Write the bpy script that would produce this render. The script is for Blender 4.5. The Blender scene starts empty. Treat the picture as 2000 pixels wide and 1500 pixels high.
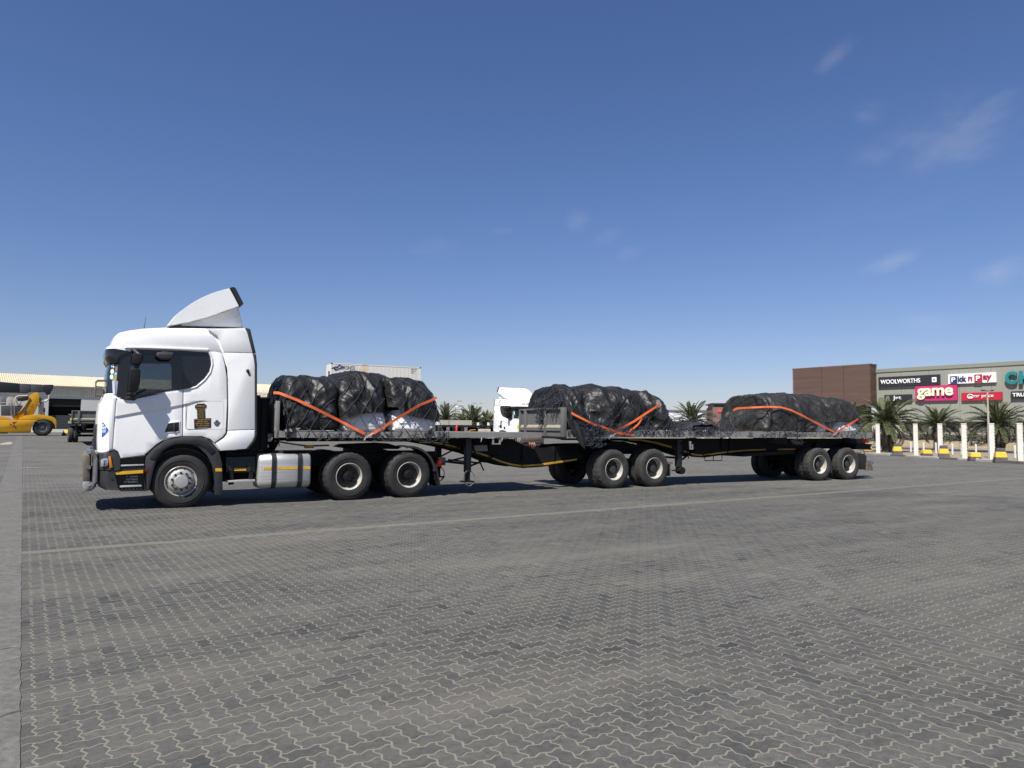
import bpy, bmesh, math, random
import numpy as np
from mathutils import Vector, Matrix, Euler
from mathutils.geometry import tessellate_polygon

random.seed(7)
rng = np.random.default_rng(7)
scene = bpy.context.scene
COL = scene.collection
RAD = math.radians

# ------------------------------------------------------------------ camera
FPX, HOR, ROLLT, EYE = 1387.0, 834.0, 0.0085, 1.63      # focal length (px of a 2000 px frame), horizon row, roll, eye height
ROLL = math.atan(ROLLT)
PITCH = math.atan((HOR - 750) * math.cos(ROLL) / FPX)
RM = np.array([[1, 0, 0], [0, math.cos(PITCH), -math.sin(PITCH)], [0, math.sin(PITCH), math.cos(PITCH)]])
CAMP = np.array([0.0, 0.0, EYE])
cam_data = bpy.data.cameras.new("camera")
cam = bpy.data.objects.new("camera", cam_data)
COL.objects.link(cam)
right = RM @ np.array([math.cos(ROLL), 0, math.sin(ROLL)])
up = RM @ np.array([-math.sin(ROLL), 0, math.cos(ROLL)])
fwd = RM @ np.array([0, 1.0, 0])
cam.matrix_world = Matrix([[right[0], up[0], -fwd[0], 0], [right[1], up[1], -fwd[1], 0], [right[2], up[2], -fwd[2], EYE], [0, 0, 0, 1]])
cam_data.sensor_width = 36.0
cam_data.lens = 36.0 * FPX / 2000.0
cam_data.clip_start = 0.05
cam_data.clip_end = 9000.0
scene.camera = cam

# ------------------------------------------------------------------ sky, sun, exposure
YARD = RAD(34.3)                                          # paving direction
TRUCK_ANG = 30.1
_a = RAD(TRUCK_ANG)
TU = np.array([math.cos(_a), math.sin(_a)]); TV = np.array([-math.sin(_a), math.cos(_a)])
_h = -0.62 * TU - 0.38 * TV
SUN = Vector((_h[0], _h[1], 1.0)).normalized()            # towards the sun: behind the camera, to the left
elev = math.asin(SUN.z)
azim = math.atan2(SUN.x, SUN.y)                           # clockwise from +Y
world = bpy.data.worlds.new("World")
scene.world = world
world.use_nodes = True
wn = world.node_tree.nodes; wl = world.node_tree.links
wn.clear()
sky = wn.new("ShaderNodeTexSky"); sky.sky_type = 'NISHITA'; sky.sun_disc = False
sky.sun_elevation = elev; sky.sun_rotation = azim
sky.altitude = 0; sky.air_density = 1.0; sky.dust_density = 0.25; sky.ozone_density = 5.0
bg = wn.new("ShaderNodeBackground"); bg.inputs[1].default_value = 0.062
wo = wn.new("ShaderNodeOutputWorld")
wl.new(bg.outputs[0], wo.inputs[0])
# thin high wisps of cloud, everywhere in the sky, denser low down
tc = wn.new("ShaderNodeTexCoord")
sep = wn.new("ShaderNodeSeparateXYZ"); wl.new(tc.outputs["Generated"], sep.inputs[0])
def wmath(op, a, b=None, clamp=False):
    n = wn.new("ShaderNodeMath"); n.operation = op; n.use_clamp = clamp
    for i, x in enumerate((a, b)):
        if x is None: continue
        if isinstance(x, (int, float)): n.inputs[i].default_value = x
        else: wl.new(x, n.inputs[i])
    return n.outputs[0]
zc = wmath('MAXIMUM', wmath('ADD', sep.outputs[2], 0.12), 0.05)
cx = wmath('DIVIDE', sep.outputs[0], zc); cy = wmath('DIVIDE', sep.outputs[1], zc)
comb = wn.new("ShaderNodeCombineXYZ"); wl.new(cx, comb.inputs[0]); wl.new(cy, comb.inputs[1])
def wnoise(scale, detail, rough, dist, off=(0, 0, 0), sc=(1, 1, 1)):
    mp = wn.new("ShaderNodeMapping"); wl.new(comb.outputs[0], mp.inputs[0])
    mp.inputs["Location"].default_value = off; mp.inputs["Scale"].default_value = sc
    n = wn.new("ShaderNodeTexNoise"); n.inputs["Scale"].default_value = scale; n.inputs["Detail"].default_value = detail
    n.inputs["Roughness"].default_value = rough; n.inputs["Distortion"].default_value = dist
    wl.new(mp.outputs[0], n.inputs["Vector"]); return n.outputs[0]
big = wnoise(0.55, 2, 0.5, 0.0, (3.1, 0.4, 0))
fine = wnoise(3.2, 9, 0.62, 0.6, (1.3, 7.7, 0), (1.0, 0.7, 1))
def wramp(x, lo, hi):
    n = wn.new("ShaderNodeMapRange"); n.inputs[1].default_value = lo; n.inputs[2].default_value = hi
    wl.new(x, n.inputs[0]); return n.outputs[0]
cloud = wmath('MULTIPLY', wmath('MULTIPLY', wramp(big, 0.54, 0.74), wramp(fine, 0.48, 0.78)), 0.12)
# the few wisps that stand in this part of the sky
def sky_ray(px, py):
    X, Y = px - 1000.0, 750.0 - py
    x = X * math.cos(ROLL) - Y * math.sin(ROLL); y = X * math.sin(ROLL) + Y * math.cos(ROLL)
    d = Vector(RM @ np.array([x / FPX, 1.0, y / FPX])); return d.normalized()
nv = wn.new("ShaderNodeVectorMath"); nv.operation = 'NORMALIZE'; wl.new(tc.outputs["Generated"], nv.inputs[0])
def wdot(vec):
    n = wn.new("ShaderNodeVectorMath"); n.operation = 'DOT_PRODUCT'; wl.new(nv.outputs[0], n.inputs[0]); n.inputs[1].default_value = vec; return n.outputs["Value"]
def wisp(px, py, rx, ry, tilt, amp, seed):
    """one torn streak of high cloud: centre, half length, half width, slope, strength"""
    d = sky_ray(px, py); e1 = Vector((d.y, -d.x, 0)).normalized(); e2 = e1.cross(d).normalized()
    t = RAD(tilt); a = e1 * math.cos(t) + e2 * math.sin(t); b = e2 * math.cos(t) - e1 * math.sin(t)
    x, y = wmath('DIVIDE', wdot(a), rx), wmath('DIVIDE', wdot(b), ry)
    r = wmath('SQRT', wmath('ADD', wmath('MULTIPLY', x, x), wmath('MULTIPLY', y, y)))
    cb = wn.new("ShaderNodeCombineXYZ"); wl.new(wmath('MULTIPLY', wdot(a), 9.0), cb.inputs[0]); wl.new(wmath('MULTIPLY', wdot(b), 17.0), cb.inputs[1]); cb.inputs[2].default_value = seed
    n = wn.new("ShaderNodeTexNoise"); n.inputs["Scale"].default_value = 1.0; n.inputs["Detail"].default_value = 5; n.inputs["Roughness"].default_value = 0.62
    wl.new(cb.outputs[0], n.inputs["Vector"])
    edge = wmath('ADD', r, wmath('MULTIPLY', wmath('SUBTRACT', n.outputs[0], 0.5), -1.6))
    mr = wn.new("ShaderNodeMapRange"); mr.interpolation_type = 'SMOOTHSTEP'
    mr.inputs[1].default_value = 1.0; mr.inputs[2].default_value = 0.0; mr.inputs[3].default_value = 0; mr.inputs[4].default_value = amp
    wl.new(edge, mr.inputs[0])
    front = wn.new("ShaderNodeMath"); front.operation = 'GREATER_THAN'; wl.new(wdot(d), front.inputs[0]); front.inputs[1].default_value = 0.5
    return wmath('MULTIPLY', wmath('MULTIPLY', mr.outputs[0], front.outputs[0]), wramp(n.outputs[0], 0.30, 0.62))
for k, w_ in enumerate(((1850, 262, 0.080, 0.055, 12, 0.42), (1915, 232, 0.060, 0.024, 24, 0.42), (1720, 300, 0.040, 0.022, 5, 0.35), (1700, 225, 0.025, 0.020, -20, 0.30), (1745, 508, 0.045, 0.015, 18, 0.60), (1965, 528, 0.045, 0.022, 10, 0.60), (1635, 100, 0.035, 0.016, 35, 0.35),
                        (858, 485, 0.046, 0.018, 8, 0.30), (1125, 430, 0.022, 0.021, 20, 0.26), (1188, 462, 0.030, 0.015, 25, 0.20), (1238, 493, 0.028, 0.015, 20, 0.20), (1790, 685, 0.070, 0.018, 6, 0.42), (1830, 625, 0.055, 0.014, -4, 0.28), (980, 452, 0.024, 0.007, 5, 0.25), (1400, 552, 0.03, 0.008, 4, 0.25))):
    cloud = wmath('MAXIMUM', cloud, wisp(*w_, 3.7 * k))
cloud = wmath('MULTIPLY', cloud, 0.27, True)
mixs = wn.new("ShaderNodeMix"); mixs.data_type = 'RGBA'
gain = wn.new("ShaderNodeMix"); gain.data_type = 'RGBA'; gain.blend_type = 'MULTIPLY'; gain.inputs[0].default_value = 1.0
wl.new(sky.outputs[0], gain.inputs[6])
tint = wn.new("ShaderNodeMix"); tint.data_type = 'RGBA'; up_f = wn.new("ShaderNodeMapRange"); up_f.interpolation_type = 'SMOOTHSTEP'; up_f.inputs[1].default_value = 0.0; up_f.inputs[2].default_value = 0.40
wl.new(sep.outputs[2], up_f.inputs[0]); wl.new(up_f.outputs[0], tint.inputs[0]); tint.inputs[6].default_value = (0.98, 0.905, 1.05, 1); tint.inputs[7].default_value = (0.875, 0.93, 1.14, 1)
wl.new(tint.outputs[2], gain.inputs[7])
wl.new(cloud, mixs.inputs[0]); wl.new(gain.outputs[2], mixs.inputs[6]); mixs.inputs[7].default_value = (8.2, 8.0, 8.3, 1)
wl.new(mixs.outputs[2], bg.inputs[0])

sun_d = bpy.data.lights.new("sun", 'SUN'); sun_d.energy = 5.0; sun_d.angle = RAD(0.53); sun_d.color = (1.0, 0.955, 0.89)
sun_o = bpy.data.objects.new("sun", sun_d); COL.objects.link(sun_o)
sun_o.rotation_euler = SUN.to_track_quat('Z', 'Y').to_euler(); sun_o.location = (-20, -30, 60)

scene.view_settings.view_transform = 'Standard'
scene.view_settings.look = 'None'
scene.view_settings.exposure = 0.6
scene.view_settings.gamma = 1.0
scene.view_settings.use_curve_mapping = False
scene.render.engine = 'CYCLES'
scene.cycles.max_bounces = 6
scene.cycles.transparent_max_bounces = 8
scene.cycles.caustics_reflective = False; scene.cycles.caustics_refractive = False

# ------------------------------------------------------------------ frames of reference: measured positions -> metres
def ray(px, py):
    X, Y = px - 1000.0, 750.0 - py
    x = X * math.cos(ROLL) - Y * math.sin(ROLL); y = X * math.sin(ROLL) + Y * math.cos(ROLL)
    return RM @ np.array([x / FPX, 1.0, y / FPX])
def ground(px, py, z=0.0):
    r = ray(px, py); t = (z - EYE) / r[2]; return CAMP + r * t
def hor(px): return HOR + ROLLT * (px - 1000.0)
def column(px, D):
    r = ray(px, hor(px)); r = r / math.hypot(r[0], r[1]) ; k = D / r[1]
    return np.array([r[0] * k, D, 0.0])
class Frame:
    """a vertical plane in the yard: u along it, v behind it, z up"""
    def __init__(s, o, deg):
        s.o = np.array(o, float); s.deg = deg; a = RAD(deg)
        s.u = np.array([math.cos(a), math.sin(a), 0]); s.v = np.array([-math.sin(a), math.cos(a), 0])
    def at(s, px, py, v=0.0):
        r = ray(px, py); t = ((s.o + v * s.v - CAMP) @ s.v) / (r @ s.v); q = CAMP + t * r - s.o
        return (float(q @ s.u), float(CAMP[2] + t * r[2] - s.o[2]))
    def w(s, u, v, z): return s.o + u * s.u + v * s.v + np.array([0, 0, z])

# ------------------------------------------------------------------ materials
MATS = {}
def nn(nt, t, **kw):
    n = nt.nodes.new(t)
    for k, v in kw.items():
        if k.startswith('i_'): n.inputs[k[2:].replace('_', ' ')].default_value = v
        else: setattr(n, k, v)
    return n
def mat(name, col, rough=0.5, metal=0.0, var=0.12, scale=6.0, bump=0.0, bscale=30.0, dirt=None, dirt_amt=0.0, dirt_scale=2.5, coat=0.0, spec=0.5, stretch=(1, 1, 1), rvar=0.08, bdist=0.01, det=6.0):
    if name in MATS: return MATS[name]
    m = bpy.data.materials.new(name); m.use_nodes = True; nt = m.node_tree; L = nt.links
    b = nt.nodes["Principled BSDF"]
    tcn = nn(nt, "ShaderNodeTexCoord"); mp = nn(nt, "ShaderNodeMapping"); mp.inputs["Scale"].default_value = stretch
    L.new(tcn.outputs["Object"], mp.inputs[0])
    n1 = nn(nt, "ShaderNodeTexNoise", i_Scale=scale, i_Detail=det, i_Roughness=0.6); L.new(mp.outputs[0], n1.inputs["Vector"])
    mr = nn(nt, "ShaderNodeMapRange"); mr.inputs[1].default_value = 0.25; mr.inputs[2].default_value = 0.75
    mr.inputs[3].default_value = 1 - var; mr.inputs[4].default_value = 1 + var; L.new(n1.outputs[0], mr.inputs[0])
    mx = nn(nt, "ShaderNodeMix", data_type='RGBA', blend_type='MULTIPLY'); mx.inputs[0].default_value = 1
    mx.inputs[6].default_value = (*col, 1); L.new(mr.outputs[0], mx.inputs[7])
    out = mx.outputs[2]
    if dirt:
        n2 = nn(nt, "ShaderNodeTexNoise", i_Scale=dirt_scale, i_Detail=8.0, i_Roughness=0.7); L.new(mp.outputs[0], n2.inputs["Vector"])
        m2 = nn(nt, "ShaderNodeMapRange"); m2.inputs[1].default_value = 0.42; m2.inputs[2].default_value = 0.72; m2.inputs[4].default_value = dirt_amt
        L.new(n2.outputs[0], m2.inputs[0])
        mx2 = nn(nt, "ShaderNodeMix", data_type='RGBA'); L.new(m2.outputs[0], mx2.inputs[0]); L.new(out, mx2.inputs[6]); mx2.inputs[7].default_value = (*dirt, 1)
        out = mx2.outputs[2]
    L.new(out, b.inputs["Base Color"])
    b.inputs["Metallic"].default_value = metal
    m3 = nn(nt, "ShaderNodeMapRange"); m3.inputs[3].default_value = max(0.02, rough - rvar); m3.inputs[4].default_value = min(1, rough + rvar); L.new(n1.outputs[0], m3.inputs[0])
    L.new(m3.outputs[0], b.inputs["Roughness"])
    b.inputs["Coat Weight"].default_value = coat; b.inputs["Coat Roughness"].default_value = 0.05
    b.inputs["Specular IOR Level"].default_value = spec
    if bump:
        n4 = nn(nt, "ShaderNodeTexNoise", i_Scale=bscale, i_Detail=6.0, i_Roughness=0.6); L.new(mp.outputs[0], n4.inputs["Vector"])
        bp = nn(nt, "ShaderNodeBump"); bp.inputs["Strength"].default_value = bump; bp.inputs["Distance"].default_value = bdist
        L.new(n4.outputs[0], bp.inputs["Height"]); L.new(bp.outputs[0], b.inputs["Normal"])
    MATS[name] = m; return m
DUST = (0.30, 0.265, 0.21)
WHITE = mat('white_paint', (0.82, 0.82, 0.81), 0.28, var=0.025, scale=1.3, coat=0.5, dirt=(0.62, 0.60, 0.56), dirt_amt=0.22, dirt_scale=1.1)
BLACKP = mat('black_plastic', (0.012, 0.0125, 0.014), 0.5, var=0.25, scale=7, bump=0.15, bscale=180, dirt=(0.045, 0.041, 0.036), dirt_amt=0.3, dirt_scale=3)
MIRRORB = mat('mirror_black', (0.009, 0.0095, 0.0105), 0.6, var=0.2, spec=0.22)
GREYP = mat('grey_plastic', (0.021, 0.0225, 0.026), 0.6, var=0.15, bump=0.1, bscale=160, dirt=(0.055, 0.050, 0.043), dirt_amt=0.35)
BLKGLOSS = mat('black_gloss', (0.012, 0.013, 0.016), 0.09, var=0.1, rvar=0.03)
CHASSIS = mat('chassis_black', (0.008, 0.008, 0.009), 0.65, var=0.3, scale=5, bump=0.25, bscale=60, dirt=(0.028, 0.025, 0.021), dirt_amt=0.3, spec=0.2)
INTERIOR = mat('interior', (0.03, 0.03, 0.033), 0.8)
RUBBER = mat('rubber', (0.014, 0.0138, 0.0136), 0.75, var=0.25, scale=9, bump=0.3, bscale=70, dirt=(0.042, 0.040, 0.037), dirt_amt=0.6, dirt_scale=3.5)
RUBDUST = mat('rubber_dusty', (0.026, 0.025, 0.0235), 0.85, var=0.25, scale=9, bump=0.3, bscale=70, dirt=(0.066, 0.062, 0.055), dirt_amt=0.6, dirt_scale=2.5)
RIMF = mat('rim_alloy', (0.46, 0.44, 0.41), 0.45, 0.35, var=0.2, scale=14, dirt=(0.20, 0.18, 0.15), dirt_amt=0.55, dirt_scale=6)
RIMC = mat('rim_cream', (0.43, 0.41, 0.365), 0.6, 0.0, var=0.15, scale=8, dirt=(0.20, 0.165, 0.125), dirt_amt=0.7, dirt_scale=7, bump=0.1)
RIMD = mat('rim_dark', (0.036, 0.035, 0.033), 0.65, 0.1, var=0.25, dirt=(0.085, 0.074, 0.062), dirt_amt=0.6, dirt_scale=7)
NUT = mat('nut_black', (0.012, 0.012, 0.013), 0.45)
ALU = mat('aluminium', (0.55, 0.55, 0.53), 0.46, 0.6, var=0.12, scale=3, stretch=(0.4, 1, 9), dirt=(0.33, 0.29, 0.23), dirt_amt=0.35, bump=0.03, bscale=8)
CHROME = mat('chrome', (0.75, 0.75, 0.76), 0.12, 1.0, var=0.06, dirt=(0.35, 0.31, 0.26), dirt_amt=0.25)
TREADP = mat('tread_plate', (0.55, 0.55, 0.53), 0.4, 0.5, var=0.2, scale=30)
YELTAPE = mat('yellow_tape', (0.72, 0.40, 0.015), 0.45, var=0.12, scale=6, dirt=(0.25, 0.17, 0.06), dirt_amt=0.5)
YELDIRTY = mat('yellow_tape_dirty', (0.55, 0.30, 0.02), 0.55, var=0.2, scale=6, dirt=(0.16, 0.11, 0.05), dirt_amt=0.75)
TRGREY = mat('trailer_grey', (0.20, 0.20, 0.19), 0.6, var=0.18, scale=4, bump=0.2, bscale=35, dirt=(0.22, 0.195, 0.155), dirt_amt=0.6, dirt_scale=3, stretch=(0.6, 1, 1))
TRHEAD = mat('headboard_grey', (0.105, 0.106, 0.101), 0.6, var=0.18, scale=4, bump=0.2, bscale=35, dirt=(0.155, 0.14, 0.115), dirt_amt=0.5, dirt_scale=3)
TRDECK = mat('trailer_deck', (0.20, 0.155, 0.12), 0.8, var=0.3, scale=3, bump=0.4, bscale=25, dirt=(0.27, 0.22, 0.165), dirt_amt=0.7)
RUSTY = mat('rusty_steel', (0.14, 0.115, 0.09), 0.75, 0.2, var=0.3, scale=7, dirt=(0.24, 0.20, 0.15), dirt_amt=0.6)
TARP = mat('black_tarpaulin', (0.013, 0.013, 0.0135), 0.45, var=0.3, scale=3, bump=0.40, bscale=13, rvar=0.12, dirt=(0.042, 0.039, 0.034), dirt_amt=0.40, dirt_scale=2.0, bdist=0.03, spec=0.36)
TARPD = mat('dusty_tarpaulin', (0.018, 0.0176, 0.0165), 0.55, var=0.3, scale=3, bump=0.5, bscale=9, rvar=0.12, dirt=(0.050, 0.046, 0.039), dirt_amt=0.6, dirt_scale=1.6, bdist=0.03, spec=0.4)
BAG = mat('white_bag', (0.72, 0.73, 0.745), 0.62, var=0.06, scale=8, bump=0.35, bscale=14, dirt=(0.45, 0.41, 0.35), dirt_amt=0.35, bdist=0.02)
ROPE = mat('dark_rope', (0.024, 0.027, 0.036), 0.8, var=0.3, scale=20)
ROPEG = mat('grey_rope', (0.030, 0.036, 0.052), 0.85, var=0.6, scale=16)
ORANGE = mat('orange_webbing', (0.68, 0.125, 0.028), 0.7, var=0.12, scale=9, bump=0.2, bscale=120, dirt=(0.42, 0.13, 0.06), dirt_amt=0.5, dirt_scale=3)
STEEL = mat('galvanised', (0.42, 0.42, 0.41), 0.45, 0.6, var=0.2, dirt=(0.25, 0.21, 0.16), dirt_amt=0.5)
SAND = mat('dry_sand', (0.235, 0.197, 0.142), 0.95, var=0.2, scale=1.2, bump=0.5, bscale=14, bdist=0.05)
CONC = mat('concrete', (0.120, 0.115, 0.103), 0.9, var=0.4, scale=14, bump=0.6, bscale=45, dirt=(0.076, 0.073, 0.066), dirt_amt=0.85, dirt_scale=2.4)
CONCL = mat('concrete_light', (0.36, 0.335, 0.29), 0.9, var=0.14, scale=3, bump=0.3, bscale=22, dirt=(0.28, 0.245, 0.19), dirt_amt=0.5)
POSTM = mat('whitewashed_concrete', (0.62, 0.60, 0.545), 0.85, var=0.10, scale=5, bump=0.3, bscale=20, dirt=(0.42, 0.38, 0.31), dirt_amt=0.5, dirt_scale=2)
BLKPAINT = mat('black_barrier_paint', (0.045, 0.045, 0.047), 0.7, var=0.2, dirt=(0.17, 0.15, 0.12), dirt_amt=0.45)
YELPAINT = mat('yellow_barrier_paint', (0.70, 0.42, 0.035), 0.7, var=0.12, dirt=(0.40, 0.30, 0.14), dirt_amt=0.4)
YELLOW = mat('yellow_machine', (0.50, 0.255, 0.002), 0.4, var=0.08, scale=2, dirt=(0.32, 0.19, 0.03), dirt_amt=0.4)
DKGREY = mat('dark_steel', (0.045, 0.048, 0.056), 0.5, var=0.15)
MIDGREY = mat('mid_grey_steel', (0.14, 0.145, 0.16), 0.5, var=0.1)
RED = mat('red_paint', (0.5, 0.02, 0.02), 0.4)
REDLENS = mat('red_lens', (0.13, 0.007, 0.007), 0.2)
AMBER = mat('amber_lens', (0.62, 0.20, 0.02), 0.25)
LAMPG = mat('headlamp', (0.55, 0.57, 0.6), 0.12, 0.6)
PAPER = mat('white_sheet', (0.44, 0.47, 0.56), 0.5, var=0.04)
def glass(name, tint, alpha_mix, rough=0.02):
    if name in MATS: return MATS[name]
    m = bpy.data.materials.new(name); m.use_nodes = True; nt = m.node_tree; nt.nodes.clear()
    o = nn(nt, "ShaderNodeOutputMaterial"); t = nn(nt, "ShaderNodeBsdfTransparent"); t.inputs[0].default_value = (*tint, 1)
    g = nn(nt, "ShaderNodeBsdfGlossy"); g.inputs["Roughness"].default_value = rough; g.inputs[0].default_value = (0.9, 0.95, 1, 1)
    fr = nn(nt, "ShaderNodeFresnel"); fr.inputs[0].default_value = 1.5
    ad = nn(nt, "ShaderNodeMath", operation='ADD'); ad.inputs[1].default_value = alpha_mix; nt.links.new(fr.outputs[0], ad.inputs[0])
    mx = nn(nt, "ShaderNodeMixShader"); nt.links.new(ad.outputs[0], mx.inputs[0]); nt.links.new(t.outputs[0], mx.inputs[1]); nt.links.new(g.outputs[0], mx.inputs[2])
    nt.links.new(mx.outputs[0], o.inputs[0]); MATS[name] = m; return m
GLASS = glass('tinted_glass', (0.52, 0.55, 0.58), 0.0)
WSGLASS = glass('windscreen_glass', (0.62, 0.72, 0.70), 0.06)

# ------------------------------------------------------------------ object helpers
def tag(o, label=None, cat=None, group=None, kind=None):
    if label: o['label'] = label
    if cat: o['category'] = cat
    if group: o['group'] = group
    if kind: o['kind'] = kind
    return o
def empty(name, loc, deg=0.0, parent=None):
    o = bpy.data.objects.new(name, None); COL.objects.link(o); o.location = loc; o.rotation_euler = (0, 0, RAD(deg))
    o.empty_display_size = 0.2
    if parent: o.parent = parent
    return o
def link(name, me, parent=None, loc=None, rot=None):
    o = bpy.data.objects.new(name, me); COL.objects.link(o)
    if parent: o.parent = parent
    if loc is not None: o.location = loc
    if rot is not None: o.rotation_euler = rot
    return o
def copy_tree(o, parent=None):
    c = o.copy(); COL.objects.link(c); c.parent = parent
    for ch in o.children: copy_tree(ch, c)
    return c
def finish(me, smooth=None):
    if smooth is None:
        me.shade_flat()
    else:
        me.shade_smooth(); me.set_sharp_from_angle(angle=RAD(smooth))
class MB:
    def __init__(s): s.v = []; s.f = []
    def add(s, vs, fs):
        n = len(s.v); s.v += [tuple(map(float, p)) for p in vs]; s.f += [tuple(i + n for i in f) for f in fs]; return s
    def box(s, x0, x1, y0, y1, z0, z1):
        return s.add([(x0, y0, z0), (x1, y0, z0), (x1, y1, z0), (x0, y1, z0), (x0, y0, z1), (x1, y0, z1), (x1, y1, z1), (x0, y1, z1)],
                     [(3, 2, 1, 0), (4, 5, 6, 7), (0, 1, 5, 4), (1, 2, 6, 5), (2, 3, 7, 6), (3, 0, 4, 7)])
    def prism(s, poly, v0, v1, holes=(), taper=0.0):
        """(u,z) outline stood up from v0 to v1 (taper draws the v0 face in)"""
        loops = [list(poly)] + [list(h) for h in holes]; n = sum(len(l) for l in loops)
        c = np.mean(np.array(poly), axis=0)
        pts = [p for l in loops for p in l]
        tri = tessellate_polygon([[Vector((p[0], p[1], 0)) for p in l] for l in loops])
        vs = [(c[0] + (p[0] - c[0]) * (1 - taper), v0, c[1] + (p[1] - c[1]) * (1 - taper)) for p in pts] + [(p[0], v1, p[1]) for p in pts]
        fs = []
        if not holes:
            fs += [tuple(range(n)), tuple(range(2 * n - 1, n - 1, -1))]
        else:
            fs += [tuple(t) for t in tri] + [tuple(i + n for i in reversed(t)) for t in tri]
        k = 0
        for l in loops:
            m = len(l)
            for i in range(m): fs.append((k + i, k + (i + 1) % m, n + k + (i + 1) % m, n + k + i))
            k += m
        return s.add(vs, fs)
    def tube(s, path, r, n=6, closed=False, cap=True):
        P = np.array(path, float); m = len(P)
        if m < 2: return s
        rr = np.full(m, r) if np.isscalar(r) else np.array(r, float)
        T = np.gradient(P, axis=0); T /= np.linalg.norm(T, axis=1)[:, None] + 1e-9
        ref = np.array([0, 0, 1.0]) if abs(T[0, 2]) < 0.9 else np.array([1.0, 0, 0])
        A = np.cross(T, ref); bad = np.linalg.norm(A, axis=1) < 0.05; A[bad] = np.cross(T[bad], np.array([0.31, 0.9, 0.3])); A /= np.linalg.norm(A, axis=1)[:, None]
        for i in range(1, m):
            if A[i] @ A[i - 1] < 0: A[i] = -A[i]
        B = np.cross(T, A)
        ang = np.linspace(0, 2 * np.pi, n, endpoint=False)
        V = (P[:, None, :] + rr[:, None, None] * (np.cos(ang)[None, :, None] * A[:, None, :] + np.sin(ang)[None, :, None] * B[:, None, :])).reshape(-1, 3)
        fs = []
        for i in range(m - 1):
            for j in range(n):
                fs.append((i * n + j, i * n + (j + 1) % n, (i + 1) * n + (j + 1) % n, (i + 1) * n + j))
        if cap: fs += [tuple(range(n - 1, -1, -1)), tuple((m - 1) * n + j for j in range(n))]
        return s.add(V, fs)
    def lathe(s, prof, cu=0.0, cz=0.0, n=48, rfun=None, cap=False, axis='v'):
        """profile of (radius, v) spun round the axle"""
        vs = []; fs = []; m = len(prof)
        for i in range(n):
            a = 2 * math.pi * i / n
            for k, (r, v) in enumerate(prof):
                if rfun: r = rfun(k, i, r)
                if axis == 'v': vs.append((cu + r * math.cos(a), v, cz + r * math.sin(a)))
                elif axis == 'z': vs.append((cu + r * math.cos(a), cz + r * math.sin(a), v))
                else: vs.append((v, cu + r * math.cos(a), cz + r * math.sin(a)))
        for i in range(n):
            j = (i + 1) % n
            for k in range(m - 1): fs.append((i * m + k, j * m + k, j * m + k + 1, i * m + k + 1))
        if cap:
            fs.append(tuple(i * m for i in range(n))); fs.append(tuple(i * m + m - 1 for i in range(n - 1, -1, -1)))
        return s.add(vs, fs)
    def build(s, name, m, parent=None, smooth=35, bevel=0.0, loc=None, rot=None, seg=2, fix=True):
        me = bpy.data.meshes.new(name); me.from_pydata(s.v, [], s.f)
        if fix or bevel:
            bm = bmesh.new(); bm.from_mesh(me); bmesh.ops.recalc_face_normals(bm, faces=bm.faces)
            if bevel:
                ed = [e for e in bm.edges if len(e.link_faces) == 2 and e.calc_face_angle(0) > 0.5]
                bmesh.ops.bevel(bm, geom=ed, offset=bevel, segments=seg, affect='EDGES', profile=0.5, clamp_overlap=True)
            bm.to_mesh(me); bm.free()
        if isinstance(m, (list, tuple)):
            for q in m: me.materials.append(q)
        else: me.materials.append(m)
        finish(me, smooth)
        return link(name, me, parent, loc, rot)
def text_mesh(name, txt, size, m, parent, loc, rot, extrude=0.004, offset=0.0, align='LEFT', sx=1.0, spacing=1.0):
    cu = bpy.data.curves.new(name, 'FONT'); cu.body = txt; cu.size = size; cu.extrude = extrude; cu.offset = offset
    cu.align_x = align; cu.align_y = 'CENTER'; cu.space_character = spacing; cu.resolution_u = 4
    o = bpy.data.objects.new(name, cu); COL.objects.link(o)
    bpy.context.view_layer.update()
    me = bpy.data.meshes.new_from_object(o); COL.objects.unlink(o); bpy.data.objects.remove(o); bpy.data.curves.remove(cu)
    me.materials.clear(); me.materials.append(m)
    o = link(name, me, parent, loc, rot); o.scale = (sx, 1, 1)
    return o
TXT_SIDE = (math.pi / 2, 0, 0)                            # lettering standing upright, read from -v

# vectorised gradient noise for cloth and terrain
_perm = rng.permutation(256); _perm = np.concatenate([_perm, _perm, _perm])
_grad = rng.normal(size=(256, 3)); _grad /= np.linalg.norm(_grad, axis=1)[:, None]
def pnoise(p):
    p = np.asarray(p, float); i = np.floor(p).astype(int); f = p - i; w = f * f * f * (f * (f * 6 - 15) + 10); i &= 255
    out = 0
    for dx in (0, 1):
        for dy in (0, 1):
            for dz in (0, 1):
                h = _perm[_perm[_perm[i[..., 0] + dx] + i[..., 1] + dy] + i[..., 2] + dz]
                g = _grad[h]; d = g[..., 0] * (f[..., 0] - dx) + g[..., 1] * (f[..., 1] - dy) + g[..., 2] * (f[..., 2] - dz)
                ww = (w[..., 0] if dx else 1 - w[..., 0]) * (w[..., 1] if dy else 1 - w[..., 1]) * (w[..., 2] if dz else 1 - w[..., 2])
                out = out + ww * d
    return out
def ridge(p): return 1 - np.clip(np.abs(pnoise(p)) * 2.6, 0, 1)

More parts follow.
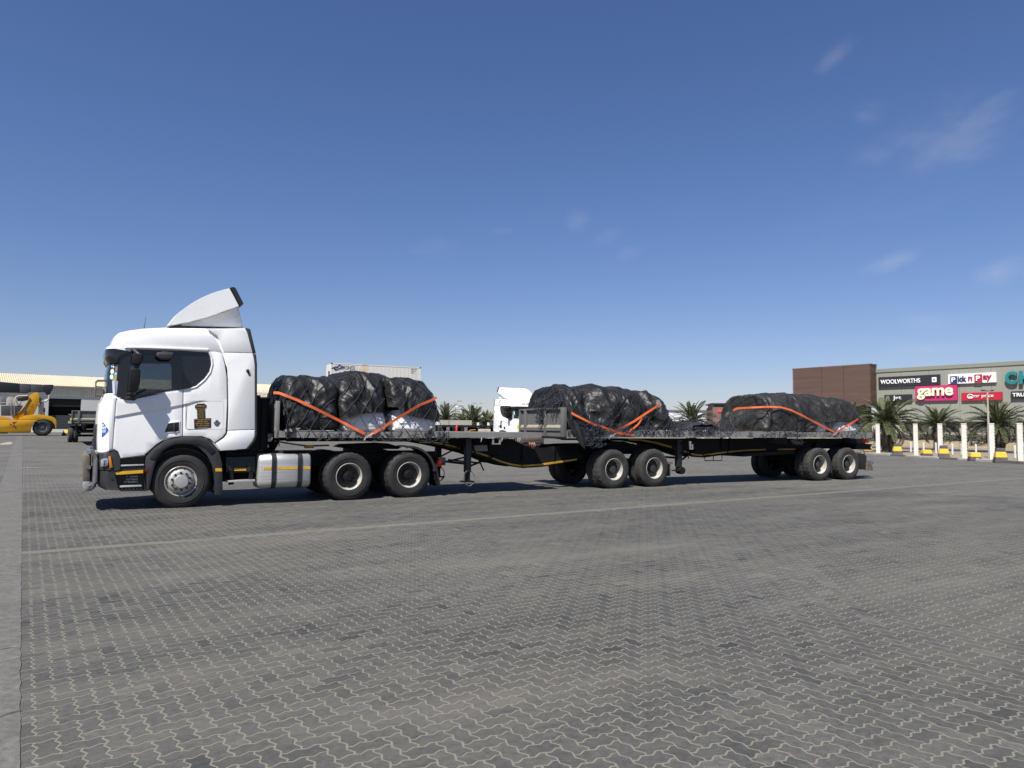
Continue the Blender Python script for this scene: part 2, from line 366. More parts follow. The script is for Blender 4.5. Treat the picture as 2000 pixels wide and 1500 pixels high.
# ------------------------------------------------------------------ ground
PAVE_R = 21.5
def dust_and_stains(nt, L):
    """drifts of dust, dark oil marks and tyre scuffs that lie on the paving, by place in the yard"""
    g = nn(nt, "ShaderNodeNewGeometry")
    rot = nn(nt, "ShaderNodeMapping"); rot.inputs["Rotation"].default_value = (0, 0, -RAD(31)); L.new(g.outputs["Position"], rot.inputs[0])
    s1 = nn(nt, "ShaderNodeMapping"); s1.inputs["Scale"].default_value = (0.16, 0.75, 1); L.new(rot.outputs[0], s1.inputs[0])
    n1 = nn(nt, "ShaderNodeTexNoise", i_Scale=1.0, i_Detail=9.0, i_Roughness=0.66); L.new(s1.outputs[0], n1.inputs["Vector"])
    dust = nn(nt, "ShaderNodeMapRange"); dust.inputs[1].default_value = 0.44; dust.inputs[2].default_value = 0.74; dust.inputs[4].default_value = 0.78; L.new(n1.outputs[0], dust.inputs[0])
    n2 = nn(nt, "ShaderNodeTexNoise", i_Scale=0.32, i_Detail=4.0, i_Roughness=0.55); L.new(rot.outputs[0], n2.inputs["Vector"])
    big = nn(nt, "ShaderNodeMapRange"); big.inputs[1].default_value = 0.3; big.inputs[2].default_value = 0.7; big.inputs[3].default_value = 0.88; big.inputs[4].default_value = 1.13; L.new(n2.outputs[0], big.inputs[0])
    s3 = nn(nt, "ShaderNodeMapping"); s3.inputs["Scale"].default_value = (0.55, 2.0, 1); s3.inputs["Location"].default_value = (4.3, 1.2, 0); L.new(rot.outputs[0], s3.inputs[0])
    n3 = nn(nt, "ShaderNodeTexNoise", i_Scale=1.25, i_Detail=5.0, i_Roughness=0.55); L.new(s3.outputs[0], n3.inputs["Vector"])
    st = nn(nt, "ShaderNodeMapRange"); st.inputs[1].default_value = 0.66; st.inputs[2].default_value = 0.74; st.inputs[4].default_value = 0.36; L.new(n3.outputs[0], st.inputs[0])
    return g, dust.outputs[0], big.outputs[0], st.outputs[0]
def mixc(nt, fac, a, b, mode='MIX'):
    m = nn(nt, "ShaderNodeMix", data_type='RGBA', blend_type=mode); L = nt.links
    for i, x in ((0, fac), (6, a), (7, b)):
        if isinstance(x, (int, float)): m.inputs[i].default_value = x
        elif isinstance(x, tuple): m.inputs[i].default_value = (*x, 1) if len(x) == 3 else x
        else: L.new(x, m.inputs[i])
    return m.outputs[2]
PAVE_BASE, PAVE_DUST, JOINT = (0.075, 0.073, 0.068), (0.142, 0.133, 0.110), (0.180, 0.167, 0.133)

def make_paver_material():
    m = bpy.data.materials.new('grey_paver'); m.use_nodes = True; nt = m.node_tree; L = nt.links; b = nt.nodes["Principled BSDF"]
    g, dust, big, st = dust_and_stains(nt, L)
    a1 = nn(nt, "ShaderNodeAttribute", attribute_type='GEOMETRY', attribute_name='shade')
    a2 = nn(nt, "ShaderNodeAttribute", attribute_type='OBJECT', attribute_name='shade')
    sh = nn(nt, "ShaderNodeMath", operation='ADD'); L.new(a1.outputs["Fac"], sh.inputs[0]); L.new(a2.outputs["Fac"], sh.inputs[1])
    cr = nn(nt, "ShaderNodeValToRGB"); L.new(sh.outputs[0], cr.inputs[0]); e = cr.color_ramp.elements
    e[0].position = 0.0; e[0].color = (0.038, 0.039, 0.040, 1); e[1].position = 1.0; e[1].color = (0.110, 0.106, 0.096, 1)
    for p, c in ((0.22, (0.059, 0.0580, 0.0550, 1)), (0.55, (0.072, 0.0705, 0.066, 1)), (0.82, (0.086, 0.083, 0.0755, 1))):
        q = e.new(p); q.color = c
    nf = nn(nt, "ShaderNodeTexNoise", i_Scale=150.0, i_Detail=4.0, i_Roughness=0.75); L.new(g.outputs["Position"], nf.inputs["Vector"])
    gr = nn(nt, "ShaderNodeMapRange"); gr.inputs[1].default_value = 0.25; gr.inputs[2].default_value = 0.8; gr.inputs[3].default_value = 0.42; gr.inputs[4].default_value = 1.72; L.new(nf.outputs[0], gr.inputs[0])
    nm = nn(nt, "ShaderNodeTexNoise", i_Scale=22.0, i_Detail=5.0, i_Roughness=0.65); L.new(g.outputs["Position"], nm.inputs["Vector"])
    gm = nn(nt, "ShaderNodeMapRange"); gm.inputs[1].default_value = 0.3; gm.inputs[2].default_value = 0.75; gm.inputs[3].default_value = 0.66; gm.inputs[4].default_value = 1.32; L.new(nm.outputs[0], gm.inputs[0])
    c = mixc(nt, 1.0, cr.outputs[0], gr.outputs[0], 'MULTIPLY'); c = mixc(nt, 1.0, c, gm.outputs[0], 'MULTIPLY'); c = mixc(nt, 1.0, c, big, 'MULTIPLY')
    c = mixc(nt, dust, c, PAVE_DUST); c = mixc(nt, st, c, (0.026, 0.025, 0.024))
    L.new(c, b.inputs["Base Color"]); b.inputs["Roughness"].default_value = 0.86; b.inputs["Specular IOR Level"].default_value = 0.35
    bp = nn(nt, "ShaderNodeBump"); bp.inputs["Strength"].default_value = 0.5; bp.inputs["Distance"].default_value = 0.004; L.new(nf.outputs[0], bp.inputs["Height"]); L.new(bp.outputs[0], b.inputs["Normal"])
    return m
def make_yard_material():
    m = bpy.data.materials.new('yard_surface'); m.use_nodes = True; nt = m.node_tree; L = nt.links; b = nt.nodes["Principled BSDF"]
    g, dust, big, st = dust_and_stains(nt, L)
    ln = nn(nt, "ShaderNodeVectorMath", operation='LENGTH'); L.new(g.outputs["Position"], ln.inputs[0])
    far = nn(nt, "ShaderNodeMapRange"); far.inputs[1].default_value = PAVE_R - 0.3; far.inputs[2].default_value = PAVE_R; L.new(ln.outputs["Value"], far.inputs[0])
    sx = nn(nt, "ShaderNodeSeparateXYZ"); L.new(g.outputs["Position"], sx.inputs[0])
    def mth(op, a, b):
        n = nn(nt, "ShaderNodeMath", operation=op)
        for i_, x_ in enumerate((a, b)):
            if isinstance(x_, (int, float)): n.inputs[i_].default_value = x_
            else: L.new(x_, n.inputs[i_])
        return n.outputs[0]
    slope = mth('DIVIDE', mth('ABSOLUTE', sx.outputs[0], 0), mth('MAXIMUM', sx.outputs[1], 0.05))
    outside = mth('MAXIMUM', mth('MULTIPLY', mth('GREATER_THAN', slope, 0.885), mth('GREATER_THAN', ln.outputs["Value"], 12.9)), mth('GREATER_THAN', slope, 1.73))
    outside = mth('MAXIMUM', mth('MAXIMUM', outside, mth('LESS_THAN', sx.outputs[1], 1.2)), far.outputs[0])
    nf = nn(nt, "ShaderNodeTexNoise", i_Scale=90.0, i_Detail=4.0, i_Roughness=0.75); L.new(g.outputs["Position"], nf.inputs["Vector"])
    gr = nn(nt, "ShaderNodeMapRange"); gr.inputs[1].default_value = 0.25; gr.inputs[2].default_value = 0.75; gr.inputs[3].default_value = 0.78; gr.inputs[4].default_value = 1.22; L.new(nf.outputs[0], gr.inputs[0])
    sandc = mixc(nt, 1.0, JOINT, gr.outputs[0], 'MULTIPLY')
    # beyond the reach of the eye the blocks become tone: a stepped grid of single blocks and pale joints
    rot = nn(nt, "ShaderNodeMapping"); rot.inputs["Rotation"].default_value = (0, 0, -YARD); L.new(g.outputs["Position"], rot.inputs[0])
    br = nn(nt, "ShaderNodeTexBrick"); br.offset = 0.5; br.inputs["Scale"].default_value = 1.0
    br.inputs["Color1"].default_value = (0.064, 0.064, 0.062, 1); br.inputs["Color2"].default_value = (0.097, 0.095, 0.088, 1); br.inputs["Mortar"].default_value = (*JOINT, 1)
    br.inputs["Mortar Size"].default_value = 0.006; br.inputs["Brick Width"].default_value = 0.202; br.inputs["Row Height"].default_value = 0.101; br.inputs["Mortar Smooth"].default_value = 0.2
    L.new(rot.outputs[0], br.inputs["Vector"])
    nb = nn(nt, "ShaderNodeTexNoise", i_Scale=3.0, i_Detail=6.0, i_Roughness=0.7); L.new(rot.outputs[0], nb.inputs["Vector"])
    gb = nn(nt, "ShaderNodeMapRange"); gb.inputs[1].default_value = 0.3; gb.inputs[2].default_value = 0.7; gb.inputs[3].default_value = 0.8; gb.inputs[4].default_value = 1.2; L.new(nb.outputs[0], gb.inputs[0])
    pav = mixc(nt, 1.0, br.outputs[0], gb.outputs[0], 'MULTIPLY')
    pav = mixc(nt, 1.0, pav, big, 'MULTIPLY'); pav = mixc(nt, dust, pav, PAVE_DUST); pav = mixc(nt, st, pav, (0.036, 0.035, 0.033))
    c = mixc(nt, outside, sandc, pav)
    L.new(c, b.inputs["Base Color"]); b.inputs["Roughness"].default_value = 0.92; b.inputs["Specular IOR Level"].default_value = 0.3
    bp = nn(nt, "ShaderNodeBump"); bp.inputs["Strength"].default_value = 0.5; bp.inputs["Distance"].default_value = 0.006; L.new(nf.outputs[0], bp.inputs["Height"]); L.new(bp.outputs[0], b.inputs["Normal"])
    return m
PAVER = make_paver_material(); YARDM = make_yard_material()

# dry ground reaching the horizon
bm_ = MB(); bm_.add([(-4000, -300, -0.03), (4000, -300, -0.03), (4000, 6000, -0.03), (-4000, 6000, -0.03)], [(0, 1, 2, 3)])
tag(bm_.build('ground', SAND, smooth=None), kind='structure')
# the paved yard: its bed of sand near by, ending at the kerb of the post line on the right
POST_A = ground(1990, 905.5); POST_B = ground(1715, 887.5)
pd = (POST_B - POST_A); pd /= np.linalg.norm(pd); pn = np.array([pd[1], -pd[0], 0]); pn = pn if pn[0] > 0 else -pn
k0 = POST_A - pd * 60 - pn * 0.45; k1 = POST_A + pd * 110 - pn * 0.45
def yard_z(x, y):
    """the yard lifts gently towards the warehouse side"""
    d = np.hypot(x, y); t = np.clip((d - 27) / 18, 0, 1); m = np.clip((-x - 5) / 12, 0, 1)
    return 0.27 * (t * t * (3 - 2 * t)) * (m * m * (3 - 2 * m))
mb = MB(); xs_ = np.r_[-260, -200, -150, -120, -100, np.arange(-90, -3, 1.5), -3]; ys_ = np.r_[-40, np.arange(0, 100, 1.5), 110, 130, 190]
V = [(x, y, -0.0002 + float(yard_z(x, y))) for x in xs_ for y in ys_]; ny = len(ys_)
F = [(i * ny + j, (i + 1) * ny + j, (i + 1) * ny + j + 1, i * ny + j + 1) for i in range(len(xs_) - 1) for j in range(ny - 1)]
mb.add(V, F); n0 = len(mb.v)
mb.add([(-3, -40, -0.0002), (k0[0], k0[1], -0.0002), (k1[0], k1[1], -0.0002), (60, 190, -0.0002), (-3, 190, -0.0002)], [(0, 1, 2, 3, 4)])
yard = tag(mb.build('paved_yard', YARDM, smooth=60), kind='structure')

# interlocking blocks, laid in herringbone: every unit edge carries the same zigzag
UNIT = 0.101
def edge_pts(a, b):
    a = np.array(a, float); b = np.array(b, float); d = b - a; flip = (d[0] + d[1]) < 0
    lo = b if flip else a; dd = -d if flip else d; nrm = np.array([-dd[1], dd[0]])
    amp = 0.115
    p = [lo, lo + dd * 0.27 - nrm * amp, lo + dd * 0.73 + nrm * amp, lo + dd]
    return p[::-1] if flip else p
def block_outline():
    loop = [(0, 0), (1, 0), (2, 0), (2, 1), (1, 1), (0, 1)]; out = []
    for i in range(6): out += edge_pts(loop[i], loop[(i + 1) % 6])[:-1]
    return (np.array(out) - np.array([1, 0.5])) * UNIT
def inset(poly, d):
    n = len(poly); out = []
    for i in range(n):
        a, b, c = poly[i - 1], poly[i], poly[(i + 1) % n]
        e1 = (b - a) / np.linalg.norm(b - a); e2 = (c - b) / np.linalg.norm(c - b)
        n1 = np.array([-e1[1], e1[0]]); n2 = np.array([-e2[1], e2[0]]); k = n1 + n2; k /= max(0.35, (1 + n1 @ n2))
        out.append(b + k * d)
    return np.array(out)
OUT = block_outline(); R0 = inset(OUT, 0.0058); R1 = inset(OUT, 0.0044); NB = len(OUT)
blk_v = np.concatenate([np.c_[R0, np.zeros(NB)], np.c_[R1, np.full(NB, -0.005)]])
blk_f = [tuple(range(NB))] + [(NB + i, NB + (i + 1) % NB, (i + 1) % NB, i) for i in range(NB)]
EX = np.array([math.cos(YARD), math.sin(YARD)]); EY = np.array([-math.sin(YARD), math.cos(YARD)])
BD = RAD(124.5); BANDY = np.array([math.cos(BD), math.sin(BD)]); BANDX = np.array([BANDY[1], -BANDY[0]])
LD = RAD(33.5); LINEX = np.array([math.cos(LD), math.sin(LD)]); LINEY = np.array([-LINEX[1], LINEX[0]])
band_c = ground(41, 1200)[:2] - BANDX * 0.23                              # the concrete band cuts the paving
BAND_W = 0.46
line_c = ground(1000, 1009)[:2]
tiles = []
N = int(PAVE_R / UNIT) + 4
ii, jj = np.meshgrid(np.arange(-N, N), np.arange(-N, N), indexing='ij')
r4 = (ii - jj) % 4
for sel, vert in ((r4 == 0, 0), (r4 == 3, 1)):
    a = ii[sel].astype(float); b = jj[sel].astype(float)
    cxx = (a + (0.5 if vert else 1.0)) * UNIT; cyy = (b + (1.0 if vert else 0.5)) * UNIT
    P = cxx[:, None] * EX + cyy[:, None] * EY
    d = np.hypot(P[:, 0], P[:, 1]); ang = np.degrees(np.arctan2(P[:, 0], P[:, 1]))
    ok = (d < PAVE_R) & (P[:, 1] > 1.2) & ((np.abs(ang) < 41.5) | (d < 13) & (np.abs(ang) < 60))
    s_band = (P - band_c) @ BANDX
    ok &= (s_band > BAND_W * 0.5 - 0.06) | (s_band < -BAND_W * 0.5 + 0.06)
    s_line = (P - line_c) @ LINEY
    ok &= np.abs(s_line) > 0.05
    for p in P[ok]: tiles.append((p[0], p[1], vert))
tiles = np.array(tiles); rng.shuffle(tiles)
dist = np.hypot(tiles[:, 0], tiles[:, 1]); fr = np.abs(np.degrees(np.arctan2(tiles[:, 0], tiles[:, 1])))
near_score = tiles[:, 1] + np.where((fr > 35.5) | (tiles[:, 1] < 3.42), 100, 0)
order = np.argsort(near_score); tiles = tiles[order]
shade = np.clip(rng.normal(0.46, 0.17, len(tiles)), 0.02, 0.98)
odd = rng.random(len(tiles)); shade[odd < 0.022] = rng.uniform(0.08, 0.2, (odd < 0.022).sum()); shade[odd > 0.98] = rng.uniform(0.75, 0.95, (odd > 0.98).sum())
tilt = np.clip(rng.normal(0, 0.003, (len(tiles), 2)), -0.005, 0.005); lift = np.clip(rng.normal(0.0009, 0.0005, len(tiles)), 0.0005, 0.002); yaw = rng.normal(0, 0.012, len(tiles))
me_blk = bpy.data.meshes.new('paver'); me_blk.from_pydata(blk_v.tolist(), [], blk_f); me_blk.materials.append(PAVER); me_blk.shade_flat()
for i in range(300):
    x, y, vt = tiles[i]
    o = bpy.data.objects.new('paver', me_blk); COL.objects.link(o); o.parent = yard
    o.location = (x, y, lift[i]); o.rotation_euler = (tilt[i, 0], tilt[i, 1], YARD + (math.pi / 2 if vt else 0) + yaw[i]); o['shade'] = float(shade[i])
rest = tiles[300:]; nr = len(rest); K = len(blk_v)
angs = YARD + rest[:, 2] * math.pi / 2 + yaw[300:]
c, s = np.cos(angs)[:, None], np.sin(angs)[:, None]
lx, ly, lz = blk_v[:, 0][None], blk_v[:, 1][None], blk_v[:, 2][None]
VX = rest[:, 0][:, None] + c * lx - s * ly; VY = rest[:, 1][:, None] + s * lx + c * ly
VZ = lz + lift[300:][:, None] + lx * tilt[300:, 0][:, None] + ly * tilt[300:, 1][:, None]
verts = np.stack([VX, VY, VZ], -1).reshape(-1, 3)
lens = np.array([len(f) for f in blk_f]); idx = np.concatenate([np.array(f) for f in blk_f])
me = bpy.data.meshes.new('paver_field')
me.vertices.add(len(verts)); me.vertices.foreach_set('co', verts.ravel().astype(np.float32))
loops = (idx[None] + (np.arange(nr) * K)[:, None]).ravel()
me.loops.add(len(loops)); me.loops.foreach_set('vertex_index', loops.astype(np.int32))
ls = np.concatenate([[0], np.cumsum(lens)[:-1]]); starts = (ls[None] + (np.arange(nr) * lens.sum())[:, None]).ravel()
me.polygons.add(len(starts)); me.polygons.foreach_set('loop_start', starts.astype(np.int32))
at = me.attributes.new('shade', 'FLOAT', 'FACE'); at.data.foreach_set('value', np.repeat(shade[300:], len(lens)).astype(np.float32))
me.update(calc_edges=True); me.validate(); me.materials.append(PAVER); me.shade_flat()
tag(link('paver_field', me, yard), kind='stuff')

# concrete band, sand-choked joint line, and fainter joint lines further off
def strip(name, c, along, half, l0, l1, m, z0=-0.02, z1=0.002, cuts=0, wob=0.012, parent=None):
    """a laid strip with slightly ragged edges"""
    perp = np.array([-along[1], along[0]]); n = max(2, cuts); t = np.linspace(l0, l1, n); V = []; F = []
    for i, q in enumerate(t):
        a = half + rng.normal(0, wob); b = half + rng.normal(0, wob); zz = z1 + rng.normal(0, 0.001)
        for sgn, w in ((-1, a), (1, b)):
            p = c + along * q + perp * sgn * w; V.append((p[0], p[1], zz + float(yard_z(p[0], p[1]))))
        for sgn, w in ((-1, a + 0.01), (1, b + 0.01)):
            p = c + along * q + perp * sgn * w; V.append((p[0], p[1], z0 + float(yard_z(p[0], p[1]))))
    for i in range(n - 1):
        k = i * 4; F += [(k, k + 1, k + 5, k + 4), (k + 2, k, k + 4, k + 6), (k + 1, k + 3, k + 7, k + 5)]
    q = MB().add(V, F)
    return tag(q.build(name, m, parent, smooth=30), kind='structure')
strip('concrete_channel', band_c, BANDY, BAND_W * 0.5, -6, 95, CONC, z1=0.006, cuts=1600, wob=0.0028)
JOINTM = mat('sandy_joint', (0.135, 0.125, 0.104), 0.95, var=0.22, scale=5, bump=0.5, bscale=30, dirt=(0.092, 0.087, 0.076), dirt_amt=0.75, dirt_scale=2.5)
strip('joint_line', line_c, LINEX, 0.105, -9.3, 60, JOINTM, z1=0.005, cuts=900, wob=0.012)
for (px, py, h_, l0, l1) in ((110, 924, 0.10, -5.0, 60), (60, 903, 0.07, -6, 60)):
    strip('joint_line', ground(px, py)[:2], EX, h_, l0, l1, JOINTM, z1=0.0045, cuts=200, wob=0.03)
def ground_path(name, pts, w, m, z=0.005):
    P = [ground(*p)[:2] for p in pts]; V = []; F = []
    Q = np.array(P); t = np.gradient(Q, axis=0); t /= np.linalg.norm(t, axis=1)[:, None]
    for i in range(len(Q)):
        nn_ = np.array([-t[i, 1], t[i, 0]]); ww = w * (0.35 if i in (0, len(Q) - 1) else rng.uniform(0.75, 1.2))
        V += [(*(Q[i] - nn_ * ww), z + float(yard_z(*Q[i]))), (*(Q[i] + nn_ * ww), z + float(yard_z(*Q[i])))]
    for i in range(len(Q) - 1): F.append((2 * i, 2 * i + 1, 2 * i + 3, 2 * i + 2))
    return tag(MB().add(V, F).build(name, m, smooth=None), kind='structure')
PALE = mat('pale_sand_drift', (0.30, 0.265, 0.20), 0.95, var=0.2, scale=3)
ground_path('sand_streak', [(0, 877.5), (8, 876.5), (14, 874), (18, 871)], 0.28, PALE)
ground_path('sand_streak', [(0, 915), (30, 915), (62, 915), (90, 914.5), (125, 913)], 0.07, PALE)
ground_path('sand_streak', [(20, 896.5), (36, 896.3), (52, 895.6)], 0.12, PALE)
ground_path('sand_streak', [(1723, 899), (1790, 903), (1850, 906.5), (1930, 912), (2000, 917)], 0.07, JOINTM)
ground_path('sand_streak', [(1850, 907), (1900, 911), (1960, 914.5), (2010, 918.5)], 0.05, JOINTM)

CRACK = mat('crack_dark', (0.02, 0.019, 0.017), 0.9)
for k in range(4):                                             # cracks and day joints across the concrete channel
    y_ = [1268, 1395, 1120, 1010][k]; a_ = ground(41, y_)[:2]; V = []; F = []; n_ = 9
    for i in range(n_):
        t_ = i / (n_ - 1); p_ = a_ - BANDX * (BAND_W + 0.02) * t_ + BANDY * (0.10 * float(pnoise(np.array([t_ * 3.0, k * 5.1, 0.3]))) + 0.05 * math.sin(9 * t_ + k)); w_ = 0.0022 + 0.002 * abs(math.sin(5 * t_ + k))
        V += [(p_[0] - BANDY[0] * w_, p_[1] - BANDY[1] * w_, 0.009), (p_[0] + BANDY[0] * w_, p_[1] + BANDY[1] * w_, 0.009)]
    F = [(2 * i, 2 * i + 1, 2 * i + 3, 2 * i + 2) for i in range(n_ - 1)]
    tag(MB().add(V, F).build('crack', CRACK, smooth=None), kind='structure')

# ------------------------------------------------------------------ vehicles: shared pieces
T = Frame(ground(352, 992.5), TRUCK_ANG)                   # near side of the tractor and front trailer
def S(px, py, v=0.0): return T.at(px, py, v)
def PX(F, pts, v=0.0): return [F.at(x, y, v) for x, y in pts]
def panel(root, name, m, F, pts, v0, v1, bevel=0.0, smooth=35, holes=(), taper=0.0, seg=2):
    """a plate with a measured outline, standing from v0 to v1"""
    return MB().prism(PX(F, pts, v0), v0, v1, [PX(F, h, v0) for h in holes], taper).build(name, m, root, smooth, bevel, seg=seg)
def ribbon(F, pts, w, v0, v1):
    P = np.array(PX(F, pts, v0)); t = np.gradient(P, axis=0); t /= np.linalg.norm(t, axis=1)[:, None]; n = np.c_[-t[:, 1], t[:, 0]]
    return MB().prism([tuple(p) for p in P + n * w / 2] + [tuple(p) for p in (P - n * w / 2)[::-1]], v0, v1)

R_T = 0.528
def tyre_mesh(width=0.30, blocks=True, name='tyre', m=None, R=R_T):
    w = width; prof = [(0.290, 0.03), (0.298, 0.012), (0.325, 0.004), (0.36, -0.002), (0.41, -0.004), (0.455, 0.002), (0.487, 0.012), (R - 0.022, 0.024), (R - 0.006, 0.036)]
    tread = []
    g = [0.045, 0.30, 0.33, 0.48, 0.52, 0.67, 0.70, 0.955]
    x0, x1 = 0.036, w - 0.036
    lv = [(R, 0.045)]
    for a, b in ((0.24, 0.29), (0.46, 0.52), (0.71, 0.76)):
        va, vb = x0 + a * (x1 - x0), x0 + b * (x1 - x0)
        lv += [(R, va), (R - 0.014, va + 0.003), (R - 0.014, vb - 0.003), (R, vb)]
    lv += [(R, w - 0.045)]
    prof = prof + lv + [(r, w - v) for r, v in prof[::-1]]
    n = 96 if blocks else 64; sh = {8, 9, 10, len(prof) - 9, len(prof) - 10, len(prof) - 11}
    def rf(k, i, r): return r - 0.013 if blocks and k in sh and i % 4 == 0 else (r - 0.004 if 20 > len(prof) else r)
    q = MB().lathe(prof, n=n, rfun=rf)
    # raised ring of lettering ribs on the wall
    q.lathe([(0.395, -0.0075), (0.397, -0.0085), (0.415, -0.0085), (0.417, -0.0065)], n=48)
    me = bpy.data.meshes.new(name); me.from_pydata(q.v, [], q.f); bm = bmesh.new(); bm.from_mesh(me); bmesh.ops.recalc_face_normals(bm, faces=bm.faces); bm.to_mesh(me); bm.free()
    me.materials.append(m or RUBBER); finish(me, 32); return me
def mesh_of(q, name, m, smooth=35):
    me = bpy.data.meshes.new(name); me.from_pydata(q.v, [], q.f); bm = bmesh.new(); bm.from_mesh(me); bmesh.ops.recalc_face_normals(bm, faces=bm.faces); bm.to_mesh(me); bm.free()
    me.materials.append(m); finish(me, smooth); return me
def ringed(r, n, q, rad, v0, v1, k=8, ph=0.0):
    for i in range(n):
        a = 2 * math.pi * (i + ph) / n
        q.lathe([(0.001, v0), (rad, v0), (rad, v1), (0.001, v1)], cu=r * math.cos(a), cz=r * math.sin(a), n=k)
    return q
TYRE_F = tyre_mesh(0.315, False, 'tyre'); TYRE_D = tyre_mesh(0.29, True, 'tyre'); TYRE_T = tyre_mesh(0.285, True, 'tyre', RUBDUST); TYRE_S = tyre_mesh(0.285, False, 'tyre', RUBDUST)
RIM_FRONT = mesh_of(MB().lathe([(0.292, 0.30), (0.292, 0.03), (0.296, 0.014), (0.288, 0.006), (0.276, 0.012), (0.268, 0.035), (0.255, 0.052), (0.243, 0.045), (0.228, 0.012), (0.208, -0.008), (0.168, -0.018), (0.132, -0.020), (0.128, -0.02)], n=56), 'rim', RIMF)
q = MB().lathe([(0.130, -0.018), (0.127, -0.058), (0.118, -0.070), (0.05, -0.076), (0.0005, -0.077)], n=40)
HUB_FRONT = mesh_of(q, 'hub_cap', ALU)
NUTS_F = mesh_of(ringed(0.168, 10, MB(), 0.0215, -0.052, -0.015, 10), 'wheel_nuts', NUT)
HOLES_F = mesh_of(ringed(0.2275, 10, MB(), 0.011, 0.006, 0.02, 10, 0.5), 'rim_holes', NUT)
RIM_DRIVE = mesh_of(MB().lathe([(0.292, 0.28), (0.292, 0.03), (0.297, 0.014), (0.289, 0.006), (0.279, 0.014), (0.272, 0.035), (0.268, 0.10), (0.258, 0.135), (0.247, 0.150)], n=56), 'rim', RIMC)
DISC_DRIVE = mesh_of(MB().lathe([(0.2475, 0.149), (0.215, 0.150), (0.150, 0.142), (0.128, 0.140)], n=56), 'wheel_disc', RIMD)
HUB_DRIVE = mesh_of(MB().lathe([(0.130, 0.142), (0.126, 0.075), (0.115, 0.050), (0.085, 0.045), (0.075, 0.030), (0.0005, 0.026)], n=32), 'hub', CHASSIS)
NUTS_D = mesh_of(ringed(0.170, 10, MB(), 0.018, 0.105, 0.145, 8), 'wheel_nuts', NUT)
HOLES_D = mesh_of(ringed(0.2125, 10, MB(), 0.021, 0.144, 0.152, 12, 0.5), 'rim_holes', NUT)
RIM_TRAIL = mesh_of(MB().lathe([(0.292, 0.28), (0.292, 0.03), (0.297, 0.014), (0.289, 0.006), (0.280, 0.014), (0.274, 0.035), (0.268, 0.13), (0.258, 0.165), (0.246, 0.178)], n=56), 'rim', RIMC)
DISC_TRAIL = mesh_of(MB().lathe([(0.2465, 0.177), (0.205, 0.165), (0.150, 0.150), (0.100, 0.148)], n=56), 'wheel_disc', RIMD)
HUB_TRAIL = mesh_of(MB().lathe([(0.102, 0.150), (0.098, 0.085), (0.085, 0.072), (0.0005, 0.068)], n=32), 'hub', RIMD)
NUTS_T = mesh_of(ringed(0.142, 8, MB(), 0.017, 0.125, 0.152, 8), 'wheel_nuts', NUT)
HOLES_T = mesh_of(ringed(0.205, 6, MB(), 0.032, 0.158, 0.168, 12, 0.5), 'rim_holes', NUT)
def wheel(root, u, v, kind, far=False, z=R_T - 0.012, deg=0.0, spin=None):
    w = empty('wheel', (u, v, z), (180 if far else 0) + deg, root)
    sp = rng.uniform(0, 6.28) if spin is None else spin
    def put(nm, me, dv=0.0):
        o = link(nm, me, w, (0, dv, 0), (0, sp, 0))
        if nm in ('wheel_nuts', 'rim_holes'): o['kind'] = 'stuff'
        return o
    if kind == 'front':
        put('tyre', TYRE_F); put('rim', RIM_FRONT); put('hub_cap', HUB_FRONT); put('wheel_nuts', NUTS_F); put('rim_holes', HOLES_F)
    elif kind == 'drive':
        put('tyre', TYRE_D); put('rim', RIM_DRIVE); put('wheel_disc', DISC_DRIVE); put('hub', HUB_DRIVE); put('wheel_nuts', NUTS_D); put('rim_holes', HOLES_D); put('tyre', TYRE_D, 0.335)
    else:
        ty = TYRE_T if kind == 'trailer' else TYRE_S
        put('tyre', ty); put('rim', RIM_TRAIL); put('wheel_disc', DISC_TRAIL); put('hub', HUB_TRAIL); put('wheel_nuts', NUTS_T); put('rim_holes', HOLES_T); put('tyre', ty, 0.33)
    return w
WID = 2.5

# ------------------------------------------------------------------ the tractor unit
truck = tag(empty('truck', T.o, TRUCK_ANG), 'white truck tractor unit with black windows pulling two loaded flatbed trailers', 'truck')
V_SIDE = 0.03
cab_px = [(193, 884), (192.5, 860), (193.5, 832), (195.5, 806), (199, 788), (205, 776), (209, 768), (210.5, 748), (212.5, 726), (217, 706), (221, 690),
          (222.5, 668), (227, 655), (235, 647.5), (252, 643), (280, 639), (320, 637), (360, 637), (400, 638), (440, 639.5), (474, 641),
          (479, 648), (487, 690), (490, 715), (490, 850), (478, 874), (428, 879.5), (410, 859), (394, 853), (356, 852.5), (324, 857), (306, 869), (281, 890.5), (235, 895.5), (230, 883)]
cab = PX(T, cab_px, V_SIDE)
FW = [1.0] * 11 + [1.0, 1.0, 0.8, 0.45, 0.15] + [0] * 19                     # how far each outline point is drawn back at the corners
RW = [0.0] * 11 + [0.1, 0.35, 0.7, 1.0, 1.0, 1.0, 1.0, 1.0, 1.0, 0.8, 0.3] + [0] * 13
RC = 0.30
def slices(vnear, vfar, k=7):
    a = np.linspace(0, math.pi / 2, k); near = [(vnear + RC * (1 - math.cos(t)), 1 - math.sin(t)) for t in a]
    return near + [((vnear + vfar) / 2, 0.0)] + [(vfar - (v - vnear), f) for v, f in near[::-1]]
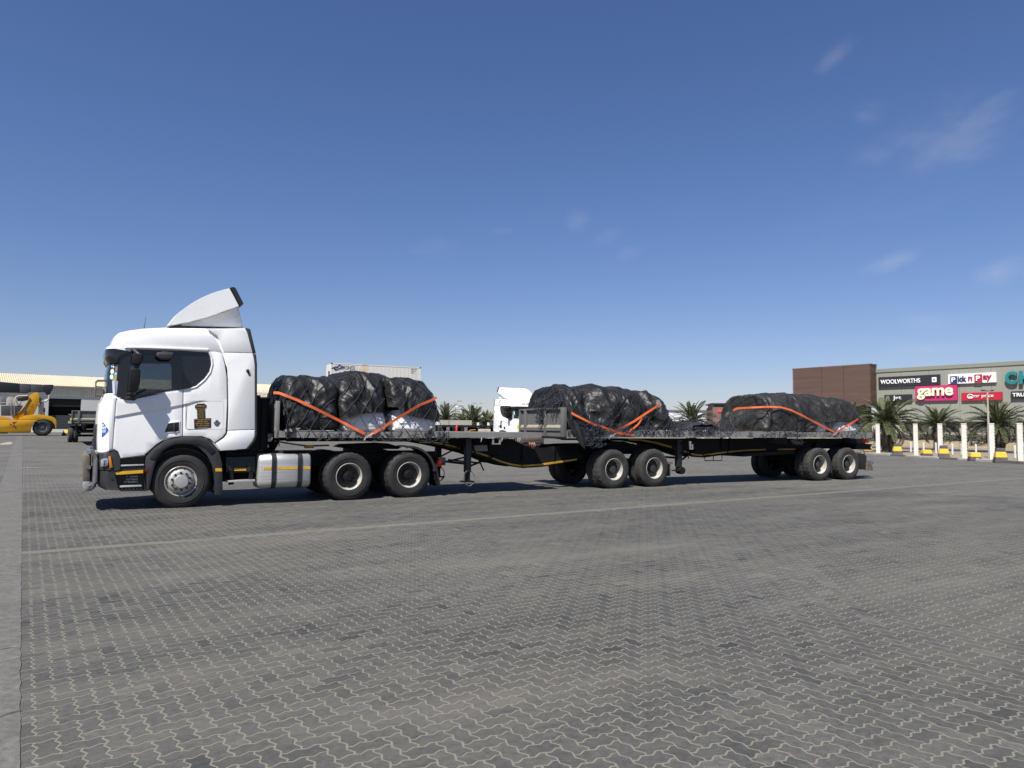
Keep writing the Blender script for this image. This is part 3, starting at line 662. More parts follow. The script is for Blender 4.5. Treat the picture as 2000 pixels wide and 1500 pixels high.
def shell(poly, fw, rw, vnear, vfar, du=0.17, dz=0.12, skip=(), holes=(), bulge=0.07, cap=True):
    sl = slices(vnear, vfar); n = len(poly); body = MB(); glazing = MB(); V = []
    for v, f in sl:
        t = (v - (vnear + vfar) / 2) / ((vfar - vnear) / 2)
        for (u, z), a, b in zip(poly, fw, rw): V.append((u + a * (du * f - bulge * (1 - t * t)) , v, z - b * dz * f))
    # ring by ring
    F = []; G = []
    for k in range(len(sl) - 1):
        for i in range(n):
            j = (i + 1) % n; q = (k * n + i, k * n + j, (k + 1) * n + j, (k + 1) * n + i)
            (G if i in skip else F).append(q)
    body.add(V, F); glazing.add(V, G)
    if cap:
        for k, v in ((0, vnear), (len(sl) - 1, vfar)):
            ring = V[k * n:(k + 1) * n]; loops = [[Vector((p[0], p[2], 0)) for p in ring]] + [[Vector((h[0], h[1], 0)) for h in hh] for hh in holes]
            tri = tessellate_polygon(loops); pts = [(p.x, v, p.y) for l in loops for p in l]
            body.add(pts, [tuple(t) for t in tri])
    return body, glazing
def weld(o, d=0.0005):
    bm = bmesh.new(); bm.from_mesh(o.data); bmesh.ops.delete(bm, geom=[v for v in bm.verts if not v.link_faces], context='VERTS'); bmesh.ops.remove_doubles(bm, verts=bm.verts, dist=d); bmesh.ops.recalc_face_normals(bm, faces=bm.faces); bm.to_mesh(o.data); bm.free(); o.data.set_sharp_from_angle(angle=RAD(32)); return o
WIN_HOLE_px = [(255, 692), (352, 692.5), (356.3, 702), (356.3, 756), (322, 761), (268, 771), (255, 770)]
win_hole = PX(T, WIN_HOLE_px, V_SIDE)
WS = (6, 7, 8, 9)                                            # outline segments that are windscreen
body, ws = shell(cab, FW, RW, V_SIDE, WID - V_SIDE, skip=WS, holes=[win_hole])
weld(body.build('cab_body', WHITE, truck, 32, fix=False))
ctr = np.mean(np.array(cab), axis=0)
inner = [(float(p[0] + (ctr[0] - p[0]) * 0.035), float(p[1] + (ctr[1] - p[1]) * 0.035)) for p in cab]
ib, _ = shell(inner, FW, RW, V_SIDE + 0.035, WID - V_SIDE - 0.035, skip=WS, holes=[win_hole])
weld(ib.build('cab_lining', INTERIOR, truck, 32, fix=False))
g_ = weld(ws.build('windscreen', WSGLASS, truck, 60, fix=False))
# window glass both sides and the black surround
panel(truck, 'door_window', GLASS, T, WIN_HOLE_px, V_SIDE + 0.012, V_SIDE + 0.016)
MB().prism(win_hole, WID - V_SIDE - 0.016, WID - V_SIDE - 0.012).build('door_window', GLASS, truck)
SUR = [(243, 681.5), (359.6, 685), (359.6, 760.2), (322, 765.5), (268, 776.5), (262, 780.5), (240, 778.5), (228, 774.5), (227.5, 745), (230.5, 712), (234, 690)]
panel(truck, 'window_surround', BLKGLOSS, T, SUR, V_SIDE - 0.006, V_SIDE - 0.0005, holes=[WIN_HOLE_px])
QW = [(359.3, 685.2), (405.5, 688), (408.5, 694), (411.5, 703), (412, 712), (408.5, 726), (398.5, 740), (383, 753.5), (370, 758), (359.3, 760)]
panel(truck, 'quarter_window', BLKGLOSS, T, QW, V_SIDE - 0.006, V_SIDE - 0.0005)
panel(truck, 'window_pillar', BLACKP, T, [(345, 692), (357, 694), (357, 756), (352, 757), (348, 730)], V_SIDE + 0.05, V_SIDE + 0.10)
# interior: seats, wheel, dashboard
for v in (0.45, 1.75):
    s0 = S(318, 770, v)[0]
    mbq = MB().box(s0, s0 + 0.5, v - 0.24, v + 0.24, 1.75, 1.95); mbq.prism([(s0 + 0.42, 1.9), (s0 + 0.62, 1.9), (s0 + 0.72, 2.75), (s0 + 0.58, 2.75)], v - 0.23, v + 0.23)
    mbq.build('seat', INTERIOR, truck, 40, 0.05)
d0 = S(228, 770)[0]
MB().prism([(d0 - 0.12, 1.5), (d0 + 0.30, 1.5), (d0 + 0.34, 2.02), (d0 + 0.02, 2.12), (d0 - 0.10, 2.10)], 0.15, 2.35).build('dashboard', INTERIOR, truck, 40, 0.02)
a = np.linspace(0, 2 * math.pi, 25)
MB().tube([(d0 + 0.5 + 0.08 * math.sin(t), 1.8 + 0.23 * math.cos(t), 2.1 + 0.21 * math.sin(t)) for t in a], 0.016).build('steering_wheel', INTERIOR, truck, 60)
# body panels with the crease that runs back from the nose
CREASE = [(190, 824), (212, 815.5), (268, 805), (330, 795), (360, 789), (385, 783), (405, 780)]
cre = np.array(PX(T, CREASE, V_SIDE))
def crease_dv(u, z):
    c = np.interp(u, cre[:, 0], cre[:, 1]); d = c - z
    k = float(np.clip((u - cre[0, 0]) / 0.35, 0, 1)) * float(np.clip((cre[-1, 0] - u) / 0.35, 0, 1))
    return k * (0.026 * math.exp(-d / 0.30) * min(1, d / 0.035) if d > 0 else 0.0)
def skin(name, pts, v0, v1, bevel=0.006, m=None, crease=True):
    """a body panel: filled outline cut along the crease, pressed in below it, with returned edges"""
    P = PX(T, pts, V_SIDE); q = MB().prism(P, v0, v1); me = bpy.data.meshes.new(name); me.from_pydata(q.v, [], q.f)
    bm = bmesh.new(); bm.from_mesh(me); bmesh.ops.recalc_face_normals(bm, faces=bm.faces)
    if bevel: bmesh.ops.bevel(bm, geom=[e for e in bm.edges if len(e.link_faces) == 2 and e.calc_face_angle(0) > 0.8 and all(abs(v.co.y - v0) < 1e-5 for v in e.verts)], offset=bevel, segments=2, affect='EDGES', profile=0.5, clamp_overlap=True)
    if crease:
        for off in (-0.02, 0.0, 0.018, 0.036, 0.08, 0.15, 0.25, 0.4, 0.6):
            for a_, b_ in zip(cre[:-1], cre[1:]):
                t = (b_ - a_); nrm = Vector((-t[1], 0, t[0])).normalized()
                geo = [f for f in bm.faces]; co = Vector((a_[0], 0, a_[1] - off))
                sel = [f for f in geo if any(min(a_[0], b_[0]) - 0.4 <= v.co.x <= max(a_[0], b_[0]) + 0.4 for v in f.verts)]
                if off in (0.0, 0.036): bmesh.ops.bisect_plane(bm, geom=sel + list({e for f in sel for e in f.edges}) + list({v for f in sel for v in f.verts}), plane_co=co, plane_no=nrm, dist=1e-4)
        for x in np.arange(-1.3, 1.4, 0.16): bmesh.ops.bisect_plane(bm, geom=list(bm.verts) + list(bm.edges) + list(bm.faces), plane_co=(x, 0, 0), plane_no=(1, 0, 0), dist=1e-4)
        for z in np.arange(1.0, 2.3, 0.10): bmesh.ops.bisect_plane(bm, geom=list(bm.verts) + list(bm.edges) + list(bm.faces), plane_co=(0, 0, z), plane_no=(0, 0, 1), dist=1e-4)
        for v in bm.verts:
            if abs(v.co.y - v1) > 1e-4: v.co.y += crease_dv(v.co.x, v.co.z)
    bm.to_mesh(me); bm.free(); me.materials.append(m or WHITE); finish(me, 24); return link(name, me, truck)
panel(truck, 'gap_shade_sheet', NUT, T, [(227, 779), (358, 763), (384, 757), (412, 727), (416, 700), (410, 688), (432, 690), (444, 720), (446, 845), (438, 855), (419, 866), (411, 859), (395, 853), (355, 853), (324, 857), (306, 869.5), (281, 890), (236, 895), (222, 878), (224, 830)], 0.0288, 0.0298)  # black sheet behind the panels, standing in for shade in the seams
skin('door', [(227.5, 784), (229.5, 777.5), (240, 780.5), (262, 782.5), (268, 778.5), (322, 767.5), (356.8, 762.3), (355.3, 851.5), (324, 856), (305, 868), (280.5, 889), (236, 894.3), (231, 882), (221, 876), (222.5, 850), (225, 815)], 0.0, V_SIDE + 0.012)
skin('sleeper_panel', [(358.3, 762), (383, 755.6), (399.5, 741.5), (410, 727), (413.8, 712), (413, 701), (407.5, 687), (421, 686.8), (432.5, 690), (438.5, 712), (442, 735), (443, 790), (440.5, 845), (434.5, 853), (418.5, 864.5), (411, 857.5), (395, 852), (357, 851.5)], 0.0, V_SIDE + 0.012)
skin('roof_side_panel', [(247, 658.5), (262, 655.5), (285, 653.5), (340, 652), (400, 652.5), (410, 653.8), (416, 657), (424, 668), (432, 686), (421, 686), (405, 685.5), (358, 683.3), (300, 681), (243, 679.5), (244, 668)], 0.006, V_SIDE + 0.012, 0.008, crease=False)
skin('nose_panel', [(213.5, 778), (220, 775.2), (227.5, 776.5), (225.6, 784), (223, 815), (220.5, 850), (219, 876), (212, 879.5), (211.5, 850), (212, 815)], 0.002, V_SIDE + 0.012, 0.005, crease=False)
skin('window_header', [(243, 680.2), (300, 681.3), (358, 683.6), (404, 686), (408, 682.8), (404, 681.4), (358, 679.5), (300, 677.5), (248, 676.5)], -0.022, V_SIDE, 0.008, crease=False)
# raised lip round the rear of the side window
lipP = [(358.5, 762.3), (383, 755.8), (399.8, 741.7), (410.5, 727.2), (414.5, 712), (413.7, 700.5), (408, 686.8)]
q = MB(); pp = PX(T, lipP, V_SIDE); q.tube([(u, V_SIDE - 0.030, z) for u, z in pp], 0.014, 8); q.build('window_lip', WHITE, truck, 60)
# side fairings behind the cab
skin('side_fairing', [(404, 642), (440, 642), (478, 641.2), (482.5, 650), (487, 668), (492.5, 689.3), (436.2, 687.6), (430, 670), (424, 656), (416, 651)], -0.012, V_SIDE + 0.02, 0.010, crease=False)
skin('side_fairing', [(436.8, 688.8), (492.8, 690.5), (495.5, 701), (497, 715), (497, 838.5), (444.6, 840), (446.3, 790), (445.6, 735), (442, 711)], -0.012, V_SIDE + 0.02, 0.010, crease=False)
skin('side_fairing', [(444.5, 841.2), (497, 839.7), (496.5, 852), (492, 862), (480, 876.5), (429.5, 880.3), (420.5, 867.5), (437, 855.5), (443, 848)], -0.012, V_SIDE + 0.02, 0.010, crease=False)
panel(truck, 'fairing_edge', GREYP, T, [(478.5, 640.3), (484, 640.8), (489, 643), (500, 690), (493, 690), (487.5, 667), (483, 649)], -0.010, 0.14, 0.012)
panel(truck, 'fairing_edge', GREYP, T, [(493.4, 691.5), (500.3, 691.5), (502.3, 712), (502.3, 850), (498, 862), (485, 877.5), (480.5, 877), (492.5, 862.3), (497.4, 851), (497.6, 715), (496, 701)], -0.010, 0.14, 0.012)
MB().box(S(495, 800)[0], S(502, 800)[0], 2.36, 2.51, 1.1, 3.2).build('fairing_edge', GREYP, truck)
# storage hatch with its badge
def rrect(x0, x1, y0, y1, r, k=5):
    out = []
    for cx_, cy_, a0 in ((x1 - r, y0 + r, -90), (x1 - r, y1 - r, 0), (x0 + r, y1 - r, 90), (x0 + r, y0 + r, 180)):
        for i in range(k): a = RAD(a0 + 90 * i / (k - 1)); out.append((cx_ + r * math.cos(a), cy_ + r * math.sin(a)))
    return out
hatch_v = 0.0
q = MB(); hp = PX(T, rrect(363, 437, 783.5, 838.5, 5), 0)
hp2 = hp + [hp[0]]
q.tube([(u, 0.003 + crease_dv(u, z) * 0, z) for u, z in hp2], 0.0042, 5); q.build('hatch_seal', GREYP, truck, 60)
GOLD = mat('gold_print', (0.55, 0.36, 0.10), 0.5, var=0.2, scale=40)
STICK = mat('black_sticker', (0.018, 0.014, 0.010), 0.5)
stv = -0.006
panel(truck, 'advert_sticker', STICK, T, [(384, 788.5), (400, 788), (400, 790.5), (403, 790.3), (403, 796), (400, 796.2), (401, 817), (412, 816.5), (412, 835), (379.5, 837), (379, 818.5), (385.5, 817.5), (384.5, 796.6), (381, 796.8), (381, 791.3), (384, 791)], stv, 0.03)
def side_text(txt, px, py, h_px, w_px, m, v, name='lettering', offset=0.0):
    u, z = S(px, py, v); size = 0.0
    h = abs(S(px, py - h_px / 2, v)[1] - S(px, py + h_px / 2, v)[1]); w = abs(S(px + w_px / 2, py, v)[0] - S(px - w_px / 2, py, v)[0])
    o = text_mesh(name, txt, h / 0.72, m, truck, (u, v, z), TXT_SIDE, 0.0015, offset * h, 'CENTER')
    bw = max(p.co.x for p in o.data.vertices) - min(p.co.x for p in o.data.vertices); o.scale = (w / bw, 1, 1); return o
texts = []
texts.append(side_text('ROADHAUL JCC', 392, 793.4, 3.4, 17, GOLD, stv - 0.002))
for i, t_ in enumerate(('LOCAL AND LONG HAUL', 'SAND AND STONE', 'WHEREVER YOU GO', 'CALL US', 'FOR GRAVEL', 'BUILDING SAND', 'AND BRICKS', 'WE LOAD DAILY')):
    texts.append(side_text(t_, 392.7, 798.6 + 2.35 * i, 1.15, (15, 12, 14, 7, 11, 12, 9, 13)[i], GOLD, stv - 0.002))
for i, (t_, w_) in enumerate((('NUMBER NINE INDUSTRIA', 30), ('BEDFORD STREET', 20), ('WALVIS BAY - NAMIBIA', 27), ('TEL : +264 81 750 6200', 26), ('+264 81 620 1277', 19))):
    texts.append(side_text(t_, 395.6, 819.6 + 3.75 * i, 2.1, w_, GOLD, stv - 0.002))
EMB = mat('badge_grey', (0.12, 0.13, 0.145), 0.35, 0.5)
q = MB(); eu, ez = S(423.5, 823.5); ring_ = [(eu + 0.026 * math.cos(t), -0.004, ez + 0.026 * math.sin(t)) for t in np.linspace(0, 2 * math.pi, 17)]; q.tube(ring_, 0.008, 5)
q.lathe([(0.0005, -0.006), (0.012, -0.006), (0.012, 0.0)], eu, ez, 10)
q.prism(PX(T, [(416.8, 825), (419, 824), (423.6, 829), (428, 824), (430.5, 825), (427, 831), (424.5, 832.5), (422.5, 832.5), (420, 831)]), -0.005, 0.001); q.build('hatch_badge', EMB, truck)
# door handle recess and grip
panel(truck, 'handle_surround', WHITE, T, [(316.5, 845.5), (324.5, 827), (327.5, 824.5), (351.5, 821.6), (351.2, 843.6), (345, 845)], -0.006, 0.02, 0.006)
hd = panel(truck, 'door_handle', BLKGLOSS, T, [(321.5, 844), (327.8, 828.5), (330, 826.5), (350, 824.2), (349.6, 841.3), (344, 842.8)], -0.009, 0.01, 0.004)
q = MB().prism(PX(T, [(338.5, 826.5), (342, 826), (341.8, 842.5), (338, 843)]), -0.026, -0.008); q.build('grip', GREYP, hd, 35, 0.006)
# diamond sticker wrapped round the nose corner
u_in = S(210, 840, V_SIDE)[0]
BLUE = mat('blue_sticker', (0.035, 0.11, 0.38), 0.4, var=0.08); WPRINT = mat('white_print', (0.8, 0.82, 0.85), 0.5)
def nose_u(z): zs = [p[1] for p in cab[:11]]; us = [p[0] for p in cab[:11]]; return float(np.interp(z, zs, us))
def wrap_v(u, z, out):
    f = (u - nose_u(z)) / 0.17
    if f >= 1: return V_SIDE - out
    f = max(0.0, f); s_ = 1 - f; return V_SIDE + RC * (1 - math.sqrt(max(0, 1 - s_ * s_))) - out
uc, zc_ = S(201.0, 839.5); hw, hh = 0.098, abs(S(199, 824)[1] - S(199, 855)[1]) / 2
q = MB(); nG = 10; V = []; F = []
for i in range(nG + 1):
    for j in range(nG + 1):
        a, b = i / nG, j / nG; uu = uc + hw * (a - b); zz = zc_ + hh * (a + b - 1); f = max(0.0, (uu - nose_u(zz)) / 0.17); uo = max(uu, nose_u(zz) + 0.004)
        V.append((uo - 0.004, wrap_v(uo, zz, 0.006), zz))
for i in range(nG):
    for j in range(nG): k = i * (nG + 1) + j; F.append((k, k + 1, k + nG + 2, k + nG + 1))
q.add(V, F).build('diamond_sticker', BLUE, truck, 60)
for t_, dz_, w_, h_ in (('SMART', 0.035, 0.125, 0.048), ('TRUCK', -0.027, 0.11, 0.048), ('24h', 0.088, 0.045, 0.03)):
    o = text_mesh('lettering', t_, h_ / 0.72, WPRINT, truck, (0, 0, 0), (0, 0, 0), 0.0, 0.002, 'CENTER')
    xs = [v.co.x for v in o.data.vertices]; k = w_ / (max(xs) - min(xs))
    for v in o.data.vertices:
        uu = uc + v.co.x * k; zz = zc_ + dz_ + v.co.y; uo = max(uu, nose_u(zz) + 0.004); v.co = (uo - 0.006, wrap_v(uo, zz, 0.010), zz)
    texts.append(o)
# bonnet front (black grille), sun visor, windscreen frame, wipers
MB().box(cab[1][0] - 0.09, cab[1][0] + 0.05, 0.42, 2.08, 1.02, 1.62).build('grille', BLACKP, truck, 35, 0.03)
gz = [1.1 + 0.1 * i for i in range(5)]
q = MB()
for z in gz: q.box(cab[1][0] - 0.11, cab[1][0] - 0.085, 0.5, 2.0, z, z + 0.03)
q.build('grille_bars', BLKGLOSS, truck)
SV = shell(PX(T, [(208, 700), (206.8, 697), (208.2, 680), (211, 675.5), (216, 673), (228, 672.5), (240, 674), (243, 680), (246, 686), (236, 687), (222, 692), (216, 698), (213.5, 709)], 0.0),
           [1] * 13, [0] * 13, 0.0, WID, du=0.13, bulge=0.05)[0]
sv = weld(SV.build('sun_visor', [WHITE, BLKGLOSS], truck, 35, fix=False))
zsplit = S(215, 682.6, 0)[1]
for p in sv.data.polygons: p.material_index = 1 if p.center.z < zsplit else 0
# stickers inside the windscreen corner
PALEST = [mat('sticker_%d' % i, c, 0.6, var=0.15, scale=40) for i, c in enumerate([(0.45, 0.72, 0.70), (0.42, 0.68, 0.70), (0.60, 0.72, 0.52), (0.58, 0.72, 0.55)])]
def ws_point(px, py, out=0.006):
    u, z = S(px, py, 0.1); zs = [p[1] for p in cab[5:12]]; us = [p[0] for p in cab[5:12]]; un = float(np.interp(z, zs, us)); f = np.clip((u - un) / 0.17, 0.02, 1); s_ = 1 - f
    return Vector((un + 0.17 * f - out, V_SIDE + RC * (1 - math.sqrt(max(0, 1 - s_ * s_))) - out, z))
for i, (px, py) in enumerate(((222.5, 706.5), (221, 715.5), (219.8, 725.5), (218.6, 736))):
    c = ws_point(px, py); u2 = ws_point(px + 1.5, py); t = (u2 - c).normalized(); n_ = 14; q = MB()
    q.add([c + t * (0.048 * math.cos(2 * math.pi * k / n_)) + Vector((0, 0, 0.048 * math.sin(2 * math.pi * k / n_))) for k in range(n_)], [tuple(range(n_))]); q.build('licence_disc', PALEST[i], truck, fix=False)
for (px, y0, y1, c) in ((228, 712, 718, (0.30, 0.13, 0.09)), (227.6, 718.2, 724, (0.24, 0.10, 0.07)), (227.2, 724.2, 728, (0.05, 0.07, 0.22)), (226.8, 728.2, 732, (0.35, 0.50, 0.62)), (226.4, 732.2, 743, (0.30, 0.30, 0.06))):
    a_, b_ = ws_point(px - 2.2, y0), ws_point(px + 2.0, y0); c_, d_ = ws_point(px + 1.6, y1), ws_point(px - 2.6, y1)
    MB().add([a_, b_, c_, d_], [(0, 1, 2, 3)]).build('permit_sticker', mat('permit_%d' % int(y0), c, 0.6, var=0.3, scale=50), truck, fix=False)
# mirrors
def mirror(side_far=False):
    m_ = empty('mirror', (0, 0, 0), 0, truck)
    q = MB().prism(PX(T, [(259, 692), (262, 690), (275, 692.5), (279, 695), (278, 704), (274, 712.5), (268, 714), (259, 712), (257, 709)], -0.20), -0.33, -0.10); q.build('upper_housing', MIRRORB, m_, 40, 0.03, seg=3)
    q = MB().prism(PX(T, [(253.5, 722), (256, 720.8), (271, 720.8), (273.5, 723), (273, 745), (270, 759), (264.5, 765), (252.5, 766.5), (250.5, 763), (251.5, 740)], -0.20), -0.34, -0.10); q.build('lower_housing', MIRRORB, m_, 40, 0.035, seg=3)
    a_, b_ = S(258, 684, 0), S(274, 695, -0.2); q = MB().tube([(a_[0], 0.03, a_[1]), (a_[0] + 0.02, -0.1, a_[1]), (b_[0], -0.2, b_[1])], 0.035, 8)
    c_, d_ = S(266, 764, -0.15), S(250, 770, 0.0); q.tube([(c_[0], -0.17, c_[1] + 0.05), (c_[0] - 0.05, -0.1, d_[1] + 0.02), (d_[0], 0.03, d_[1])], 0.03, 8)
    e_, f_ = S(268, 714, -0.2), S(266, 722, -0.2); q.tube([(e_[0], -0.2, e_[1]), (f_[0], -0.2, f_[1])], 0.04, 8); q.build('mirror_arm', BLACKP, m_, 60)
    q = MB().prism(PX(T, [(246, 776), (262, 769), (284, 758), (285, 763), (266, 773), (262, 780.5), (250, 781.5), (240, 780)], -0.03), -0.03, 0.04); q.build('mirror_foot', BLACKP, m_, 40, 0.01)
    return m_
mirror()
mk = empty('kerb_mirror', (0, 0, 0), 0, truck)
MB().prism(PX(T, [(305, 689.5), (308, 688.8), (336, 688.8), (339.5, 690.5), (339, 697), (334, 702), (326, 703), (312, 702.5), (305.5, 697)], -0.16), -0.24, -0.04).build('housing', GREYP, mk, 40, 0.03, seg=3)
MB().prism(PX(T, [(315, 686), (330, 686), (329, 692), (316, 692)], -0.06), -0.12, 0.03).build('bracket', BLACKP, mk, 40, 0.01)
# wire basket fixed under the windscreen, and a folded white sheet behind it
bk = empty('front_mirror_frame', (0, 0, 0), 0, truck)
x0, z0 = S(186, 772, 0.45); x1, z1 = S(219, 744, 0.45)
q = MB()
for v in (0.35, 0.75):
    q.tube([(x0, v, z0), (x0, v, z1 - 0.03), (x0 + 0.03, v, z1), (x1, v, z1 + 0.01), (x1, v, z0)], 0.014, 6)
for zz in np.linspace(z0, z1 - 0.12, 6): q.tube([(x0, 0.35, zz), (x0, 0.75, zz)], 0.008, 5)
for vv in np.linspace(0.35, 0.75, 6): q.tube([(x0, vv, z0), (x0, vv, z1 - 0.12)], 0.007, 5)
q.tube([(x0, 0.35, z0), (x1 + 0.1, 0.4, z0 - 0.02)], 0.014, 6); q.tube([(x0, 0.75, z0), (x1 + 0.1, 0.7, z0 - 0.02)], 0.014, 6); q.tube([(x0, 0.35, z1 - 0.12), (x1, 0.35, z1 - 0.14)], 0.012, 6)
q.build('frame_bars', RUSTY, bk, 60)
MB().prism([(x1 - 0.10, z0 + 0.01), (x1 + 0.02, z0 + 0.01), (x1 + 0.02, z1 - 0.02), (x1 - 0.08, z1 - 0.05)], 0.38, 0.72).build('frame_box', GREYP, bk, 40, 0.01)
ps = [ws_point(219.5, 744), ws_point(226, 744, 0.02), ws_point(233, 744.5), ws_point(232, 770.5), ws_point(227, 770.5, 0.02), ws_point(221, 770.5)]
MB().add(ps, [(0, 1, 4, 5), (1, 2, 3, 4)]).build('sun_sheet', PAPER, truck, smooth=None, fix=False)
# antenna, side camera pod
au, az = S(281, 640, 0.5); MB().tube([(au, 0.5, az - 0.06), (au + 0.01, 0.5, az + 0.04), (au + 0.03, 0.5, az + 0.22)], [0.012, 0.007, 0.003], 6).build('antenna', BLACKP, truck, 60)
MB().box(S(292, 636, 0.9)[0], S(310, 636, 0.9)[0], 0.8, 1.2, az - 0.1, az + 0.03).build('roof_hatch', WHITE, truck, 40, 0.02)
pu, pz = S(484, 724, -0.03); q = MB().lathe([(0.0005, -0.05), (0.02, -0.048), (0.034, -0.02), (0.036, 0.02)], pu, pz, 14); q.prism([(pu - 0.03, pz), (pu + 0.03, pz - 0.02), (pu + 0.05, pz - 0.11), (pu + 0.035, pz - 0.12)], -0.012, 0.02); q.build('side_camera', GREYP, truck, 40)
# roof deflector
def air_shell(name, pts, v, m, inset_=0.10, fl=0.0):
    P = PX(T, pts, v); c = np.mean(np.array(P), 0); q = MB(); V = []; n = len(P)
    for (vv, k) in ((v, 0.045), (v + 0.05, 0.012), (v + 0.14, 0.0), (WID - v - 0.14, 0.0), (WID - v - 0.05, 0.012), (WID - v, 0.045)):
        for p in P: V.append((p[0] + (c[0] - p[0]) * k, vv, p[1] + (c[1] - p[1]) * k))
    F = [(k * n + i, k * n + (i + 1) % n, (k + 1) * n + (i + 1) % n, (k + 1) * n + i) for k in range(5) for i in range(n)] + [tuple(range(n)), tuple(5 * n + i for i in range(n))]
    return q.add(V, F).build(name, m, truck, 40)
air_shell('roof_deflector', [(325.5, 636.2), (332, 628), (340, 617.8), (350, 609), (360, 601.5), (370, 594.5), (380, 588), (390, 582.5), (400, 577.5), (412, 572.5), (424, 568.3), (437, 564.6), (450.3, 561.2), (460, 579), (469.3, 597), (455, 602.3), (440, 607), (425, 613), (410, 618), (395, 622.5), (380, 626.3), (366, 630), (352, 632.5), (338, 635.2)], 0.10, WHITE)
air_shell('deflector_edge', [(450.6, 560.9), (456, 559.6), (460, 561.8), (476.3, 593.5), (469.6, 597.3)], 0.08, BLACKP)
air_shell('deflector_base', [(352, 634), (380, 628), (410, 619.5), (440, 608.5), (466.8, 599), (468.5, 606), (476.8, 638.6), (440, 638.5), (394, 637.8), (352, 636.8)], 0.26, WHITE)
# head lamp cluster, bumper, steps
HLc = PX(T, [(191.5, 886), (200, 881.2), (222, 879.2), (229.5, 881), (234.5, 893), (234.5, 917), (228, 919.5), (192, 918.5), (190.5, 902)], 0.02)
shq = shell(HLc, [1, 0.8, 0, 0, 0, 0, 0, 1, 1], [0] * 9, 0.02, WID - 0.02, du=0.15, bulge=0.10)[0]; weld(shq.build('lamp_housing', GREYP, truck, 35, fix=False))
hl = empty('headlight', (0, 0, 0), 0, truck)
MB().prism(PX(T, [(196.5, 899), (199, 896.2), (209, 894.8), (211.5, 897), (211.5, 908), (209, 911), (196.5, 912)], 0.0), 0.004, 0.04).build('lens', LAMPG, hl, 40, 0.01)
MB().prism(PX(T, [(201, 900), (208, 899), (208.6, 908.5), (201, 910)], 0.0), -0.002, 0.02).build('reflector', CHROME, hl, 40, 0.004)
MB().prism(PX(T, [(203.4, 900), (205, 899.8), (205, 909.2), (203.4, 909.4)], 0.0), -0.004, 0.01).build('lens_bar', NUT, hl)
panel(truck, 'indicator', AMBER, T, [(211.6, 892), (216, 890.8), (220.3, 913), (214.5, 914.2)], 0.0, 0.03, 0.004)
BMc = PX(T, [(193, 920), (206, 921.5), (223.5, 920.2), (227, 941), (231, 952.5), (236, 957.8), (204, 957.4), (197, 953), (192.5, 944)], 0.02)
shq = shell(BMc, [1, 0.3, 0, 0, 0, 0, 0.4, 1, 1], [0] * 9, 0.02, WID - 0.02, du=0.15, bulge=0.08)[0]; weld(shq.build('bumper', GREYP, truck, 35, fix=False))
panel(truck, 'tow_eye_cover', NUT, T, rrect(216.8, 222.3, 934.5, 938.6, 1.8, 4), 0.014, 0.03)
panel(truck, 'step_well', BLKGLOSS, T, [(224, 893), (290, 889), (292, 958), (236, 958), (228, 948)], 0.20, 0.30)
panel(truck, 'step_well', BLACKP, T, [(234, 911), (286, 907), (284, 921), (228, 924)], 0.05, 0.22)
panel(truck, 'step', TREADP, T, [(235.5, 908), (281, 906.6), (281, 909.5), (235.5, 911)], 0.03, 0.22, 0.004)
panel(truck, 'reflective_tape', YELTAPE, T, [(224, 921.5), (279.5, 918), (279.5, 924), (226.5, 927.3)], 0.035, 0.06)
panel(truck, 'step', TREADP, T, [(234, 949), (276.5, 947.6), (276.5, 950.6), (234, 952.2)], 0.02, 0.30, 0.004)
q = MB()
for i in range(6): x = 236 + i * 7.2; q.prism(PX(T, [(x, 952.5), (x + 4.2, 952.2), (x + 5.8, 957.5), (x + 1.6, 958)], 0.03), 0.03, 0.08)
q.prism(PX(T, [(230, 956.6), (286, 956.2), (286, 959.2), (236, 959.6)], 0.03), 0.03, 0.30); q.build('step_tread', BLACKP, truck)
for t_, y_, x_, w_ in (('T  05940', 931, 257.5, 23), ('V25700KG', 936.3, 257.8, 23), ('DT56000KG', 941.3, 256, 27)):
    texts.append(side_text(t_, x_, y_, 3.3, w_, WPRINT, 0.185, offset=-0.002))
# wheel arch
ARO = [(286.5, 925), (283.5, 908), (285, 893), (300, 876), (320, 862), (341, 855.5), (358, 854.3), (394, 854.4), (410, 861), (427, 880), (434, 905), (435.5, 967)]
ARI = [(420.5, 967), (420.5, 930), (414, 907), (404, 889), (388, 874), (372, 867.5), (355, 866.5), (336, 870), (318, 881), (306, 899), (299, 921), (292, 956), (289, 958.5), (287, 956)]
panel(truck, 'wheel_arch', GREYP, T, ARO + ARI, -0.02, 0.36, 0.012)
ARO2 = [(292, 895), (304, 878), (322, 865.5), (342, 859.5), (358, 858.3), (392, 858.4), (406, 864), (421, 881)]
ARI2 = [(412, 888), (400, 874.5), (388, 869), (358, 867), (342, 868), (326, 874.5), (311, 887), (303, 899)]
panel(truck, 'arch_lip', BLACKP, T, ARO2 + ARI2, -0.035, 0.02, 0.008)
panel(truck, 'reflective_tape', YELTAPE, T, [(420.8, 914.5), (432.8, 914.5), (433.5, 920.6), (420.8, 920.6)], -0.024, 0.0)
panel(truck, 'side_marker', REDLENS, T, [(286, 913.5), (291, 912), (289, 923), (285, 924)], -0.024, 0.02, 0.004)
panel(truck, 'arch_liner', BLACKP, T, [(p[0] - 3, p[1]) for p in ARO], 0.37, 0.40)
MB().prism([(0.62 * math.cos(t), 0.52 + 0.62 * math.sin(t)) for t in np.linspace(-0.35, 3.4, 22)] + [(0.64 * math.cos(t), 0.52 + 0.64 * math.sin(t)) for t in np.linspace(3.4, -0.35, 22)], 0.1, 0.62).build('arch_liner', BLACKP, truck, 40)
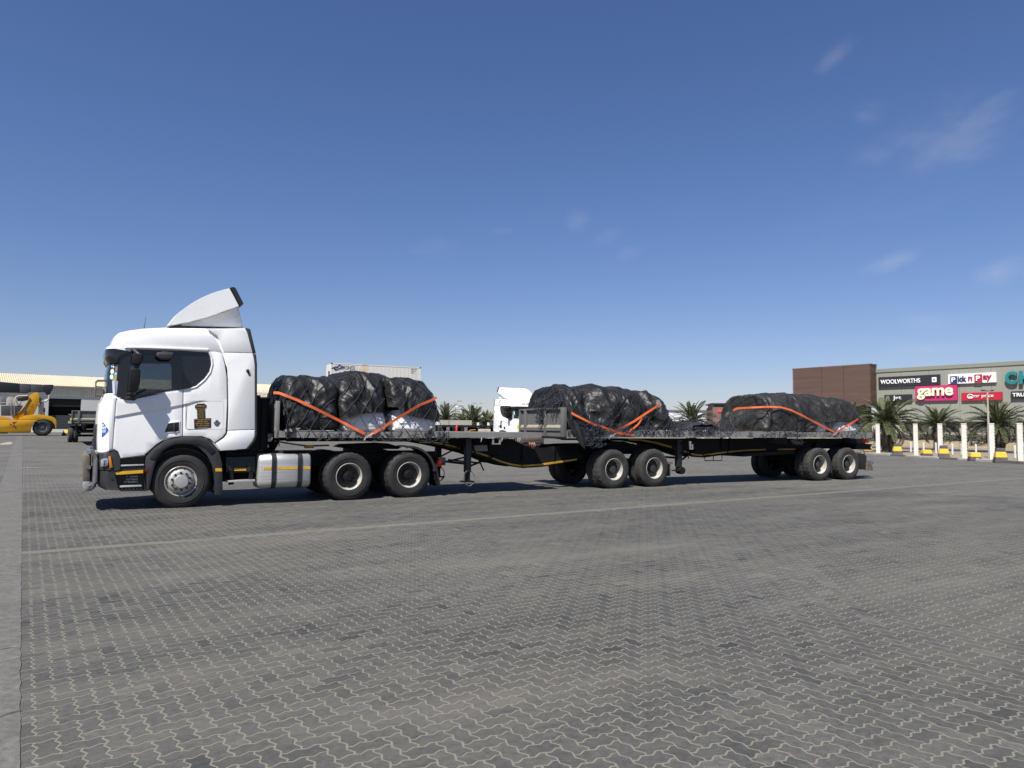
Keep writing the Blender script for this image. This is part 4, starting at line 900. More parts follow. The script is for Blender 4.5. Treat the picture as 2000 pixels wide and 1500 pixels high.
# wheels
W_DR1, W_DR2 = 3.355, 4.76
wheel(truck, 0.0, 0.02, 'front', spin=0.25); wheel(truck, 0.0, WID - 0.02, 'front', True)
for u in (W_DR1, W_DR2): wheel(truck, u, 0.02, 'drive'); wheel(truck, u, WID - 0.02, 'drive', True)
# chassis
q = MB()
for v in (0.82, 1.60): q.box(-1.0, 5.75, v, v + 0.08, 0.72, 1.02)
for u in (-0.6, 0.9, 2.2, 3.0, 4.06, 5.1, 5.65): q.box(u, u + 0.12, 0.9, 1.6, 0.75, 0.98)
q.build('chassis_frame', CHASSIS, truck)
for u in (0.0, W_DR1, W_DR2): MB().lathe([(0.09, 0.3), (0.09, 2.2)], u, 0.5, 16, cap=True).build('axle', CHASSIS, truck)
for u in (W_DR1, W_DR2): MB().lathe([(0.05, -0.2), (0.19, -0.14), (0.22, 0.0), (0.19, 0.14), (0.05, 0.2)], 1.25, 0.5, 16, axis='u').build('differential', CHASSIS, truck, loc=(u, 0, 0))
q = MB()
for u in (W_DR1, W_DR2):
    for v in (0.70, 1.72): q.prism([(u - 0.55, 0.63), (u - 0.1, 0.55), (u + 0.1, 0.55), (u + 0.55, 0.63), (u + 0.1, 0.70), (u - 0.1, 0.70)], v, v + 0.09)
q.build('leaf_springs', CHASSIS, truck)
MB().box(0.7, 1.9, 0.45, 2.05, 0.45, 1.05).build('gearbox', CHASSIS, truck, 35, 0.06)
q = MB().prism([(3.45, 1.13), (3.6, 1.19), (4.5, 1.22), (4.85, 1.12), (4.75, 1.08), (3.6, 1.10)], 0.75, 1.75); q.box(3.7, 4.4, 0.78, 1.72, 1.0, 1.12); q.build('fifth_wheel', CHASSIS, truck, 35, 0.02)
# catwalk gear behind the cab
q = MB().box(1.32, 1.50, 0.35, 2.15, 1.05, 2.25)
for v in (0.45, 0.85, 1.3): q.lathe([(0.001, 1.1), (0.12, 1.1), (0.12, 2.2), (0.001, 2.2)], 1.58, v, 16, axis='z')
q.build('air_tanks', CHASSIS, truck, 40)
q = MB()
for k in range(5):
    v = 0.6 + 0.16 * k; t = np.linspace(0, 1, 18)
    q.tube([(1.45 + 0.6 * s_, v + 0.06 * math.sin(9 * s_), 1.9 - 2.6 * s_ * (1 - s_) - 0.35 * s_) for s_ in t], 0.018, 6)
for k in range(3):
    t = np.linspace(0, 14 * math.pi, 120); q.tube([(1.62 + 0.012 * s_ / 1.4, 0.7 + 0.2 * k + 0.045 * math.cos(s_), 1.22 + 0.045 * math.sin(s_)) for s_ in t], 0.010, 5)
q.build('air_hoses', BLACKP, truck, 60)
MB().tube([(1.9, 0.75, 1.28), (2.3, 0.72, 1.21), (2.6, 0.74, 1.17), (3.1, 0.78, 1.18)], 0.022, 6).build('grey_hose', STEEL, truck, 60)
MB().box(2.55, 2.75, 0.72, 0.80, 1.12, 1.19).build('yellow_coupling', YELTAPE, truck)
MB().box(0.9, 2.95, 0.85, 1.65, 1.03, 1.05).build('catwalk', CHASSIS, truck)
q = MB().lathe([(0.001, 0.25), (0.05, 0.25), (0.06, 0.30), (0.05, 0.36), (0.001, 0.36)], 1.70, 1.40, 12); q.prism([(1.75, 1.40), (1.85, 1.46), (1.9, 1.56), (1.80, 1.52)], 0.28, 0.34); q.build('hose_bracket', RUSTY, truck, 40)
# battery box, steps, fuel tank
panel(truck, 'battery_box', BLACKP, T, [(441, 893), (499, 891), (499, 922), (441, 923)], 0.16, 0.75, 0.012)
q = MB()
for x in (447, 483): q.prism(PX(T, [(x, 902), (x + 8, 901.5), (x + 8, 920.5), (x, 921)], 0.14), 0.135, 0.17)
q.build('box_clamps', GREYP, truck, 35, 0.004)
panel(truck, 'reflective_tape', YELTAPE, T, [(457.5, 914.6), (481, 914), (481, 919), (457.5, 919.6)], 0.145, 0.16)
panel(truck, 'step', TREADP, T, [(443, 938.6), (498.5, 936.6), (498.5, 941), (443, 942.4)], 0.06, 0.34, 0.004)
panel(truck, 'step_hanger', CHASSIS, T, [(447, 923), (455, 922), (457, 946), (447, 947)], 0.12, 0.2)
panel(truck, 'step_hanger', CHASSIS, T, [(487, 922), (494, 922), (494, 940), (487, 941)], 0.12, 0.2)
t0u, tz1 = S(505.5, 887, 0.02); t1u, _ = S(609.5, 887, 0.02); _, tz0 = S(515, 954.5, 0.02)
def rr_vz(v0, v1, z0, z1, r0, r1, k=6):
    out = []
    for cv, cz, a0, r in ((v1 - r1, z0 + r1, -90, r1), (v1 - r1, z1 - r1, 0, r1), (v0 + r0, z1 - r0, 90, r0), (v0 + r0, z0 + r0, 180, r0)):
        for i in range(k): a = RAD(a0 + 90 * i / (k - 1)); out.append((cv + r * math.cos(a), cz + r * math.sin(a)))
    return out
def loft_u(sections):
    q = MB(); V = []; n = len(sections[0][1])
    for u, sec in sections: V += [(u, v, z) for v, z in sec]
    F = [(k * n + i, k * n + (i + 1) % n, (k + 1) * n + (i + 1) % n, (k + 1) * n + i) for k in range(len(sections) - 1) for i in range(n)]
    F += [tuple(range(n)), tuple((len(sections) - 1) * n + i for i in range(n))]
    return q.add(V, F)
tank = empty('fuel_tank', (0, 0, 0), 0, truck)
loft_u([(t0u, rr_vz(0.10, 0.62, tz0 + 0.07, tz1 - 0.07, 0.10, 0.10)), (t0u + 0.012, rr_vz(0.05, 0.66, tz0 + 0.02, tz1 - 0.02, 0.14, 0.12)), (t0u + 0.05, rr_vz(0.02, 0.68, tz0, tz1, 0.15, 0.12)),
        (t1u - 0.05, rr_vz(0.02, 0.68, tz0, tz1, 0.15, 0.12)), (t1u - 0.012, rr_vz(0.05, 0.66, tz0 + 0.02, tz1 - 0.02, 0.14, 0.12)), (t1u, rr_vz(0.10, 0.62, tz0 + 0.07, tz1 - 0.07, 0.10, 0.10))]).build('tank_body', ALU, tank, 40)
for pa in (530.5, 581.5):
    ua = S(pa, 920, 0.02)[0]; ub = S(pa + 9, 920, 0.02)[0]; o_ = rr_vz(0.006, 0.694, tz0 - 0.014, tz1 + 0.014, 0.16, 0.13)
    loft_u([(ua, o_), (ub, o_)]).build('tank_strap', BLACKP, tank, 40)
for xa, xb in ((515, 530), (540.5, 581), (591, 606)):
    panel(tank, 'reflective_tape', YELTAPE, T, [(xa, 912.5 - 0.016 * (xa - 515)), (xb, 912.5 - 0.016 * (xb - 515)), (xb, 917.5 - 0.016 * (xb - 515)), (xa, 917.5 - 0.016 * (xa - 515))], 0.015, 0.03)
MB().lathe([(0.001, tz1), (0.07, tz1), (0.07, tz1 + 0.05), (0.055, tz1 + 0.06), (0.001, tz1 + 0.06)], S(556, 890)[0], 0.3, 14, axis='z').build('filler_cap', BLACKP, tank, 40)
panel(truck, 'tank_rail', CHASSIS, T, [(441, 884), (609, 880.5), (609, 886.5), (441, 891)], 0.35, 0.75)
# rear mudguards, flaps, lamps
q = MB(); aa = np.linspace(RAD(5), RAD(100), 14); q.prism([(W_DR2 + 0.63 * math.cos(t), 0.53 + 0.63 * math.sin(t)) for t in aa] + [(W_DR2 + 0.65 * math.cos(t), 0.53 + 0.65 * math.sin(t)) for t in aa[::-1]], 0.03, 0.64)
q.prism([(W_DR2 + 0.60 * math.cos(t), 0.53 + 0.60 * math.sin(t)) for t in aa] + [(W_DR2 + 0.648 * math.cos(t), 0.53 + 0.648 * math.sin(t)) for t in aa[::-1]], 0.0, 0.03)
q.build('mudguard', GREYP, truck, 40)
fl0, fz1 = S(849, 915, 0.02); fl1, fz0 = S(861, 950, 0.02)
MB().prism([(fl0 - 0.02, fz1 + 0.1), (fl0 + 0.05, fz1 + 0.1), (fl1, fz0), (fl1 - 0.03, fz0)], 0.02, 0.63).build('mud_flap', BLACKP, truck)
MB().box(5.52, 5.68, 0.06, 0.5, 0.72, 0.90).build('lamp_bracket', BLACKP, truck, 35, 0.01)
panel(truck, 'tail_lamp', REDLENS, T, [(858.5, 899.5), (864, 898.5), (864, 910), (858.5, 912.5)], 0.02, 0.25, 0.01)
# bull bar
bb = empty('bull_bar', (0, 0, 0), 0, truck)
q = MB(); q2 = MB()
for v in (0.14, 2.36):
    x, zt_ = S(184, 884, 0.14); _, zb_ = S(184, 957, 0.14)
    pth = [(x - 0.02, v, zt_ + 0.02), (x + 0.02, v, zt_ - 0.04), (x + 0.03, v, zt_ - 0.15), (x + 0.03, v, zb_ + 0.16), (x + 0.015, v, zb_ + 0.09), (x - 0.03, v, zb_ + 0.04), (x - 0.075, v, zb_ + 0.025)]
    q.tube(pth, 0.048, 12)
x, zt_ = S(184, 884, 0.14); _, zb_ = S(184, 957, 0.14)
for (z, dx) in ((zt_ + 0.02, -0.02), (zt_ - 0.27, -0.08), (zb_ + 0.02, -0.07)):
    q.tube([(x + dx + 0.0, 0.14, z), (x + dx - 0.06, 0.5, z), (x + dx - 0.08, 1.25, z), (x + dx - 0.06, 2.0, z), (x + dx, 2.36, z)], 0.042, 10)
q.build('bar_tubes', mat('bar_steel', (0.42, 0.41, 0.40), 0.3, 0.9, var=0.2, dirt=(0.2, 0.175, 0.14), dirt_amt=0.7, dirt_scale=4), bb, 60)
MB().prism(PX(T, [(160.5, 889), (164, 887.5), (175.5, 889), (176.5, 892), (176, 945), (161.5, 945)], 0.2), 0.2, 2.3).build('bar_panel', RUSTY, bb, 40, 0.03)
MB().prism(PX(T, [(161.5, 941), (175.5, 940.5), (174, 954), (168, 961), (162.5, 961)], 0.07), 0.07, 0.09).build('number_plate_guard', STEEL, bb, 40, 0.01)
MB().prism(PX(T, [(168, 883.5), (184, 878), (192, 882), (188, 890), (176, 888)], 0.2), 0.2, 2.3).build('bar_top', CHROME, bb, 40, 0.02)
q = MB(); 
for v in (0.55, 1.95): q.box(x - 0.05, x + 0.45, v, v + 0.06, 0.55, 0.75)
q.build('bar_mount', CHASSIS, bb)

# ------------------------------------------------------------------ front trailer
t1 = tag(empty('flatbed_trailer', T.o, TRUCK_ANG), 'grey flatbed trailer coupled directly behind the white truck tractor unit', 'trailer', 'flatbed trailers in the yard')
UA, UB = S(546, 846)[0], S(1056, 849)[0]; ZD1, ZD0 = 1.498, 1.368
q = MB().box(UA, UB, 0.055, WID - 0.055, ZD1 - 0.045, ZD1 - 0.006)
q.build('deck', TRDECK, t1)
def side_rail(root, u0, u1, v, z0, z1, near=True):
    s_ = 1 if near else -1
    sec = [(0, z1), (0, z0), (0.07, z0), (0.07, z0 + 0.012), (0.012, z0 + 0.012), (0.012, z1 - 0.012), (0.07, z1 - 0.012), (0.07, z1)]
    return loft_u([(u0, [(v + s_ * a, b) for a, b in sec]), (u1, [(v + s_ * a, b) for a, b in sec])]).build('side_rail', TRGREY, root, 20)
side_rail(t1, UA, UB, 0.0, ZD0, ZD1); side_rail(t1, UA, UB, WID, ZD0, ZD1, False)
q = MB().box(UA - 0.05, UA, 0, WID, ZD0, ZD1); q.box(UB, UB + 0.03, 0, WID, ZD0 + 0.002, ZD1 - 0.002); q.build('end_rail', TRGREY, t1)
q = MB()
for u in np.arange(UA + 0.3, UB - 0.1, 0.45): q.box(u, u + 0.06, 0.072, WID - 0.072, ZD0 + 0.015, ZD1 - 0.05)
q.build('cross_members', CHASSIS, t1)
zt_ = S(547, 783)[1]
for v in (0.0, 0.8, 1.64, 2.44): MB().box(UA - 0.09, UA - 0.005, v, v + 0.06, ZD0 - 0.01, zt_).build('headboard_post', TRGREY, t1, 35, 0.008)
MB().box(UA - 0.06, UA - 0.02, 0.065, WID - 0.065, ZD1, zt_ - 0.05).build('headboard_panel', TRGREY, t1)
panel(t1, 'post_bracket', TRGREY, T, [(537, 789), (545, 789), (545, 799), (537, 797)], 0.01, 0.06)
panel(t1, 'post_bracket', CONCL, T, [(537, 836), (544, 831), (546, 836), (546, 841), (537, 840)], 0.01, 0.06, 0.004)
panel(t1, 'corner_plate', TRGREY, T, [(546, 841), (550, 841), (557.5, 850), (557.5, 854.5), (544, 854.5)], -0.012, -0.001)
VB = 0.78
BEAM1 = [(560, 856), (1000, 857.5), (1021, 868), (1043, 877.5), (1090, 870.5), (1118, 867.5), (1190, 866), (1190, 890), (1132, 899), (1060, 911.8), (1021, 914.5), (1000, 911.5), (977, 905.8), (955, 896), (928, 886.5), (898, 878.5), (865, 871), (830, 864.5), (810, 861.8), (700, 861), (560, 861)]
for v in (VB, 1.66):
    P = PX(T, BEAM1, VB); MB().prism(P, v, v + 0.03).build('main_beam', CHASSIS, t1)
    low = P[12:]; MB().prism([(a, b - 0.012) for a, b in low] + [(a, b + 0.006) for a, b in low[::-1]], v - 0.06, v + 0.10).build('beam_flange', CHASSIS, t1)
q = MB()
for px in (954, 1019, 1080): u = T.at(px, 890, VB)[0]; pts = np.array(PX(T, BEAM1, VB)); q.box(u - 0.012, u + 0.012, VB - 0.055, VB, 0.75 if px > 1000 else 1.0, 1.30 if px < 1000 else 1.12)
q.build('web_stiffener', CHASSIS, t1)
for seg in ([(810, 858.8), (830, 861.3), (865, 867.3)], [(869.5, 868.3), (898, 874.8)], [(922, 881), (928, 882.8), (954, 891.2)], [(956, 892), (977, 901), (1000, 907.4), (1018, 909.8)], [(1021, 910), (1060, 907.3), (1120, 898.3), (1127, 897.2)]):
    ribbon(T, seg, 0.045, VB - 0.063, VB - 0.002).build('reflective_tape', YELDIRTY, t1)
# landing legs
def landing_leg(root, u, v, ztop, zfoot, near):
    lg = empty('landing_leg', (u, v, 0), 0, root)
    MB().box(-0.075, 0.075, 0, 0.13, 0.52, ztop).build('outer_tube', GREYP if near else CHASSIS, lg, 35, 0.008)
    MB().box(-0.055, 0.055, 0.02, 0.11, zfoot, 0.60).build('inner_tube', CHASSIS, lg)
    MB().box(-0.15, 0.15, -0.05, 0.18, zfoot - 0.02, zfoot + 0.01).build('foot', CHASSIS, lg)
    q = MB()
    for s_ in (-1, 1): t = np.linspace(0, 1, 14); q.tube([(s_ * (0.06 + 0.09 * math.sin(math.pi * k)), -0.02, zfoot + 0.25 - 0.33 * k) for k in t], 0.012, 5)
    t = np.linspace(0, 1, 14); q.tube([(-0.14 + 0.28 * k, -0.04, zfoot - 0.01 - 0.10 * math.sin(math.pi * k)) for k in t], 0.012, 5); q.build('chain', RUSTY, lg, 60)
    if not near:
        q = MB()
        for z in np.arange(0.62, ztop - 0.1, 0.055): q.box(0.074, 0.080, 0.05, 0.075, z, z + 0.02)
        q.build('adjusting_holes', CONCL, lg)
    return lg
ul = S(915, 930, 0.30)[0]
landing_leg(t1, ul, 0.30, 1.36, 0.30, True); landing_leg(t1, ul, 2.05, 1.36, 0.30, False)
q = MB().tube([(ul, 0.36, 0.72), (ul, 2.1, 0.72)], 0.03, 8); q.tube([(ul + 0.08, 0.4, 0.66), (ul + 1.1, 0.8, 0.92)], 0.025, 6); q.tube([(ul + 0.08, 2.1, 0.66), (ul + 1.1, 1.7, 0.92)], 0.025, 6)
q.tube([(ul + 0.05, 0.36, 1.3), (ul + 0.45, 0.36, 0.55)], 0.018, 6); q.tube([(ul + 0.3, 0.3, 0.74), (ul + 0.3, 2.1, 0.74)], 0.022, 6); q.tube([(ul - 0.1, 0.36, 1.2), (ul - 0.6, 1.2, 0.75)], 0.02, 6); q.build('leg_brace', CHASSIS, t1, 60)
panel(t1, 'tool_box', TRGREY, T, [(926, 870), (952, 869), (953, 881), (927, 881.5)], 0.45, 0.77, 0.01)
q = MB().prism(PX(T, [(962, 856), (965, 856), (965, 866), (975, 866), (975, 856), (978, 856), (978, 868), (962, 868)], 0.02), 0.02, 0.06); q.build('rope_hook_rack', STEEL, t1)
for px in (941, 981, 1012, 1016): u = S(px, 858, 0.0)[0]; MB().tube([(u, 0.01, 1.37), (u - 0.01, -0.01, 1.31), (u - 0.03, 0.0, 1.27)], 0.008, 5).build('rope_hook', STEEL, t1, 60)
# bogie under the second trailer's nose
W1A, W1B = 10.61, 12.03
for u in (W1A, W1B): wheel(t1, u, -0.06, 'trailer' if u == W1A else 'plain'); wheel(t1, u, WID - 0.06, 'trailer', True); MB().lathe([(0.075, 0.2), (0.075, 2.3)], u, 0.5, 14, cap=True).build('axle', CHASSIS, t1)
q = MB()
for v in (0.78, 1.66): q.box(W1A - 1.2, W1B + 0.7, v, v + 0.09, 0.88, 1.16)
for u in (W1A - 0.6, 11.3, W1B + 0.4): q.box(u, u + 0.12, 0.82, 1.7, 0.9, 1.1)
for u in (W1A, W1B):
    for v in (0.66, 1.74): q.prism([(u - 0.6, 0.70), (u - 0.1, 0.58), (u + 0.1, 0.58), (u + 0.6, 0.70), (u + 0.1, 0.76), (u - 0.1, 0.76)], v, v + 0.09)
q.build('bogie_frame', CHASSIS, t1)
q = MB().prism([(10.75, 1.15), (10.9, 1.23), (11.6, 1.25), (12.0, 1.16), (11.9, 1.12), (10.8, 1.12)], 0.75, 1.75); q.build('fifth_wheel', CHASSIS, t1, 35, 0.02)
MB().box(12.62, 12.66, 0.0, 0.5, 0.28, 0.62).build('mud_flap', GREYP, t1); MB().box(12.55, 12.75, 0.0, 0.45, 0.62, 0.68).build('flap_bracket', RUSTY, t1)
t = np.linspace(0, 12 * math.pi, 130)
u0, z0 = S(1024, 871, 1.0); q = MB().tube([(u0 + 0.028 * s_ / 3.3, 1.0 + 0.075 * math.cos(s_), z0 + 0.02 + 0.075 * math.sin(s_)) for s_ in t], 0.012, 5); q.build('air_coil', mat('red_coil', (0.32, 0.07, 0.03), 0.5, dirt=(0.5, 0.4, 0.25), dirt_amt=0.7), t1, 60)
q = MB().box(u0 + 0.05, u0 + 0.5, 0.95, 1.1, z0 + 0.14, z0 + 0.26); q.build('coupling_block', RUSTY, t1, 35, 0.01)

# ------------------------------------------------------------------ rear trailer, turned a little against the front one
K = T.w(11.30, 1.22, 0.0)
E_ = (ground(1603, 939.4) + ground(1660, 937)) / 2
ang2 = RAD(26.5)
for _ in range(20):                                          # heading such that the near wheels stand on the near side line
    u2, v2 = np.array([math.cos(ang2), math.sin(ang2), 0]), np.array([-math.sin(ang2), math.cos(ang2), 0])
    err = (E_ - (K - 1.25 * v2)) @ v2; ang2 += err / 7.0
T2 = Frame(K - 1.25 * v2, math.degrees(ang2))
E0 = T2.at(1103.5, 853)[0]
t2 = tag(empty('flatbed_trailer', T2.o, T2.deg), 'second flatbed trailer with grey front board marked T, rearmost of the truck', 'trailer', 'flatbed trailers in the yard')
UE = T2.at(1701, 850)[0]
ZE1, ZE0 = T2.at(1600, 844.2)[1], T2.at(1600, 855)[1]
MB().box(E0, UE, 0.055, WID - 0.055, ZE1 - 0.045, ZE1 - 0.006).build('deck', TRDECK, t2)
side_rail(t2, E0, UE, 0.0, ZE0, ZE1); side_rail(t2, E0, UE, WID, ZE0, ZE1, False)
q = MB().box(UE, UE + 0.05, 0, WID, ZE0 - 0.01, ZE1); q.build('end_rail', TRGREY, t2)
q = MB()
for u in np.arange(E0 + 0.3, UE - 0.1, 0.45): q.box(u, u + 0.06, 0.072, WID - 0.072, ZE0 + 0.015, ZE1 - 0.05)
q.build('cross_members', CHASSIS, t2)
# headboard: posts, three pressed panels each with a dusty ledge, top rail
ztb = T2.at(1103, 796)[1]; zbb = T2.at(1103, 853.5)[1]
hb = empty('headboard', (E0, 0, 0), 0, t2)
def pv(px):                                                   # where the sight line meets the headboard plane
    r = ray(px, 820); t = ((T2.o + E0 * T2.u - CAMP) @ T2.u) / (r @ T2.u); return float((CAMP + t * r - T2.o) @ T2.v)
vp = [pv(1103.8), pv(1099), pv(1069.5), pv(1066), pv(1031), pv(1027.2), pv(1004)]
vL = min(vp[6] + 0.05, 2.55)
zled = T2.at(1103, 832)[1]; z2 = T2.at(1103, 843)[1]
for a, b in ((vp[0], vp[1]), (vp[2], vp[3]), (vp[4], vp[5]), (vL - 0.05, vL)):
    MB().box(-0.07, 0.05, a, b, zbb, ztb).build('post', TRHEAD, hb, 35, 0.006)
MB().box(-0.06, 0.04, vp[0] + 0.005, vL - 0.005, ztb - 0.045, ztb + 0.006).build('top_rail', TRHEAD, hb, 35, 0.006)
for a, b in ((vp[1], vp[2]), (vp[3], vp[4]), (vp[5], vL - 0.05)):
    MB().box(0.0, 0.03, a + 0.002, b - 0.002, zled + 0.02, ztb - 0.04).build('board_panel', TRHEAD, hb)
    MB().prism([(-0.055, zled - 0.06), (-0.055, zled - 0.035), (0.0, zled + 0.03), (0.03, zled + 0.03), (0.03, zled - 0.06)], a + 0.004, b - 0.004).build('ledge', mat('dusty_ledge', (0.24, 0.215, 0.165), 0.9, var=0.2, dirt=(0.33, 0.28, 0.2), dirt_amt=0.5, dirt_scale=8), hb)
    MB().box(-0.05, 0.03, a + 0.003, b - 0.003, zled - 0.13, zled - 0.062).build('lower_rail', TRHEAD, hb)
    MB().box(-0.02, 0.02, a + 0.003, b - 0.003, zbb + 0.01, zled - 0.135).build('lower_panel', TRHEAD, hb)
MB().box(-0.065, 0.04, vp[0] + 0.004, vL - 0.004, zbb - 0.05, zbb + 0.006).build('bottom_rail', CHASSIS, hb)
vt = pv(1015.5); zt1, zt0 = ztb - 0.22, zled + 0.17
q = MB().box(-0.006, -0.001, vt - 0.10, vt + 0.10, zt1 - 0.028, zt1); q.box(-0.006, -0.001, vt - 0.013, vt + 0.013, zt0, zt1 - 0.029); q.build('letter_mark', CONCL, hb)
mk_ = MB().prism([(E0 - 0.10, zled - 0.10), (E0 - 0.07, zled - 0.10), (E0 - 0.07, zled + 0.02), (E0 - 0.10, zled + 0.02)], vL - 0.01, vL + 0.07); mk_.build('marker_board', mat('lime_marker', (0.62, 0.68, 0.05), 0.5), t2)
BEAM2 = [(1108, 857), (1690, 857), (1690, 869), (1600, 876), (1554, 881), (1496, 881.5), (1460, 883), (1404, 888.5), (1372, 893), (1356, 892), (1334, 885), (1315, 877), (1285, 868), (1255, 862), (1225, 860), (1130, 860)]
for v in (VB, 1.66):
    P = PX(T2, BEAM2, VB); MB().prism(P, v, v + 0.03).build('main_beam', CHASSIS, t2)
    low = P[2:]; MB().prism([(a, b - 0.012) for a, b in low] + [(a, b + 0.006) for a, b in low[::-1]], v - 0.06, v + 0.10).build('beam_flange', CHASSIS, t2)
for seg in ([(1228, 858), (1255, 860), (1285, 865.5), (1312, 873.5)], [(1334, 880.5), (1356, 888), (1372, 889.5)], [(1376, 889), (1404, 884.8), (1420, 883)], [(1424, 882.5), (1460, 879.5), (1496, 878)], [(1520, 877.8), (1554, 877.4)]):
    ribbon(T2, seg, 0.045, VB - 0.063, VB - 0.002).build('reflective_tape', YELDIRTY, t2)
q = MB()
for px in (1408, 1424): u = T2.at(px, 880, VB)[0]; q.box(u - 0.02, u + 0.02, VB - 0.055, VB, 1.0, 1.38)
q.build('web_stiffener', CHASSIS, t2)
ul2 = T2.at(1328, 900, 0.25)[0]
lg = empty('landing_leg', (ul2, 0.25, 0), 0, t2)
MB().box(-0.08, 0.08, 0, 0.14, 0.52, 1.30).build('outer_tube', GREYP, lg, 35, 0.008); MB().box(-0.055, 0.055, 0.02, 0.11, 0.34, 0.55).build('inner_tube', CHASSIS, lg)
q = MB().lathe([(0.001, -0.06), (0.10, -0.06), (0.11, 0.02), (0.10, 0.16), (0.001, 0.16)], 0.05, 0.42, 14); q.box(-0.19, 0.02, -0.04, 0.15, 0.40, 0.43); q.build('foot', CHASSIS, lg, 40)
MB().tube([(0.0, -0.02, 1.22), (0.08, -0.04, 1.18), (0.10, -0.04, 0.98), (0.02, -0.02, 0.9)], 0.02, 6).build('crank', CHASSIS, lg, 60)
lg2 = copy_tree(lg, t2); lg2.location = (ul2, 2.1, 0)
q = MB().tube([(ul2, 0.3, 0.78), (ul2, 2.2, 0.78)], 0.03, 8); q.tube([(ul2 + 0.08, 0.35, 0.68), (ul2 + 1.0, 0.8, 0.98)], 0.028, 6); q.tube([(ul2 + 0.3, 0.4, 1.25), (ul2 + 0.45, 0.4, 0.75)], 0.016, 6); q.build('leg_brace', CHASSIS, t2, 60)
panel(t2, 'hanging_hook', STEEL, T2, [(1347, 862), (1350, 862), (1350, 876), (1352.5, 876), (1352.5, 868), (1354, 868), (1354, 878), (1348, 878)], 0.02, 0.05)
q = MB(); a_, b_ = T2.at(1376.5, 889, 0.4), T2.at(1410, 899, 0.4)
q.tube([(a_[0], 0.4, a_[1]), (a_[0], 0.4, b_[1]), (b_[0], 0.4, b_[1]), (b_[0], 0.4, a_[1]), (a_[0], 0.4, a_[1])], 0.014, 5); m_ = (a_[0] + b_[0]) / 2; q.tube([(m_, 0.4, a_[1]), (m_, 0.4, b_[1])], 0.014, 5); q.build('rope_frame', CHASSIS, t2, 60)
# spare wheel slung flat, rear axles, flaps and beam
sp = empty('spare_wheel', (T2.at(1500, 893, 1.1)[0] + 0.1, 1.1, 0.86), 0, t2)
link('tyre', TYRE_T, sp, (0, 0, 0.28), (math.pi / 2, 0, 0)); link('rim', RIM_TRAIL, sp, (0, 0, 0.28), (math.pi / 2, 0, 0))
panel(t2, 'spare_carrier', CHASSIS, T2, [(1452, 886), (1552, 880), (1552, 886), (1452, 892)], 0.3, 1.9)
W2A, W2B = T2.at(1602.5, 907)[0], T2.at(1659, 906)[0]
for u in (W2A, W2B): wheel(t2, u, 0.0, 'trailer'); wheel(t2, u, WID, 'trailer', True); MB().lathe([(0.075, 0.2), (0.075, 2.3)], u, 0.5, 14, cap=True).build('axle', CHASSIS, t2)
q = MB()
for u in (W2A, W2B):
    for v in (0.66, 1.74): q.prism([(u - 0.6, 0.72), (u - 0.1, 0.60), (u + 0.1, 0.60), (u + 0.6, 0.72), (u + 0.1, 0.78), (u - 0.1, 0.78)], v, v + 0.09)
for v in (0.64, 1.72): q.box((W2A + W2B) / 2 - 0.12, (W2A + W2B) / 2 + 0.12, v, v + 0.14, 0.6, 1.2)
q.build('leaf_springs', CHASSIS, t2)
panel(t2, 'rear_beam', CHASSIS, T2, [(1672, 865.5), (1706, 867.5), (1700, 872), (1704, 879), (1672, 878)], 0.15, 2.35, 0.01)
MB().box(UE - 0.35, UE - 0.05, 0.75, 0.85, 0.9, ZE0).build('rear_beam', CHASSIS, t2)
panel(t2, 'mud_flap', BLACKP, T2, [(1682, 886), (1690, 887), (1693, 893), (1690, 917.5), (1683, 917)], 0.05, 0.6, 0.01)
panel(t2, 'flap_plate', RUSTY, T2, [(1696.5, 900), (1701, 900), (1706, 919), (1690.5, 918.5), (1693, 909)], 0.08, 0.12)
q = MB(); a_ = T2.at(1701, 901, 0.08); q.tube([(a_[0] - 0.2, 0.1, a_[1] + 0.01), (a_[0] + 0.12, 0.1, a_[1]), (a_[0] + 0.16, 0.1, a_[1] - 0.04), (a_[0] + 0.10, 0.1, a_[1] - 0.08)], 0.018, 6); q.build('tow_hook', CHROME, t2, 60)
for k in range(2): panel(t2, 'tail_lamp', REDLENS, T2, [(1692, 858 + 4 * k), (1697, 858 + 4 * k), (1697, 861 + 4 * k), (1692, 861 + 4 * k)], 0.35 + 0.3 * k, 0.5 + 0.3 * k)

